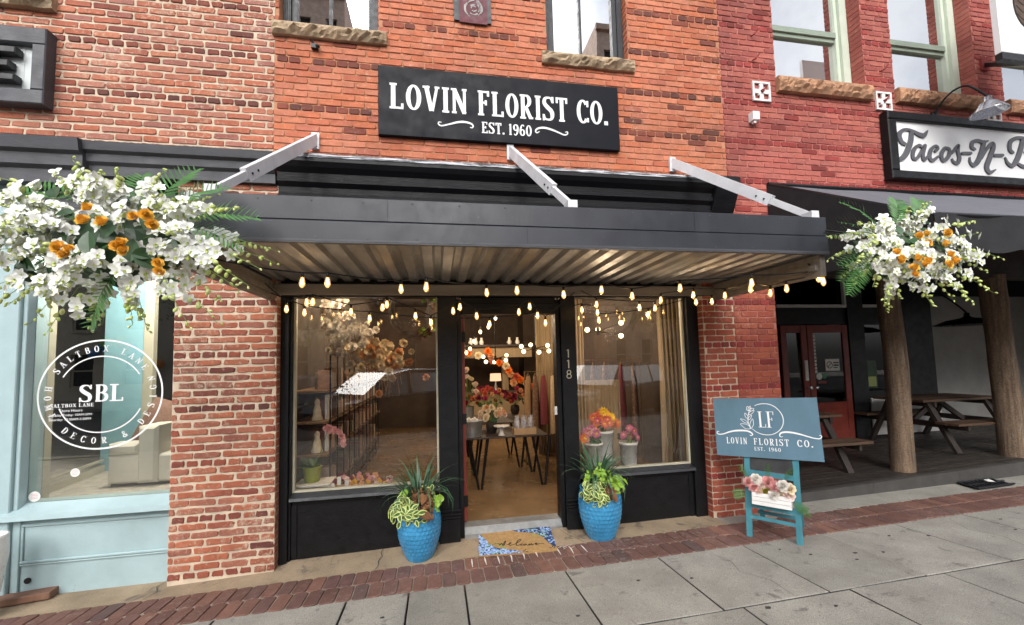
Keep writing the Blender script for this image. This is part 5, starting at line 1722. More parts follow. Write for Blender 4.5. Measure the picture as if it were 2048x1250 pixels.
def string(label, pts, group='string lights under the awning', ends=None, glass=None):
    base = pts[0]
    tl = thing('string_light', label, 'string lights', base, group)
    line = []
    P = [Vector(p) + Vector((0, 0, .02)) for p in pts]
    if ends:
        P = [Vector(ends[0])] + P + [Vector(ends[1])]
    for a, b in zip(P[:-1], P[1:]):
        for k in range(5):
            t_ = k / 5
            p = a.lerp(b, t_); p.z -= .10 * (b - a).length ** 1.5 * t_ * (1 - t_)
            line.append(p)
    line.append(P[-1])
    mb = MB(); mb.tube(line, .0048, 5); mb.build('cable', 'black_metal', tl)
    for p in pts:
        M = Matrix.Translation(p) @ Matrix.Rotation(rng.uniform(0, 6.28), 4, 'Z') @ Matrix.Rotation(rng.uniform(-.06, .06), 4, 'X')
        o = place('bulb', BG, tl, M)
        for nm, me in (('filament', BF), ('socket', BS)):
            c = bpy.data.objects.new(nm, me); COL.objects.link(c); c.parent = o
    return tl


BULBS = {
 'front': [(-0.876, -1.20, 2.238), (-0.719, -1.20, 2.239), (-0.262, -0.95, 2.241), (-0.070, -1.15, 2.221), (0.411, -0.70, 2.258), (0.622, -0.95, 2.234), (1.064, -0.75, 2.235), (1.345, -0.90, 2.250), (1.688, -0.75, 2.224), (1.995, -1.00, 2.253), (2.460, -1.25, 2.251), (3.090, -1.25, 2.298)],
 'mid1': [(-1.302, -0.20, 2.188), (-1.109, -0.30, 2.232), (-1.051, -0.32, 2.233), (-0.743, -0.30, 2.147), (-0.482, -0.25, 2.193), (-0.440, -0.28, 2.216), (-0.195, -0.20, 2.120), (-0.055, -0.20, 2.058), (0.150, -0.20, 2.165), (0.213, -0.25, 2.196), (0.370, -0.20, 2.116), (0.782, -0.20, 2.152), (0.877, -0.25, 2.199), (0.965, -0.20, 2.117), (1.056, -0.15, 2.048)],
 'mid2': [(-1.177, -0.12, 2.166), (-0.615, -0.12, 2.108), (0.503, -0.12, 2.046), (1.457, -0.10, 2.182), (1.615, -0.12, 2.153), (1.636, -0.10, 2.078), (2.176, -0.12, 2.129), (2.609, -0.30, 2.235), (2.791, -0.30, 2.240)],
 'back': [(1.536, -0.30, 2.211), (2.011, -0.25, 2.187), (2.180, -0.25, 2.181), (2.193, -0.35, 2.248), (2.384, -0.60, 2.259), (2.715, -0.60, 2.255), (2.574, -1.10, 2.230), (2.943, -0.90, 2.230), (2.920, -1.10, 2.236), (3.098, -1.28, 2.263)],
}
string('string of clear filament bulbs nearest the awning fascia', BULBS['front'], ends=((-1.46, -1.15, 2.36), (2.99, -1.25, 2.37)))
string('string of filament bulbs sagging in front of the left florist window and door', BULBS['mid1'], ends=((-1.46, -.25, 2.36), (1.44, -.03, 2.36)))
string('second string of filament bulbs sagging lower before the door', BULBS['mid2'], ends=((-1.46, -.12, 2.30), (2.95, -.08, 2.32)))
string('string of filament bulbs from the right florist window to the right flower arrangement', BULBS['back'], ends=((1.47, -.02, 2.36), (2.99, -1.30, 2.33)))


def lamp(name, loc, power, col=(1, .66, .36), size=.05):
    l = bpy.data.lights.new(name, 'POINT'); l.energy = power; l.color = col; l.shadow_soft_size = size
    o = bpy.data.objects.new(name, l); COL.objects.link(o); o.location = loc
    return o


# the strings' light on the awning's underside: a few soft unseen sources added among the bulbs
for x, y in ((-1.0, -.6), (.1, -.5), (1.1, -.6), (2.2, -.5)):
    lamp('string_glow', (x, y, 2.2), .7, (1, .74, .48), .25)

# ================================================================== INSIDE THE FLORIST SHOP
struct('interior_floor', 'floor_inside', [(-1.49, 3.28, .251, 8.1, -.12, -.004)])
struct('interior_wall', 'wall_inside', [(-1.6, -1.50, .26, 8.1, -.1, 3.2), (3.30, 3.4, .4, 8.1, -.1, 3.2), (-1.5, 3.3, 8.0, 8.1, -.1, 3.2), (-1.5, .2, 7.0, 7.9, -.1, 3.2), (2.35, 3.3, 7.2, 7.9, -.1, 3.2)])
struct('interior_ceiling', 'ceiling_inside', [(-1.49, 3.29, .252, 8.0, 3.1, 3.2)])
for x, y, z, p in ((-.95, .48, 2.62, 30), (1.95, .32, 1.9, 14), (.55, 1.3, 2.7, 26), (-.8, 2.4, 2.6, 30), (2.2, 1.7, 2.4, 26), (1.0, 4.5, 2.5, 55), (2.4, 4.0, 2.3, 26), (-.5, 5.0, 2.5, 28)):
    lamp('interior_fill', (x, y, z), p, (1, .74, .48), .10)  # unseen points for the globes' light; those by the panes added to brighten flowers

# bare pendant bulbs on cords, seen through the doorway
PB = MB(); PB.ball((0, 0, -.06), .026, .026, .036, 10, 7); pbm = PB.mesh('globe', 'globe_lit', True)
pend_at = ((.55, 3.0, 1.92), (.62, 3.0, 2.05), (.72, 2.9, 2.20), (.86, 2.9, 2.28), (.97, 2.8, 2.42), (.50, 3.2, 1.86))
for i, p in enumerate(pend_at):
    tl = thing('pendant_bulb', 'bare glowing bulb hanging on a cord, one of a stepped row inside the doorway', 'pendant lamp', p, 'stepped pendant bulbs inside the shop')
    place('globe', pbm, tl, Matrix.Translation(p))
    mb = MB(); mb.tube([(p[0], p[1], p[2] - .03), (p[0], p[1], p[2] + .02)], .014, 8); mb.build('socket', 'black_metal', tl)
    mb = MB(); mb.tube([(p[0], p[1], p[2] + .02), (p[0], p[1], 3.1)], .003, 4); mb.build('cord', 'black_metal', tl)


def sputnik(label, c, arms):
    tl = thing('chandelier', label, 'chandelier', c, 'globe chandeliers in the florist shop')
    mb = MB(); mb.tube([c, (c[0], c[1], 3.1)], .008, 6); mb.tube([(c[0], c[1], c[2] - .05), (c[0], c[1], c[2] + .06)], .022, 8); mb.build('stem', 'black_metal', tl)
    for d in arms:
        e = (c[0] + d[0], c[1] + d[1], c[2] + d[2])
        mb = MB(); mb.tube([c, e], .006, 5); mb.build('arm', 'black_metal', tl)
        mb = MB(); mb.ball(e, .036, .036, .036, 12, 8); mb.build('globe', 'globe_lit', tl, smooth=True)


sputnik('black armed globe chandelier inside, seen through the upper right of the doorway', (1.66, 2.9, 1.84), ((-.24, 0, .04), (-.22, -.1, -.05), (.24, .05, .05), (.22, -.1, -.05), (-.03, .2, .07), (.02, -.2, -.07)))
sputnik('globe chandelier inside, seen deep in the doorway over the counter', (1.12, 4.0, 1.68), ((-.24, 0, .05), (-.2, -.1, -.05), (.22, 0, .07), (.18, -.15, -.03), (.0, .2, -.06)))
sputnik('globe chandelier inside the right florist window', (2.3, 1.6, 2.03), ((-.30, .0, -.04), (-.20, -.1, .02), (.34, -.05, .12), (.33, -.05, -.07), (.1, .25, .05)))

# display tables
def shop_table(label, x0, x1, y0, y1, z):
    tl = thing('display_table', label, 'table', ((x0 + x1) / 2, (y0 + y1) / 2, 0), 'black legged display tables')
    mb = MB(); mb.bbox(x0, x1, y0, y1, z - .02, z, .004); mb.build('tabletop', 'dark_wood', tl)
    for sx, x in ((1, x0 + .22), (-1, x1 - .06)):
        for sy, y in ((1, y0 + .08), (-1, y1 - .08)):
            for d in (-.13, .11):
                mb = MB(); mb.tube([(x + d, y, z - .02), (x + (-.018 if d < 0 else .018), y - sy * .02, 0)], [.022, .016], 6); mb.build('leg', 'black_metal', tl)
    return tl


shop_table('black legged display table just inside the open shop door', .30, 1.42, 1.28, 2.05, .66)
shop_table('second black legged display table behind the first, under the pink bouquets', .30, 1.3, 2.25, 3.3, .70)
tb = thing('galvanised_tub', 'grey galvanised tub on the left of the front table', 'tub', (.42, 1.45, .66))
mb = MB(); mb.lathe([(.13, 0), (.155, .2), (.162, .205), (.155, .208), (.14, .19)], 20, (.43, 1.47, .66)); mb.build('body', 'galvanised', tb, smooth=True)
mb = MB()
for k in range(7):
    mb.box(.34 + .025 * k, .36 + .025 * k, 1.40, 1.5, .84, .88 + .01 * (k % 3))
mb.build('cards', 'tag_white', tb)
cs = thing('cake_stand', 'small white cake stand on the front table', 'cake stand', (.82, 1.4, .66))
mb = MB(); mb.lathe([(.045, 0), (.03, .02), (.018, .06), (.03, .10), (.10, .115), (.105, .13), (.0005, .13)], 18, (.82, 1.40, .66)); mb.build('body', 'white_ceramic', cs, smooth=True)
tr_ = thing('snack_tray', 'cardboard tray at the front of the table holding bags', 'tray', (1.12, 1.4, .66))
mb = MB(); mb.box(.98, 1.28, 1.34, 1.35, .661, .745); mb.box(.98, 1.28, 1.5, 1.51, .661, .745); mb.box(.98, .99, 1.351, 1.499, .661, .745); mb.box(1.27, 1.28, 1.351, 1.499, .661, .745); mb.box(.99, 1.27, 1.351, 1.499, .661, .67)
mb.build('box', 'cardboard', tr_)
for k in range(3):
    mb = MB()
    x = 1.035 + .095 * k
    n = 10
    vs = []
    for q, z in enumerate((.672, .74, .82, .88, .90)):
        for a in range(n):
            t_ = 2 * pi * a / n
            r_ = .04 * (1, 1.08, 1, .75, .9)[q] * rng.uniform(.88, 1.12)
            vs.append((x + r_ * cos(t_), 1.42 + r_ * .8 * sin(t_), z))
    mb.add(vs, [(q * n + a, q * n + (a + 1) % n, (q + 1) * n + (a + 1) % n, (q + 1) * n + a) for q in range(4) for a in range(n)])
    tag(mb.build('gift_bag', 'cellophane', base=(x, 1.42, .672)), ('left', 'middle', 'right')[k] + ' of three shiny cellophane bags in the cardboard tray', 'bag', 'cellophane bags')


# ------------------------------------------------------------------ flower heads (shared meshes)
def petal(mb, L, W, cup, M, mi=0, tip=.25, n=4):
    vs = []
    for i in range(n + 1):
        t_ = i / n
        wv = W * (sin(pi * (t_ * .86 + .07)) ** .8) * (1 if t_ < .8 else 1 - tip * (t_ - .8) * 3)
        for s in (-1, 0, 1):
            vs.append(M @ Vector((s * wv / 2, L * t_, cup * t_ * t_ + abs(s) * wv * .18)))
    mb.add(vs, [(3 * i + j, 3 * i + j + 1, 3 * i + j + 4, 3 * i + j + 3) for i in range(n) for j in range(2)], mi)


def orchid(seed):
    r = random.Random(seed)
    mb = MB()
    for k, (a, L, W) in enumerate(((0, .042, .030), (72, .040, .038), (144, .040, .026), (216, .040, .026), (288, .040, .038))):
        M = Matrix.Rotation(radians(a + r.uniform(-8, 8)), 4, 'Z') @ Matrix.Rotation(radians(r.uniform(4, 26)), 4, 'X')
        petal(mb, L * r.uniform(.9, 1.1), W, r.uniform(-.012, .006), M, 0)
    M = Matrix.Rotation(radians(180), 4, 'Z') @ Matrix.Rotation(radians(50), 4, 'X')
    petal(mb, .022, .018, -.01, M, 1, n=3)
    mb.ball((0, 0, .006), .005, .005, .007, 6, 4, 1)
    return mb.mesh('orchid_bloom', ['petal_white', 'bud_green'], True)


def ranunculus(seed, R_=.04, rings=4, m='rose_orange', name='rose', openness=62):
    r = random.Random(seed)
    mb = MB()
    for q in range(rings):
        n = (3, 5, 6, 7, 8)[q]
        f = (q + 1) / rings
        for k in range(n):
            a = 360 * k / n + q * 27 + r.uniform(-8, 8)
            tilt = 84 - openness * f + r.uniform(-6, 6)
            M = Matrix.Rotation(radians(a), 4, 'Z') @ Matrix.Translation((0, R_ * .12 * q * .5, -.006 * q)) @ Matrix.Rotation(radians(tilt), 4, 'X')
            petal(mb, R_ * (.62 + .38 * f), R_ * (.7 + .5 * f), R_ * .35 * (1 - f), M, 0, n=3)
    mb.ball((0, 0, -R_ * .1), R_ * .38, R_ * .38, R_ * .4, 8, 5)
    return mb.mesh(name, m, True)


def daisy(seed, m, R_=.045, centre='bloom_yellow'):
    r = random.Random(seed)
    mb = MB()
    for q in range(2):
        for k in range(11):
            M = Matrix.Rotation(2 * pi * (k + .5 * q) / 11, 4, 'Z') @ Matrix.Rotation(radians(12 + 18 * q + r.uniform(-8, 8)), 4, 'X')
            petal(mb, R_ * (1 - .2 * q), R_ * .36, -.004, M, 0, n=3)
    mb.ball((0, 0, .006), R_ * .25, R_ * .25, .007, 8, 4, 1)
    return mb.mesh('gerbera', [m, centre], True)


def leaf_mesh(name, L, W, mats, cup=-.02, edge=.0, n=5):
    """leaf with a raised-edge outline; the margin may be another material"""
    mb = MB()
    out, inn = [], []
    for i in range(n + 1):
        t_ = i / n
        wv = W / 2 * sin(pi * min(1, t_ ** .8 * .98 + .01)) ** .9
        z = cup * t_ * t_ * 4 * L
        for s in (-1, 1):
            pass
        out.append((wv, L * t_, z + wv * .35)); inn.append((wv * (1 - edge), L * (.06 + .84 * t_) if edge else L * t_, z + wv * (1 - edge) * .35 + .0006))
    for s in (-1, 1):
        vs = [(0, L * (.06 + .84 * i / n) if edge else L * i / n, cup * (i / n) ** 2 * 4 * L) for i in range(n + 1)]
        I = [(s * a, b, c) for a, b, c in inn]; O = [(s * a, b, c) for a, b, c in out]
        fs = [(i, i + 1, n + 2 + i, n + 1 + i) for i in range(n)]
        mb.add(vs + I, fs, 0)
        if edge:
            mb.add(I + O, fs, len(mats) - 1)
    return mb.mesh(name, mats, True)


def frond_mesh(seed, L=.30):
    r = random.Random(seed)
    mb = MB()
    pts = [Vector((0, L * t_, -.10 * L * (t_ * 2) ** 2)) for t_ in [k / 15 for k in range(16)]]
    mb.tube(pts, [.0028 - .00015 * k for k in range(16)], 4, 0)
    for i in range(1, 16):
        t_ = i / 15
        l = L * .36 * sin(pi * min(1, .12 + .88 * (1 - t_))) ** .9 + .006
        for s in (-1, 1):
            p = pts[i]
            d = Vector((s * 1, .45 + .25 * t_, r.uniform(-.18, .05))).normalized()
            q = p + d * l
            wv = Vector((0, 1, .1)) * (L * .026)
            m1 = p.lerp(q, .5)
            mb.add([p - wv * .5, m1 - wv * .9 + Vector((0, 0, .002)), q, m1 + wv * .9 + Vector((0, 0, .002)), p + wv * .5], [(0, 1, 3, 4), (1, 2, 3)], 0)
    return mb.mesh('fern_frond', 'fern_green', True)


ORCH = [orchid(k) for k in range(8)]
ROSE = [ranunculus(k, .030, 5, openness=48) for k in range(4)]
FROND = [frond_mesh(k) for k in range(3)]
DLEAF = [leaf_mesh('leaf', .12, .07, ['leaf_dark'], -.03) for k in range(2)]


def arrangement(label, c, rx, rz, seed, roses, ferns, n_long, n_in, y_front, bias=0.0, blooms_max=300):
    r = random.Random(seed)
    tl = thing('flower_arrangement', label, 'flower arrangement', c, 'flower arrangements on the awning corners')
    C0 = Vector(c)
    mb = MB()
    n = 12
    vs = []
    for q in range(7):
        for k in range(n):
            a = 2 * pi * k / n; b = pi * q / 6
            rr = 1 + .25 * noise.noise(Vector((cos(a) * 2, sin(a) * 2, b * 2 + seed)))
            vs.append((c[0] + rx * .42 * rr * sin(b) * cos(a), c[1] + .16 * rr * sin(b) * sin(a), c[2] + rz * .42 * rr * cos(b)))
    mb.add(vs, [(q * n + k, q * n + (k + 1) % n, (q + 1) * n + (k + 1) % n, (q + 1) * n + k) for q in range(6) for k in range(n)])
    mb.build('moss_core', 'leaf_dark', tl)
    hx = -1.49 if c[0] < 0 else 3.03
    mb = MB(); mb.tube([(hx, -1.395, 2.60), (hx + (c[0] - hx) * .3, -1.42, 2.58), (c[0], c[1] + .02, c[2] + .12)], .008, 5); mb.build('hanger', 'black_metal', tl)
    ends = []
    for k in range(n_long):
        a = 2 * pi * (k + r.uniform(-.35, .35)) / n_long
        u = r.uniform(.82, 1.06)
        ends.append((Vector((cos(a) * rx * u, r.uniform(-.30, .12), sin(a) * rz * u + bias * abs(cos(a)) * .1)), True))
    for k in range(n_in):
        a = r.uniform(0, 2 * pi); u = r.uniform(.25, .80)
        ends.append((Vector((cos(a) * rx * u, -y_front * (1.05 - .6 * u) + r.uniform(-.05, .05), sin(a) * rz * u)), False))
    nb = 0
    extra = MB()
    r.shuffle(ends)
    for e, long_ in ends:
        L = e.length
        droop = (.22 if long_ else .10) * L
        pts = []
        for i in range(11):
            t_ = i / 10
            p = C0 + e * t_ + Vector((0, 0, .35 * droop * sin(pi * t_) - droop * .35 * t_ ** 3))
            pts.append(p)
        mb = MB()
        mb.tube(pts, [.0035 - .0002 * i for i in range(11)], 4, 1)
        # buds towards the tip
        nbud = r.randint(6, 10) if long_ else r.randint(3, 5)
        for i in range(nbud):
            t_ = 1 - .30 * (i / nbud)
            k = min(int(t_ * 10), 9); p = pts[k].lerp(pts[k + 1], t_ * 10 - k)
            s = .006 + .008 * (i / nbud)
            off = Vector((r.uniform(-1, 1), r.uniform(-1, .4), r.uniform(-1.1, .3))).normalized() * (.012 + s)
            q = p + off
            mb.tube([p, q], .0016, 3, 1)
            b0 = len(mb.v)
            mb.ball((0, 0, 0), s, s, s * 1.55, 7, 5, 0)
            mb.xf(Matrix.Translation(q) @ face_dir(off + Vector((0, 0, -.01))), b0)
        mb.build('bud_spray', ['bud_green', 'stem_green'], tl, smooth=True)
        nbl = r.randint(6, 9) if long_ else r.randint(4, 7)
        for i in range(nbl):
            t_ = .34 + .40 * i / max(1, nbl - 1) if long_ else .55 + .47 * i / max(1, nbl - 1)
            k = min(int(min(t_, .999) * 10), 9); p = pts[k].lerp(pts[k + 1], min(t_, 1) * 10 - k)
            side = Vector((r.uniform(-1, 1), r.uniform(-1.1, .1), r.uniform(-.9, .9)))
            q = p + side.normalized() * .026
            look = Vector((e.x * .5, -.75 + r.uniform(-.3, .3), e.z * .4)) + side * .55
            s = r.uniform(.72, 1.02)
            M = Matrix.Translation(q) @ face_dir(look, r.uniform(-.7, .7)) @ Matrix.Scale(s, 4)
            if nb < blooms_max:
                place('orchid_bloom', ORCH[r.randrange(8)], tl, M)
            else:
                me = ORCH[r.randrange(8)]
                b = len(extra.v)
                extra.v += [tuple(M @ v.co) for v in me.vertices]
                extra.f += [tuple(b + i for i in p.vertices) for p in me.polygons]; extra.m += [p.material_index for p in me.polygons]
            nb += 1
    if extra.f:
        o = extra.build('small_blooms', ['petal_white', 'bud_green'], tl, smooth=True); o['kind'] = 'stuff'
    for x, y, z in roses:
        place('rose', ROSE[r.randrange(4)], tl, Matrix.Translation((x, y, z)) @ face_dir((r.uniform(-.4, .4) + (x - c[0]) * .6, -1, r.uniform(-.1, .6)), r.uniform(0, 6)) @ Matrix.Scale(r.uniform(.85, 1.12), 4))
    for x, y, z, dx, dy, dz_, s in ferns:
        d = Vector((dx, dy, dz_)).normalized()
        up = Vector((0, -.75, .65))
        xax = d.cross(up).normalized(); up = xax.cross(d)
        M = Matrix(((xax.x, d.x, up.x, x), (xax.y, d.y, up.y, y), (xax.z, d.z, up.z, z), (0, 0, 0, 1)))
        place('fern_frond', FROND[r.randrange(3)], tl, M @ Matrix.Scale(s, 4))
    for k in range(40):
        a = r.uniform(0, 2 * pi); u = r.uniform(.1, .6)
        p = C0 + Vector((cos(a) * rx * u, -y_front * (.75 - .55 * u), sin(a) * rz * u))
        d = Vector((cos(a), -.7 + r.uniform(-.4, .4), sin(a) + r.uniform(-.4, .4)))
        M = Matrix.Translation(p) @ face_dir(Vector((d.x * .3, -1, .3 + d.z * .3)), r.uniform(0, 6.28)) @ Matrix.Scale(r.uniform(.6, 1.15), 4)
        place('leaf', DLEAF[k % 2], tl, M)
    return tl


arrangement('large white orchid and orange rose arrangement on the left awning corner, over the teal window', (-1.74, -1.50, 2.31), .80, .46, 5,
            [(-1.653, -1.86, 2.433), (-1.669, -1.86, 2.371), (-1.592, -1.86, 2.366), (-1.456, -1.86, 2.396), (-1.399, -1.86, 2.403), (-1.371, -1.86, 2.356), (-1.521, -1.86, 2.245), (-1.505, -1.86, 2.265), (-1.497, -1.86, 2.221), (-1.765, -1.86, 2.232), (-1.721, -1.86, 2.228), (-1.742, -1.86, 2.199), (-1.342, -1.86, 2.163), (-1.335, -1.86, 2.123)], [(-1.416, -1.60, 2.461, 0.20, -0.02, 0.08, 1.20), (-1.538, -1.60, 2.485, 0.07, -0.02, 0.17, 1.10), (-1.391, -1.60, 2.434, 0.17, -0.04, -0.02, 1.00), (-1.585, -1.60, 2.455, -0.03, 0.00, 0.17, 1.00), (-1.846, -1.60, 2.555, -0.14, -0.03, 0.05, 1.00), (-1.671, -1.60, 2.178, -0.09, -0.07, -0.16, 1.00), (-1.606, -1.60, 2.371, -0.14, -0.08, -0.06, 0.80), (-1.746, -1.60, 2.340, -0.14, -0.06, -0.03, 0.90), (-1.466, -1.60, 2.516, 0.14, 0.00, 0.15, 1.00)], 38, 40, .34)
arrangement('smaller white orchid arrangement edged with ferns, on the right awning corner before the log post', (3.62, -1.44, 2.39), .74, .42, 9,
            [(3.366, -1.80, 2.452), (3.433, -1.80, 2.469), (3.434, -1.80, 2.404), (3.620, -1.80, 2.478), (3.593, -1.80, 2.400), (3.160, -1.80, 2.333), (3.196, -1.80, 2.277), (3.297, -1.80, 2.226), (3.391, -1.80, 2.249), (3.424, -1.80, 2.274), (3.300, -1.80, 2.176), (3.629, -1.80, 2.325), (3.668, -1.80, 2.278), (3.607, -1.80, 2.252), (3.339, -1.80, 2.290)], [(3.236, -1.60, 2.509, -0.30, -0.06, 0.07, 1.19), (3.184, -1.60, 2.432, -0.32, -0.07, -0.12, 0.86), (3.172, -1.60, 2.318, -0.28, -0.07, -0.23, 0.83), (3.285, -1.60, 2.549, -0.16, -0.03, 0.22, 1.04), (3.427, -1.60, 2.592, 0.12, 0.00, 0.24, 0.95), (3.225, -1.60, 2.395, -0.35, -0.11, -0.01, 1.14), (3.080, -1.60, 2.279, -0.16, -0.09, -0.26, 0.72), (3.618, -1.60, 2.637, 0.12, 0.00, 0.20, 0.85), (3.300, -1.60, 2.473, -0.25, -0.06, 0.18, 1.14), (3.156, -1.60, 2.375, -0.28, -0.04, -0.21, 0.86)], 36, 40, .34)

# ------------------------------------------------------------------ blue pots
def pot_mesh():
    prof = []
    nz, na = 84, 144
    H_ = .46
    for i in range(nz + 1):
        z = H_ * i / nz
        u = i / nz
        r_ = .108 + .088 * sin(pi * .5 * min(1, u / .70)) ** .95 - (.016 * ((u - .70) / .30) ** 2 if u > .70 else 0)
        prof.append((r_, z))

    def fn(a, z, r):
        row = z / .0385
        ri = int(row)
        if z < .02 or z > H_ - .03:
            return 0
        ph = a / (2 * pi) * 30 + (.5 if ri % 2 else 0)
        u, v = (ph - floor(ph)) - .5, (row - ri)
        d = abs(u) / (.46 * (1 - .75 * v) + .03)
        return .0085 * max(0, 1 - d * d) * (1 - v * .75) * min(1, v * 8)
    mb = MB()
    mb.lathe(prof, na, (0, 0, 0), 0, fn)
    mb.lathe([(.181, H_), (.187, H_ + .012), (.18, H_ + .02), (.168, H_ + .012), (.162, H_ - .04)], 48)
    mb.add([(.108 * cos(2 * pi * k / 24), .108 * sin(2 * pi * k / 24), .001) for k in range(24)], [tuple(reversed(range(24)))])
    return mb.mesh('pot', 'pot_blue', True)


POT = pot_mesh()
COL_L = [leaf_mesh('leaf', .075, .040, ['coleus_mid', 'coleus_edge'], -.03, .42) for _ in range(2)]
LIME = [leaf_mesh('leaf', .07, .06, ['lime_leaf'], -.03), leaf_mesh('leaf', .055, .05, ['lime_leaf'], -.06)]
RUST = [leaf_mesh('leaf', .085, .055, ['rust_leaf'], -.03), leaf_mesh('leaf', .06, .045, ['rust_leaf'], -.05)]


def blade_mesh(L, W, bend):
    mb = MB()
    n = 8
    vs = []
    for i in range(n + 1):
        t_ = i / n
        a = bend * t_ * t_
        y, z = L * t_ * cos(a * .55) * (1 if True else 0) * sin(a * .9 + .0001), L * t_ * cos(a * .9)
        wv = W / 2 * (min(1, .5 + t_ * 3) * (1 - t_ ** 2.2) + .02)
        vs += [(-wv, y, z + wv * .3), (0, y, z), (wv, y, z + wv * .3)]
    mb.add(vs, [(3 * i + j, 3 * i + j + 1, 3 * i + j + 4, 3 * i + j + 3) for i in range(n) for j in range(2)])
    return mb.mesh('blade', 'blade_green', True)


BLADE = [blade_mesh(.52, .026, b) for b in (.25, .6, 1.0, 1.5)]


def planter(label, x, y, z, s, seed, spots):
    r = random.Random(seed)
    tl = thing('planter', label, 'planter', (x, y, z), 'blue pots beside the shop door')
    place('pot', POT, tl, Matrix.Translation((x, y, z)) @ Matrix.Scale(s, 4) @ Matrix.Rotation(seed, 4, 'Z'))
    zt = z + .46 * s
    mb = MB(); mb.ball((x, y, zt - .04), .165 * s, .165 * s, .07, 16, 8); mb.build('soil', 'soil', tl, smooth=True)
    for k in range(78):
        a = r.uniform(0, 2 * pi)
        M = Matrix.Translation((x + .06 * cos(a), y + .04 + .06 * sin(a), zt - .01)) @ Matrix.Rotation(a - pi / 2, 4, 'Z') @ Matrix.Rotation(-radians(r.uniform(2, 34)), 4, 'X') @ Matrix.Scale(r.uniform(.65, 1.05), 4)
        place('blade', BLADE[r.randrange(4)], tl, M)
    for kind, cx_, cy_, cz_, rr, n in spots:
        ms = {'c': COL_L, 'l': LIME, 'r': RUST}[kind]
        nm = {'c': 'variegated_leaf', 'l': 'lime_leaf', 'r': 'rust_leaf'}[kind]
        for k in range(n):
            d = Vector((r.gauss(0, 1), r.gauss(-.35, .8), r.gauss(.15, .8))).normalized()
            p = Vector((x + cx_, y + cy_, zt + cz_)) + Vector((d.x, d.y, d.z)) * rr * r.uniform(.45, 1.0)
            outv = Vector((d.x, d.y - .45, d.z + .55))
            M = Matrix.Translation(p) @ face_dir(outv, r.uniform(0, 6.28)) @ Matrix.Scale(r.uniform(.7, 1.2), 4)
            place(nm, ms[k % 2], tl, M)
    return tl


planter('blue scalloped pot with variegated and rust brown coleus left of the door', -.185, -.06, -.158, 1.0, 2,
        (('c', -.13, -.10, .02, .13, 95), ('c', -.02, -.17, -.0, .09, 45), ('r', .05, -.10, .10, .10, 34), ('r', .06, -.17, .0, .07, 22), ('l', .165, -.06, .05, .06, 22), ('l', -.14, -.02, .12, .05, 10), ('c', .08, -.03, .13, .07, 20)))
planter('blue scalloped pot with bright lime green coleus right of the door', 1.57, -.10, -.135, 1.06, 4,
        (('c', -.11, -.13, .02, .12, 85), ('c', -.04, -.17, -.05, .08, 36), ('l', .12, -.10, .06, .10, 62), ('l', .0, -.06, .15, .09, 30), ('r', .02, -.17, .0, .07, 22), ('r', -.06, .0, .14, .07, 16), ('l', -.12, -.02, .12, .06, 12)))

# ------------------------------------------------------------------ door mat
mt = thing('doormat', 'coir doormat reading welcome with blue hydrangea corners before the door', 'doormat', (.70, -.05, -.09))
MO = Vector((.34675, -.23393, -.1245)); MU = Vector((.99638924, -.08488718, -.00162528)); MV = Vector((-.0256, .98717, .1576)); MU.normalize(); MV.normalize()
MV = (MV - MU * MV.dot(MU)).normalized(); MN = MU.cross(MV)
MW, MH = .725, .402
MFN = lambda u, v, l: MO + MU * u + MV * v + MN * (.012 + l)
mb = MB()
ring_ = []
for k in range(24):
    ring_.append((MW * k / 24, rng.uniform(-.002, .002)))
for k in range(12):
    ring_.append((MW + rng.uniform(-.002, .002), MH * k / 12))
for k in range(24):
    ring_.append((MW - MW * k / 24, MH + rng.uniform(-.002, .002)))
for k in range(12):
    ring_.append((rng.uniform(-.002, .002), MH - MH * k / 12))
q = len(ring_)
mb.add([MFN(u, v, 0) for u, v in ring_] + [MFN(u, v, -.016) for u, v in ring_], [tuple(range(q))] + [(q + i, q + (i + 1) % q, (i + 1) % q, i) for i in range(q)])
mb.build('coir_pad', 'mat_coir', mt)


def mat_poly(name, m, polys, h):
    mb = MB()
    for p in polys:
        mb.add([MFN(u, v, h) for u, v in p], [tuple(range(len(p)))])
    mb.build(name, m, mt)


corner = [[(.003, .003), (.40, .003), (.33, .045), (.24, .07), (.16, .10), (.10, .16), (.06, .25), (.02, .33), (.003, .33)],
          [(MW - .003, MH - .003), (.30, MH - .003), (.36, MH - .05), (.46, MH - .08), (.56, MH - .10), (.62, MH - .17), (.66, MH - .27), (.70, MH - .34), (MW - .003, MH - .34)]]
mat_poly('print_ground', 'mat_navy', corner, .0006)


def inside(p, poly):
    c = False
    for (x0, y0), (x1, y1) in zip(poly, poly[1:] + poly[:1]):
        if (y0 > p[1]) != (y1 > p[1]) and p[0] < (x1 - x0) * (p[1] - y0) / (y1 - y0) + x0:
            c = not c
    return c


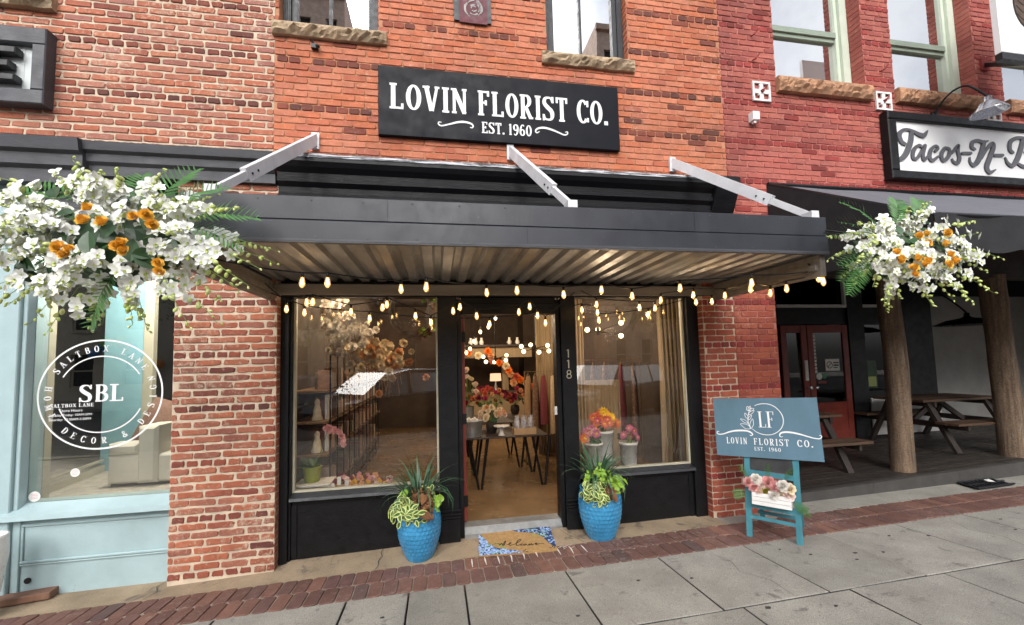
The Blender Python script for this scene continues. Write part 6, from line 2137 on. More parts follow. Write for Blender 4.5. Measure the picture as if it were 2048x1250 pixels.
mr = random.Random(4)
fl, lv = [], []
for poly in corner:
    xs_ = [a for a, b in poly]; ys_ = [b for a, b in poly]
    for k in range(900):
        p = (mr.uniform(min(xs_), max(xs_)), mr.uniform(min(ys_), max(ys_)))
        if not inside(p, poly) or len(fl) > 420:
            continue
        s = mr.uniform(.006, .011); a0 = mr.random() * 6
        fl.append([(p[0] + s * (1 + .45 * cos(4 * (t_ * 2 * pi / 12))) * cos(a0 + t_ * 2 * pi / 12), p[1] + s * (1 + .45 * cos(4 * (t_ * 2 * pi / 12))) * sin(a0 + t_ * 2 * pi / 12)) for t_ in range(12)])
mb = MB()
for i, p in enumerate(fl):
    mb.add([MFN(u, v, .0010 + .00004 * (i % 25)) for u, v in p], [tuple(range(12))])
mb.build('print_hydrangea', 'mat_blue', mt)
for (x, y, n, sd) in ((.10, .15, 16, .04), (.17, .03, 9, .02), (.03, .07, 6, .02), (.21, .10, 9, .03), (.62, .26, 14, .035), (.52, MH - .03, 8, .02), (.66, .33, 6, .02), (.56, .29, 8, .03)):
    for k in range(n):
        a = mr.uniform(0, 6.28); px, py = x + mr.gauss(0, sd), y + mr.gauss(0, sd * .6)
        px = min(max(px, .015), MW - .015); py = min(max(py, .012), MH - .012)
        l = mr.uniform(.008, .014)
        lv.append([(px - l * cos(a), py - l * sin(a)), (px + l * .4 * sin(a), py - l * .4 * cos(a)), (px + l * cos(a), py + l * sin(a)), (px - l * .4 * sin(a), py + l * .4 * cos(a))])
mb = MB()
for i, p in enumerate(lv):
    mb.add([MFN(u, v, .0022 + .00004 * (i % 25)) for u, v in p], [(0, 1, 2, 3)])
mb.build('print_leaves', 'mat_green', mt)
mb = MB()
emit(mb, [catmull(q) for q in WELCOME], MFN, .0012, True)
for x, y, a in ((.03, .35, 1.4), (.045, .365, .6), (.02, .37, 2.2), (.27, MH - .022, 0.1), (.28, MH - .03, .7), (.285, MH - .015, -.5), (.40, .02, .2), (.42, .035, .8), (.43, .012, -.3), (.69, .05, 1.9), (.675, .04, 2.4), (.70, .035, 1.2)):
    emit(mb, [[(x, y, .002), (x + .012 * cos(a), y + .012 * sin(a), .008), (x + .026 * cos(a), y + .026 * sin(a), .001)]], MFN, .0026)
mb.build('lettering', 'ink', mt)

# ------------------------------------------------------------------ easel with sign board and flower box
ED = Vector((.649, -.761, 0)); EN = Vector((-.761, -.649, 0)); EB = -EN; EA = Vector((2.86, -.52, -.06)); LEAN = .12


def EP(s, z, off=0.0):
    return EA + ED * s + (EB * LEAN + Vector((0, 0, 1))) * (z - EA.z) + EN * off


es = thing('easel', 'teal wooden A-frame easel with a small chalkboard standing on the pavers', 'easel', (3.0, -.68, -.06))
EU = EB * LEAN + Vector((0, 0, 1))
EM = 'easel_teal'
for s in (.022, .415):
    gzv = gz(*EP(s, -.05).xy)
    mb = MB(); mb.beam(EP(s, gzv + .002), EP(s, 1.06), .048, .022, EN); mb.build('leg', EM, es)
    a = EP(s + (.03 if s < .1 else -.03), 1.04, -.03); g_ = a + EB * .36; g_.z = gz(g_.x, g_.y) + .002
    mb = MB(); mb.beam(a, g_, .04, .02, EN); mb.build('back_leg', EM, es)
for z, h_ in ((.515, .05), (.225, .055), (.115, .03)):
    mb = MB(); mb.beam(EP(.047, z), EP(.39, z - .012), h_, .018, EN) if False else mb.beam(EP(.047, z), EP(.39, z - .005), .018, h_, EU); mb.build('rail', EM, es)
mb = MB(); mb.beam(EP(.047, .80), EP(.39, .80), .010, .52, EU); mb.build('chalkboard', 'chalkboard', es)
mb = MB(); mb.beam(EP(.07, .12, -.16), EP(.37, .12, -.16), .02, .03, EU)
mb.beam(EP(.045, .215, -.07), EP(.39, .215, -.07), .12, .012, EN) if False else None
mb.build('rear_rail', EM, es)

TH = math.atan2(.043, .866)
BC, BSN = cos(TH), sin(TH)


def BD(u, v, l):
    s, z = -.237 + u * BC - v * BSN, .645 + u * BSN + v * BC
    return EP(s, z, .03 + l)


sb = thing('sign_board', 'slate blue board reading LF LOVIN FLORIST CO. EST. 1960, propped on the teal easel', 'sign', tuple(BD(.43, 0, 0)))
mb = MB()
pts = [BD(u, v, 0) for u, v in ((0, 0), (.868, 0), (.868, .553), (0, .553))] + [BD(u, v, -.014) for u, v in ((0, 0), (.868, 0), (.868, .553), (0, .553))]
mb.add(pts, [(0, 1, 2, 3), (7, 6, 5, 4), (0, 4, 5, 1), (1, 5, 6, 2), (2, 6, 7, 3), (3, 7, 4, 0)]); mb.build('panel', 'sign_blue', sb)
mb = MB()
emit(mb, [catmull(q, 4) for q in SPRIG], BD, .0006)
mb.build('emblem', 'sign_white', sb)
mb = MB()
for g in text_glyphs('LF', .135, .148, .05, T=.13, t=.035, s=.10):
    mb = MB(); emit(mb, [[(.388 + p[0], .280 + p[1], p[2]) for p in q] for q in g], BD, .0008); mb.build('letter', 'sign_white', sb)
mb = MB()
for txt, x0, x1, zb, zt in (('LOVIN', .098, .278, .118, .178), ('FLORIST', .335, .62, .118, .178), ('CO.', .683, .80, .118, .178), ('EST.', .335, .42, .065, .098), ('1960', .455, .55, .065, .098)):
    for g in text_glyphs(txt, x1 - x0, zt - zb, .22, T=.14, t=.055, s=.07):
        mb = MB(); emit(mb, [[(x0 + p[0], zb + p[1], p[2]) for p in q] for q in g], BD, .0006); mb.build('letter', 'sign_white', sb)

PEON = {k: ranunculus(30 + i, .043, 5, k, 'bloom') for i, k in enumerate(('bloom_pink', 'bloom_blush', 'bloom_white', 'bloom_cream', 'bloom_olive'))}
fb = thing('flower_box', 'whitewashed wooden box of pink and blush blooms on the easel rail', 'flower box', tuple(EP(.22, .25, .03)))
for off, s0, s1 in ((.075, .065, .375), (-.045, .065, .375)):
    for k in range(3):
        mb = MB(); z = .252 + .036 * k; mb.beam(EP(s0, z + .016, off), EP(s1, z + .016, off), .012, .033, EU); mb.build('slat', 'plate_white', fb)
for s in (.071, .369):
    mb = MB(); mb.beam(EP(s, .30, .068), EP(s, .30, -.038), .012, .10, EU); mb.build('end_panel', 'plate_white', fb)
pr = random.Random(12)
heads = [(.04, .44, 'bloom_pink'), (.10, .475, 'bloom_white'), (.085, .40, 'bloom_pink'), (.15, .43, 'bloom_blush'), (.20, .46, 'bloom_pink'), (.175, .375, 'bloom_olive'), (.245, .365, 'bloom_white'), (.26, .43, 'bloom_pink'), (.32, .455, 'bloom_white'), (.34, .41, 'bloom_blush'), (.30, .37, 'bloom_cream'), (.365, .43, 'bloom_cream'), (.225, .325, 'bloom_white'), (.35, .37, 'bloom_blush'), (.12, .36, 'bloom_blush')]
for s, z, k in heads:
    M = Matrix.Translation(EP(s, z, .07 + pr.uniform(-.02, .03))) @ face_dir(EN + Vector((pr.uniform(-.3, .3), pr.uniform(-.3, .3), pr.uniform(.1, .6))), pr.uniform(0, 6)) @ Matrix.Scale(pr.uniform(.9, 1.2), 4)
    place('bloom', PEON[k], fb, M)
for s, z, d in ((.0, .36, -1), (.01, .33, -.8), (.38, .30, 1), (.40, .27, 1), (.39, .33, .8), (.03, .48, -.5), (.2, .50, 0), (.33, .50, .5)):
    dv = (ED * d + Vector((0, 0, -.5 if abs(d) > .6 else .8)) + EN * .3).normalized()
    up = EN
    xa = dv.cross(up).normalized(); up = xa.cross(dv)
    M = Matrix(((xa.x, dv.x, up.x, 0), (xa.y, dv.y, up.y, 0), (xa.z, dv.z, up.z, 0), (0, 0, 0, 1)))
    place('fern_frond', FROND[pr.randrange(3)], fb, Matrix.Translation(EP(s, z, .05)) @ M @ Matrix.Scale(.36, 4))

# ------------------------------------------------------------------ more of the shop's stock
GERB = {k: daisy(i, k) for i, k in enumerate(('bloom_magenta', 'bloom_orange', 'bloom_yellow', 'bloom_rose', 'bloom_coral', 'bloom_pink', 'bloom_peach', 'bloom_cream', 'bloom_wine', 'bloom_white'))}
PEON2 = {k: ranunculus(60 + i, .04, 4, k, 'bloom') for i, k in enumerate(('bloom_cream', 'bloom_peach', 'bloom_wine', 'bloom_white', 'bloom_blush', 'bloom_coral', 'bloom_magenta', 'bloom_orange'))}


def bouquet(label, c, vase, palette, n, rx, rz, seed, heads, s0=1.0, face=(0, -1, .35), group=None, ry=None):
    """a vase (lathe profile) with stems and single flower heads"""
    r = random.Random(seed)
    tl = thing('bouquet', label, 'bouquet', c, group)
    prof, vm = vase
    if prof:
        mb = MB(); mb.lathe(prof, 16, c); mb.build('vase', vm, tl, smooth=True)
        top = Vector(c) + Vector((0, 0, prof[-1][1]))
    else:
        top = Vector(c)
    mb = MB()
    for k in range(n):
        a = r.uniform(0, 2 * pi); u = sqrt(r.random())
        p = top + Vector((rx * u * cos(a), (ry or rx * .7) * (u * sin(a) - .15), rz * (.35 + .65 * (1 - u * u) + r.uniform(-.15, .15))))
        mb.tube([top + Vector((r.uniform(-.02, .02), r.uniform(-.02, .02), -.03)), top.lerp(p, .6) + Vector((0, 0, .02)), p], .0025, 3)
        d = Vector((p.x - top.x, p.y - top.y, 0)) * 3 + Vector(face)
        hm = heads[palette[r.randrange(len(palette))]]
        place('flower_head', hm, tl, Matrix.Translation(p) @ face_dir(d + Vector((r.uniform(-.3, .3), 0, r.uniform(-.3, .3))), r.uniform(0, 6)) @ Matrix.Scale(s0 * r.uniform(.8, 1.2), 4))
    mb.build('stems', 'stem_green', tl)
    for k in range(10):
        a = r.uniform(0, 2 * pi)
        place('leaf', DLEAF[k % 2], tl, Matrix.Translation(top + Vector((rx * .5 * cos(a), rx * .4 * sin(a), rz * .25))) @ face_dir((cos(a), -1, .5), r.uniform(0, 6)) @ Matrix.Scale(.7, 4))
    return tl


BUCKET = ([(.085, 0), (.10, .30), (.108, .30), (.108, .33), (.098, .33)], 'white_ceramic')
bouquet('gerbera daisies in pink, orange and red in the taller white bucket in the right window', (1.88, .52, .42), ([(.095, 0), (.115, .36), (.122, .36), (.122, .385), (.11, .385)], 'white_ceramic'),
        ['bloom_magenta', 'bloom_orange', 'bloom_coral', 'bloom_orange', 'bloom_yellow', 'bloom_coral', 'bloom_orange'], 28, .18, .19, 3, GERB, 1.3, ry=.08)
bouquet('pink gerbera daisies low in the white bucket at the left of the right window', (1.72, .42, .40), ([(.085, 0), (.10, .27), (.108, .27), (.108, .295), (.098, .295)], 'white_ceramic'),
        ['bloom_rose', 'bloom_pink', 'bloom_orange', 'bloom_rose', 'bloom_cream'], 15, .15, .15, 4, GERB, 1.25, ry=.07)
bouquet('rose pink gerbera daisies in the right hand white bucket of the right window', (2.16, .46, .34), BUCKET, ['bloom_rose', 'bloom_magenta', 'bloom_rose'], 12, .13, .16, 5, GERB, .95, ry=.08)
st_ = thing('display_step', 'low dark display step under the white flower buckets in the right window', 'display step', (1.95, .5, 0))
mb = MB(); mb.bbox(1.58, 2.35, .33, .68, -.003, .338, .006); mb.build('top', 'dark_wood', st_)
mb = MB(); mb.box(1.60, 2.02, .36, .66, .339, .398); mb.build('upper_step', 'dark_wood', st_)
VASE_D = ([(.06, 0), (.08, .08), (.075, .14), (.06, .16)], 'dark_wood')
bouquet('cream and blush blooms in a dark bowl at the middle of the front table', (.72, 1.62, .66), VASE_D, ['bloom_cream', 'bloom_blush', 'bloom_peach', 'bloom_cream'], 26, .20, .20, 6, PEON2, .95)
bouquet('coral and magenta blossoms massed in the middle of the doorway view', (.80, 2.55, .72), VASE_D, ['bloom_coral', 'bloom_magenta', 'bloom_wine', 'bloom_coral', 'bloom_peach'], 60, .38, .34, 7, PEON2, .95)
bouquet('pale cream blossom branches at the left of the doorway view', (.45, 2.5, .72), ([(.10, 0), (.11, .22)], 'galvanised'), ['bloom_cream', 'bloom_blush', 'bloom_white'], 34, .20, .55, 8, PEON2, .8)
bouquet('wine red and peach blooms further back in the doorway view', (1.3, 3.0, .72), VASE_D, ['bloom_wine', 'bloom_magenta', 'bloom_peach'], 30, .26, .28, 9, PEON2, 1.0)

# counter, lamp, mantel and paper flowers at the back
ct = thing('counter', 'pale panelled counter at the back of the shop', 'counter', (1.3, 5.3, 0))
mb = MB(); mb.bbox(.3, 2.3, 5.1, 5.6, -.003, .92, .01); mb.build('front_panel', 'curtain', ct)
mb = MB(); mb.bbox(.26, 2.34, 5.06, 5.64, .921, .95, .006); mb.build('countertop', 'dark_wood', ct)
tl = thing('table_lamp', 'lit table lamp with a square peach shade on the back counter', 'table lamp', (1.29, 5.3, .95))
mb = MB(); mb.lathe([(.06, .951), (.06, .97), (.02, .99), (.045, 1.05), (.02, 1.12), (.012, 1.2)], 12, (1.29, 5.3, 0)); mb.build('base', 'galvanised', tl, smooth=True)
mb = MB(); mb.lathe([(.13, 1.19), (.12, 1.36)], 4, (1.29, 5.3, 0)); mb.build('shade', 'shade_lit', tl)
mn = thing('mantel_shelf', 'pale high mantel shelf across the back wall of the shop', 'shelf', (1.1, 5.9, 2.0))
mb = MB(); mb.bbox(.2, 2.34, 5.85, 6.15, 1.98, 2.04, .006); mb.build('shelf', 'dark_wood', mn)
mb = MB(); mb.bbox(.25, 2.3, 5.95, 6.1, 1.72, 1.979, .006); mb.build('fascia', 'curtain', mn)
mb = MB(); mb.box(.25, .32, 5.95, 6.1, 0, 1.719); mb.box(1.55, 1.70, 5.95, 6.1, 0, 1.719); mb.build('upright', 'curtain', mn)
for k, x in enumerate((.8, .92, 1.06, 1.75, 1.95)):
    mb = MB(); mb.lathe([(.04, 0), (.06, .06), (.03, .13), (.035, .17)], 10, (x, 6.0, 2.041))
    tag(mb.build('vase', 'white_ceramic', base=(x, 6.0, 2.041), smooth=True), 'small pale vase on the high mantel shelf', 'vase', 'small vases on the mantel')
pg = thing('paper_flower_garland', 'garland of large orange and cream paper flowers trailing down the back of the shop', 'garland', (1.4, 5.7, 1.7))
gp = ((.72, 1.86), (.95, 1.78), (1.18, 1.88), (1.25, 1.76), (1.28, 1.66), (1.45, 1.60), (1.6, 1.52), (1.66, 1.42), (1.72, 1.32), (1.85, 1.26), (1.95, 1.18), (2.1, 1.08), (2.22, 1.0), (1.78, 1.12))
mb = MB(); mb.tube([(x, 5.78, z) for x, z in gp[:-1]], .006, 4); mb.build('wire', 'stem_green', pg)
for k, (x, z) in enumerate(gp):
    place('paper_flower', PEON2[('bloom_orange', 'bloom_cream', 'bloom_orange', 'bloom_peach', 'bloom_coral')[k % 5]], pg, Matrix.Translation((x, 5.72, z)) @ face_dir((rng.uniform(-.4, .4), -1, .2), k) @ Matrix.Scale(2.2, 4))

# curtains
def curtain(label, x0, x1, y, z0, z1, seed, pinch=0.0):
    r = random.Random(seed)
    mb = MB()
    n, m_ = 44, 14
    vs = []
    for i in range(n + 1):
        for j in range(m_ + 1):
            u, v = i / n, j / m_
            z = z1 + (z0 - z1) * v
            k = 1 - pinch * sin(pi * min(1, v)) ** 2
            xm = (x0 + x1) / 2
            x = xm + ((x0 + (x1 - x0) * u) - xm) * k + .0
            vs.append((x, y + .03 * sin(u * 36 + seed) * (.6 + .4 * v) + .012 * sin(u * 71 + v * 3), z))
    mb.add(vs, [(i * (m_ + 1) + j, i * (m_ + 1) + j + 1, (i + 1) * (m_ + 1) + j + 1, (i + 1) * (m_ + 1) + j) for i in range(n) for j in range(m_)])
    tag(mb.build('curtain', 'curtain', base=((x0 + x1) / 2, y, z0), smooth=True), label, 'curtain', 'sand coloured curtains in the shop')


curtain('sand coloured curtain hanging at the right edge of the right florist window', 2.68, 3.04, .62, .05, 2.9, 1, .12)
curtain('narrow sand coloured curtain at the left edge of the right florist window', 1.60, 1.84, .95, .05, 2.9, 2)
curtain('tall sand coloured curtain behind the dress rail in the doorway view', 1.72, 2.15, 3.1, .0, 2.9, 3)
curtain('wide sand coloured curtain low across the right window, behind the flower buckets', 1.75, 2.45, 1.25, .0, 1.35, 4)

# dress rails
def dress(label, x, y, z, m, L, wd, seed, rot=0):
    r = random.Random(seed)
    mb = MB()
    n, m_ = 16, 8
    vs = []
    for j in range(m_ + 1):
        v = j / m_
        for k in range(n):
            a = 2 * pi * k / n
            ww = wd * (.5 + .15 * sin(v * 3) + .35 * v) * (1 + .10 * sin(5 * a + seed) * v)
            if j == 0:
                ww = wd * .42
            vs.append((x + ww * cos(a) * cos(rot) - ww * .35 * sin(a) * sin(rot), y + ww * .35 * sin(a) * cos(rot) + ww * cos(a) * sin(rot), z - .05 - L * v - .02 * abs(cos(a)) * (1 if j == 0 else 0)))
    mb.add(vs, [(j * n + k, j * n + (k + 1) % n, (j + 1) * n + (k + 1) % n, (j + 1) * n + k) for j in range(m_) for k in range(n)])
    dr_ = thing('dress', label, 'dress', (x, y, z - L), 'dresses on the rails')
    mb.build('cloth', m, dr_, smooth=True)
    mb = MB(); mb.tube([(x - wd * .4 * cos(rot), y - wd * .4 * sin(rot), z - .07), (x, y, z - .02), (x + wd * .4 * cos(rot), y + wd * .4 * sin(rot), z - .07)], .006, 5); mb.tube([(x, y, z - .02), (x, y, z + .03)], .003, 4)
    mb.build('hanger', 'shelf_wood', dr_)


def rail(label, x0, x1, y, z):
    rl = thing('clothes_rail', label, 'clothes rail', ((x0 + x1) / 2, y, 0), 'clothes rails')
    mb = MB(); mb.tube([(x0, y, 0), (x0, y, z), (x1, y, z), (x1, y, 0)], .010, 6); mb.build('frame', 'shelf_wood', rl)
    mb = MB(); mb.tube([(x0, y - .2, .01), (x0, y + .2, .01)], .012, 6); mb.tube([(x1, y - .2, .01), (x1, y + .2, .01)], .012, 6); mb.build('foot', 'shelf_wood', rl)


rail('wooden clothes rail of dresses at the right of the doorway view', 1.4, 2.2, 2.6, 1.45)
for k, (x, m, l) in enumerate(((1.46, 'dress_tan', 'tan dress, leftmost on the rail in the doorway view'), (1.58, 'dress_pattern', 'patterned brown dress on the rail in the doorway view'), (1.72, 'dress_wine', 'wine red dress on the rail in the doorway view'), (1.88, 'dress_cream', 'cream lace dress on the rail in the doorway view'), (2.02, 'dress_tan', 'tan dress behind the door jamb, rightmost on the doorway rail'))):
    dress(l, x, 2.6, 1.44, m, (.95, 1.15, .8, .95, 1.1)[k], .15, k, .9)
rail('wooden clothes rail of patterned clothes in the right florist window', 1.95, 3.0, 1.75, 1.62)
for k, (x, m, l) in enumerate(((2.05, 'dress_tan', 'tan garment, leftmost on the rail in the right window'), (2.26, 'dress_pattern', 'long brown patterned garment in the middle of the right window'), (2.44, 'dress_pattern', 'brown patterned garment beside the curtain in the right window'), (2.7, 'dress_wine', 'dark wine garment half behind the curtain in the right window'), (2.9, 'dress_pattern', 'patterned garment at the right edge of the right window'))):
    dress(l, x, 1.75, 1.6, m, (1.0, 1.2, 1.05, .9, 1.2)[k], .17, 10 + k, 1.0)

# shelving along the left wall
sh = thing('shelving', 'long black rod shelving with wooden boards along the left wall of the shop', 'shelving', (-1.3, 2.0, 0))
for z in (.30, .72, 1.06, 1.38):
    mb = MB(); mb.bbox(-1.485, -1.14, .55, 4.6, z - .03, z, .004); mb.build('board', 'shelf_wood', sh)
for y in [.6 + .33 * k for k in range(12)]:
    mb = MB(); mb.beam((-1.125, y, 0), (-1.125, y, 1.75), .014, .014); mb.build('rod', 'black_metal', sh)
mb = MB()
for z in (.06, .30, .72, 1.06, 1.38, 1.74):
    mb.beam((-1.125, .6, z + .012), (-1.125, 4.3, z + .012), .012, .012)
mb.build('side_rail', 'black_metal', sh)
br_ = random.Random(8)
for z in (.30, .72, 1.06, 1.38):
    y = .75
    while y < 4.3:
        w_, h_, d_ = br_.uniform(.02, .05), br_.uniform(.14, .24), br_.uniform(.12, .2)
        if br_.random() < .72:
            mb = MB(); mb.bbox(-1.16 - d_, -1.155, y, y + w_, z + .001, z + h_, .002)
            tag(mb.build('box', 'book', base=(-1.2, y, z)), 'small boxed gift in the row on the %s shelf of the black shelving' % {.30: 'lowest', .72: 'second', 1.06: 'third', 1.38: 'top'}[z], 'book', 'books and boxes on the %s shelf' % {.30: 'lowest', .72: 'second', 1.06: 'third', 1.38: 'top'}[z])
        y += w_ + (br_.uniform(.0, .02) if br_.random() < .8 else br_.uniform(.1, .3))
for k, (z, l) in enumerate(((1.061, 'cream figurine on the upper shelf in the left window'), (.721, 'cream figurine on the middle shelf in the left window'))):
    mb = MB(); mb.lathe([(.055, 0), (.06, .02), (.045, .05), (.04, .10), (.025, .16), (.03, .19), (.02, .215), (.001, .23)], 10, (-1.27, .66, z))
    tag(mb.build('figurine', 'bloom_cream', base=(-1.27, .66, z), smooth=True), l, 'figurine')
    mb = MB(); mb.bbox(-1.20, -1.17, .68, .86, z, z + .26, .003)
    tag(mb.build('card', 'white_ceramic', base=(-1.19, .7, z)), 'pale card standing beside the cream figurine on the ' + ('upper' if k == 0 else 'middle') + ' shelf', 'card')
# orchid in an olive pot on a slatted white stool
sl = thing('stool', 'low white slatted stool in the left florist window', 'stool', (-1.22, .55, 0))
mb = MB(); mb.bbox(-1.40, -1.06, .30, .60, .455, .475, .004); mb.build('top', 'white_ceramic', sl)
for z in (.30, .36, .41):
    mb = MB(); mb.bbox(-1.385, -1.075, .305, .32, z, z + .028, .003); mb.build('slat', 'white_ceramic', sl)
for x in (-1.40, -1.075):
    mb = MB(); mb.bbox(x, x + .015, .30, .60, 0, .454, .003); mb.build('side_panel', 'white_ceramic', sl)
op = thing('potted_orchid', 'pink moth orchid in a ribbed olive green pot in the left window', 'potted orchid', (-1.26, .45, .475))
mb = MB(); mb.lathe([(.065, 0), (.085, .14), (.09, .15), (.08, .15)], 48, (-1.26, .45, .476), 0, lambda a, z, r: .003 * cos(24 * a)); mb.build('pot', 'olive_pot', op, smooth=True)
mb = MB(); mb.tube([(-1.25, .45, .62), (-1.16, .44, .80), (-1.12, .43, .95), (-1.04, .42, 1.0), (-.97, .41, .93), (-.94, .40, .84)], .004, 4); mb.build('stem', 'stem_green', op)
PO = ranunculus(90, .03, 2, 'bloom_pink', 'flower_head')
for k in range(14):
    t_ = k / 13
    place('flower_head', PO, op, Matrix.Translation((-1.12 + .19 * t_ + rng.uniform(-.02, .02), .40, 1.0 - .16 * t_ ** 2 + rng.uniform(-.03, .03))) @ face_dir((rng.uniform(-.3, .3), -1, .1), k) @ Matrix.Scale(1.0, 4))
for a in (.3, 1.2, 2.6, -.4):
    place('leaf', DLEAF[0], op, Matrix.Translation((-1.25, .44, .62)) @ face_dir((cos(a) * .5, -.5, 1), a) @ Matrix.Scale(1.5, 4))
tt = thing('tulip_tray', 'tray of pink and yellow tulips with white price tags on the left window floor', 'flower tray', (-.85, .42, 0))
mb = MB(); mb.bbox(-1.05, -.45, .28, .58, .37, .395, .004); mb.box(-1.03, -.47, .30, .56, -.003, .369); mb.build('tray', 'shelf_wood', tt)
TUL = {k: ranunculus(100 + i, .032, 2, k, 'tulip') for i, k in enumerate(('bloom_pink', 'bloom_yellow', 'bloom_wine', 'bloom_peach', 'bloom_blush'))}
for k in range(46):
    x, y = rng.uniform(-1.04, -.46), rng.uniform(.27, .5)
    place('tulip', TUL[('bloom_pink', 'bloom_yellow', 'bloom_wine', 'bloom_peach', 'bloom_blush', 'bloom_wine')[k % 6]], tt, Matrix.Translation((x, y, .43 + .09 * rng.random() * (1.2 - (x + 1.04)))) @ face_dir((rng.uniform(-1, 1), -1, rng.uniform(-.1, .6)), k) @ Matrix.Scale(rng.uniform(.8, 1.15), 4))
for x, z in ((-1.03, .42), (-.97, .48), (-.90, .44)):
    mb = MB(); mb.bbox(x, x + .035, .222, .226, z, z + .08, .001); mb.build('price_tag', 'tag_white', tt)
# white hanging flowers and the twig wreath
hf = thing('hanging_flowers', 'cascade of white and cream dried flowers hanging in the left florist window', 'hanging flowers', (-1.0, .9, 2.0))
mb = MB()
hr = random.Random(15)
path = [(-1.28, 2.45), (-1.18, 2.2), (-1.05, 2.0), (-.85, 1.85), (-.68, 1.72), (-.45, 1.62)]
cnt = 0
for k in range(230):
    t_ = hr.random() ** .8 * 4.99
    i = int(t_); f = t_ - i
    x = path[i][0] + (path[i + 1][0] - path[i][0]) * f + hr.gauss(0, .10); z = path[i][1] + (path[i + 1][1] - path[i][1]) * f + hr.gauss(0, .10)
    if x < -1.42:
        continue
    y = .95 + hr.uniform(-.2, .2)
    place('flower_head', PEON2['bloom_white' if t_ < 3 else ('bloom_cream' if k % 3 else 'bloom_peach')], hf, Matrix.Translation((x, y, z)) @ face_dir((hr.uniform(-.6, .6), -1, hr.uniform(-.6, .4)), k) @ Matrix.Scale(hr.uniform(.8, 1.35), 4))
    if k % 4 == 0:
        mb.tube([(x, y, z), (x + hr.uniform(-.05, .05), y + .1, z - .3)], .003, 3)
mb.tube([(-1.28, .95, 2.4), (-1.28, .95, 3.1)], .003, 3)
mb.build('stems', 'dress_tan', hf)
wr = thing('twig_wreath', 'round twig wreath with ochre leaves hanging beside the white flowers', 'wreath', (-.22, .8, 2.15))
mb = MB()
for k in range(46):
    a0 = hr.uniform(0, 6.28)
    pts = []
    rr = .26 + hr.gauss(0, .02)
    for q in range(8):
        a = a0 + q * .28
        pts.append((-.26 + rr * cos(a) + hr.gauss(0, .008), .8 + hr.gauss(0, .02), 2.22 + rr * sin(a) + hr.gauss(0, .008)))
    mb.tube(pts, .003, 3)
mb.tube([(-.10, .8, 2.15), (-.10, .8, 3.1)], .004, 4)
mb.build('twigs', 'dark_wood', wr)
for k in range(60):
    a = hr.uniform(-1.3, 1.0)
    place('leaf', RUST[k % 2] if k % 3 else LIME[0], wr, Matrix.Translation((-.26 + .27 * cos(a) + hr.gauss(0, .03), .76 + hr.gauss(0, .03), 2.22 + .27 * sin(a) + hr.gauss(0, .03))) @ face_dir((hr.uniform(-.6, .6), -1, hr.uniform(-.4, .4)), k) @ Matrix.Scale(.8, 4))

# ================================================================== ACROSS THE STREET (seen in the panes)
def far_building(label, x0, x1, y, h, m, cols, floors, zbase=-.1, wmat='glass_upper'):
    b = thing('far_building', label, 'building', ((x0 + x1) / 2, y, zbase))
    holes = []
    cw = (x1 - x0) / cols; fh = h / (floors + .35)
    mb = MB(); mb.box(x0, x1, y - 8, y - .35, zbase, h); mb.build('wall', m, b)
    # street face in strips round the windows
    face = MB()
    zs = [zbase]
    wins = []
    for f in range(floors):
        z0 = zbase + fh * f + fh * .25; z1 = z0 + fh * .58
        face.box(x0, x1, y - .35, y, zs[-1], z0); zs.append(z1)
        for c_ in range(cols):
            a = x0 + cw * c_ + cw * .28; e = x0 + cw * (c_ + 1) - cw * .28
            face.box(x0 + cw * c_, a, y - .35, y, z0, z1); face.box(e, x0 + cw * (c_ + 1), y - .35, y, z0, z1)
            wins.append((a, e, z0, z1))
    face.box(x0, x1, y - .35, y, zs[-1], h)
    face.box(x0 - .1, x1 + .1, y, y + .25, h - .5, h - .05)
    face.build('facade', m, b)
    for a, e, z0, z1 in wins:
        mb = MB(); mb.box(a, a + .08, y - .2, y - .12, z0, z1); mb.box(e - .08, e, y - .2, y - .12, z0, z1); mb.box(a + .08, e - .08, y - .2, y - .12, z0, z0 + .08); mb.box(a + .08, e - .08, y - .2, y - .12, (z0 + z1) / 2 - .04, (z0 + z1) / 2 + .04); mb.box(a - .1, e + .1, y + .002, y + .1, z0 - .12, z0)
        wi = mb.build('window', 'stone_cream', b)
        mb = MB(); mb.box(a + .08, e - .08, y - .19, y - .18, z0 + .08, z1); mb.build('pane', 'dark_void', wi)


far_building('cream stone building across the street, reflected in the teal shop window', -27, -11.2, -24, 11, 'stone_cream', 6, 3)
far_building('tall brick building across the street, reflected in the left upper window', -11, -5.9, -24, 27, 'brick_far_pale', 3, 7)
far_building('low brick shop row across the street behind the parked cars', -5.8, 9.6, -24, 8.5, 'brick_far', 6, 2)
far_building('tall brick building across the street, reflected in the right upper window', 12.2, 24, -24, 27, 'brick_far_pale', 6, 7)


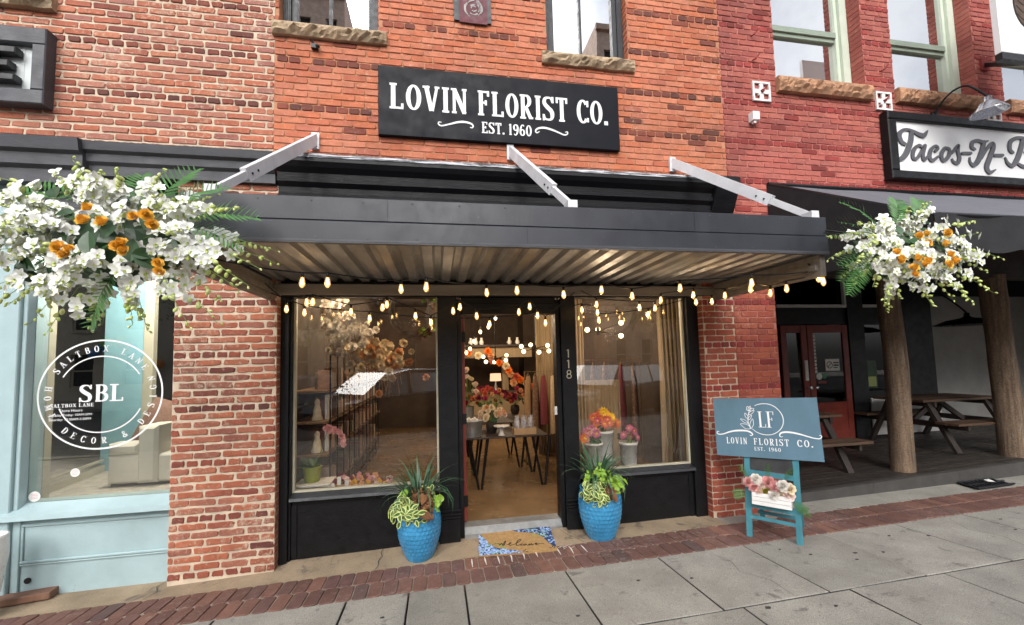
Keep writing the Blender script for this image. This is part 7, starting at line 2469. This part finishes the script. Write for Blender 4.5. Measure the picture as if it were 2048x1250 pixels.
def car(label, x, y, z, L, H_, W_, m, suv, turn=0.0):
    t_ = thing('parked_car', label, 'car', (0, 0, 0), 'cars in the street')
    hl = L / 2
    belt = .60 * H_
    mb = MB()
    # cross-sections along the length: (x, sill z, shoulder z, deck z, half width)
    secs = [(-hl, .42, .62 * belt, .70 * belt, W_ * .36), (-hl + .12, .30, .78 * belt, .86 * belt, W_ * .45), (-hl + .5, .27, .84 * belt, .94 * belt, W_ * .49), (-hl + 1.05, .27, .90 * belt, belt, W_ * .5),
            (-hl + 2.3, .27, .92 * belt, belt + .01, W_ * .5), (hl - .8, .27, .95 * belt, belt + .02, W_ * .5), (hl - .12, .30, .92 * belt, belt, W_ * .48), (hl, .42, .80 * belt, .90 * belt, W_ * .43)]
    vs = []
    for x_, z0, z1, z2, hw in secs:
        ring_ = [(hw * .93, z0), (hw * 1.0, (z0 + z1) / 2), (hw * .985, z1), (hw * .93, z1 + (z2 - z1) * .6), (hw * .80, z2)]
        vs += [(x_, -yv, zv) for yv, zv in ring_] + [(x_, yv, zv) for yv, zv in reversed(ring_)]
    q = 10
    mb.add(vs, [(i * q + k, i * q + (k + 1) % q, (i + 1) * q + (k + 1) % q, (i + 1) * q + k) for i in range(len(secs) - 1) for k in range(q)] + [tuple(range(q)), tuple(reversed(range((len(secs) - 1) * q, len(secs) * q)))])
    cab = [(-hl + 1.0, belt, W_ * .44, belt + .01), (-hl + 1.75, belt, W_ * .45, .93 * H_), (-hl + 2.3, belt, W_ * .45, .985 * H_), (0, belt, W_ * .45, H_), (hl - (.75 if suv else 1.4), belt, W_ * .45, .97 * H_), (hl - (.2 if suv else .7), belt, W_ * .43, belt + .03)]
    vs = []
    for x_, z0, hw, z1 in cab:
        tw = hw - .16 * (z1 - z0) / (H_ - belt)
        ring_ = [(hw, z0), (tw, z1 - .04 * (z1 - z0)), (tw * .86, z1)]
        vs += [(x_, -yv, zv) for yv, zv in ring_] + [(x_, yv, zv) for yv, zv in reversed(ring_)]
    q = 6
    mb.add(vs, [(i * q + k, i * q + k + 1, (i + 1) * q + k + 1, (i + 1) * q + k) for i in range(len(cab) - 1) for k in range(q - 1)])
    mb.build('body', m, t_, smooth=False)
    tr2 = MB()
    for s_ in (-1, 1):
        tr2.tube([(-hl + 1.05, s_ * W_ * .445, belt + .03), (-hl + 1.8, s_ * (W_ * .45 - .135), .915 * H_), (-hl + 2.3, s_ * (W_ * .45 - .15), .965 * H_), (0, s_ * (W_ * .45 - .155), .98 * H_), (hl - 1.0, s_ * (W_ * .45 - .15), .96 * H_)], .016, 5)
        tr2.tube([(-hl + 1.1, s_ * W_ * .478, belt + .012), (hl - .4, s_ * W_ * .478, belt + .025)], .014, 5)
        tr2.box(-hl + 1.35, -hl + 1.55, s_ * (W_ * .5 + .10) - .09, s_ * (W_ * .5 + .10) + .09, belt + .05, belt + .19)
    tr2.build('highlight_trim', 'chrome', t_)  # chrome lines on roof and belt added as highlights for the reflected body
    for s in (-1, 1):
        g = MB()
        for k, (a, b) in enumerate(((.30, .47), (.49, .70), (.72, .92))):
            xa, xb = -hl + L * a, -hl + L * b
            yb, yt = s * (W_ * .45 + .012), s * (W_ * .45 - .125)
            dx = .28 if k == 0 else 0
            g.add([(xa + .02, yb, .625 * H_), (xb, yb, .625 * H_), (xb - (.2 if k == 2 else 0), yt, .92 * H_), (xa + dx, yt, .92 * H_)], [(0, 1, 2, 3)])
        g.build('side_window', 'glass_car', t_)
    g = MB(); g.add([(-hl + 1.02, -W_ * .43, .62 * H_), (-hl + 1.02, W_ * .43, .62 * H_), (-hl + 1.74, W_ * .45 - .16, .92 * H_), (-hl + 1.74, -W_ * .45 + .16, .92 * H_)], [(0, 1, 2, 3)])
    g.xf(Matrix.Translation((-.05, 0, .05))); g.build('windscreen', 'glass_screen', t_)
    for sx in (-hl + .85, hl - .9):
        for s in (-1, 1):
            w_ = MB(); w_.tube([(sx, s * (W_ / 2 - .22), .33), (sx, s * (W_ / 2 + .005), .33)], .34, 18); wo = w_.build('wheel', 'tyre', t_)
            w_ = MB(); w_.tube([(sx, s * (W_ / 2 + .002), .33), (sx, s * (W_ / 2 + .015), .33)], .21, 14); w_.build('rim', 'chrome', wo)
    for s in (-1, 1):
        w_ = MB(); w_.bbox(-hl - .01, -hl + .2, s * (W_ / 2 - .28) - .14, s * (W_ / 2 - .28) + .14, .50 * H_ - .10, .50 * H_ + .0, .02); w_.build('headlight', 'chrome', t_)
    t_.location = (x, y, z); t_.rotation_euler = (0, 0, radians(turn))


car('black car parked nose to the kerb, reflected in the left florist window', -1.2, -7.75, -.22, 4.8, 1.72, 1.9, 'car_black', True, -40)
car('second black car parked nose to the kerb, reflected in the right florist window', 5.3, -7.85, -.22, 5.2, 1.75, 1.95, 'car_black', False, -40)
car('silver car passing in the street, reflected in the left florist window', -5.3, -12.0, -.22, 4.6, 1.55, 1.85, 'car_silver', True)


def street_tree(label, x, y, h, seed, rr):
    r = random.Random(seed)
    tr = thing('street_tree', label, 'tree', (x, y, -.1), 'trees across the street')
    mb = MB()
    mb.tube([(x, y, -.1), (x + .05, y, 1.2), (x - .05, y, h * .45), (x, y, h * .75)], [.16, .13, .10, .04], 8)
    tips = []
    for k in range(14):
        a = r.uniform(0, 6.28); z0 = h * r.uniform(.35, .7)
        e = Vector((x + rr * .75 * cos(a) * r.uniform(.5, 1), y + rr * .75 * sin(a) * r.uniform(.5, 1), z0 + r.uniform(.6, h * .35)))
        mb.tube([(x, y, z0), Vector((x, y, z0)).lerp(e, .5) + Vector((0, 0, .1)), e], [.05, .03, .012], 5); tips.append(e)
    mb.build('trunk', 'bark', tr)
    mb = MB()
    for k in range(2600):
        c_ = tips[r.randrange(len(tips))]
        p = c_ + Vector((r.gauss(0, 1), r.gauss(0, 1), r.gauss(0, .8))) * rr * .24
        a, b = Vector((r.gauss(0, 1), r.gauss(0, 1), r.gauss(0, 1))).normalized(), Vector((r.gauss(0, 1), r.gauss(0, 1), r.gauss(0, 1))).normalized()
        s = r.uniform(.06, .13)
        mb.add([p, p + a * s, p + (a + b * .7) * s, p + b * s * .7], [(0, 1, 2, 3)])
    o = mb.build('crown', 'tree_leaf', tr); o['kind'] = 'stuff'


street_tree('leafy street tree on the far kerb, reflected in the teal window', -9.5, -17, 7, 1, 2.4)
street_tree('leafy street tree on the far kerb, reflected in the left florist window', -1.5, -19.2, 7, 2, 2.6)
street_tree('leafy street tree on the far kerb, reflected in the right florist window', 7.5, -19.2, 8.5, 3, 2.8)
# balloons over a doorway across the street
bal = thing('balloon_garland', 'blue, green and yellow balloon garland across the street, reflected in the teal window', 'balloons', (-17.5, -23.3, 2.4))
for k in range(22):
    x = -19.5 + .16 * k + hr.uniform(-.1, .1); z = 2.7 + .7 * sin(k * .25) + hr.uniform(-.2, .2)
    mb = MB(); mb.ball((x, -23.5, z), .22, .22, .26, 10, 7); mb.build('balloon', ('balloon_blue', 'balloon_green', 'balloon_yellow', 'balloon_orange')[(k // 3) % 4], bal, smooth=True)
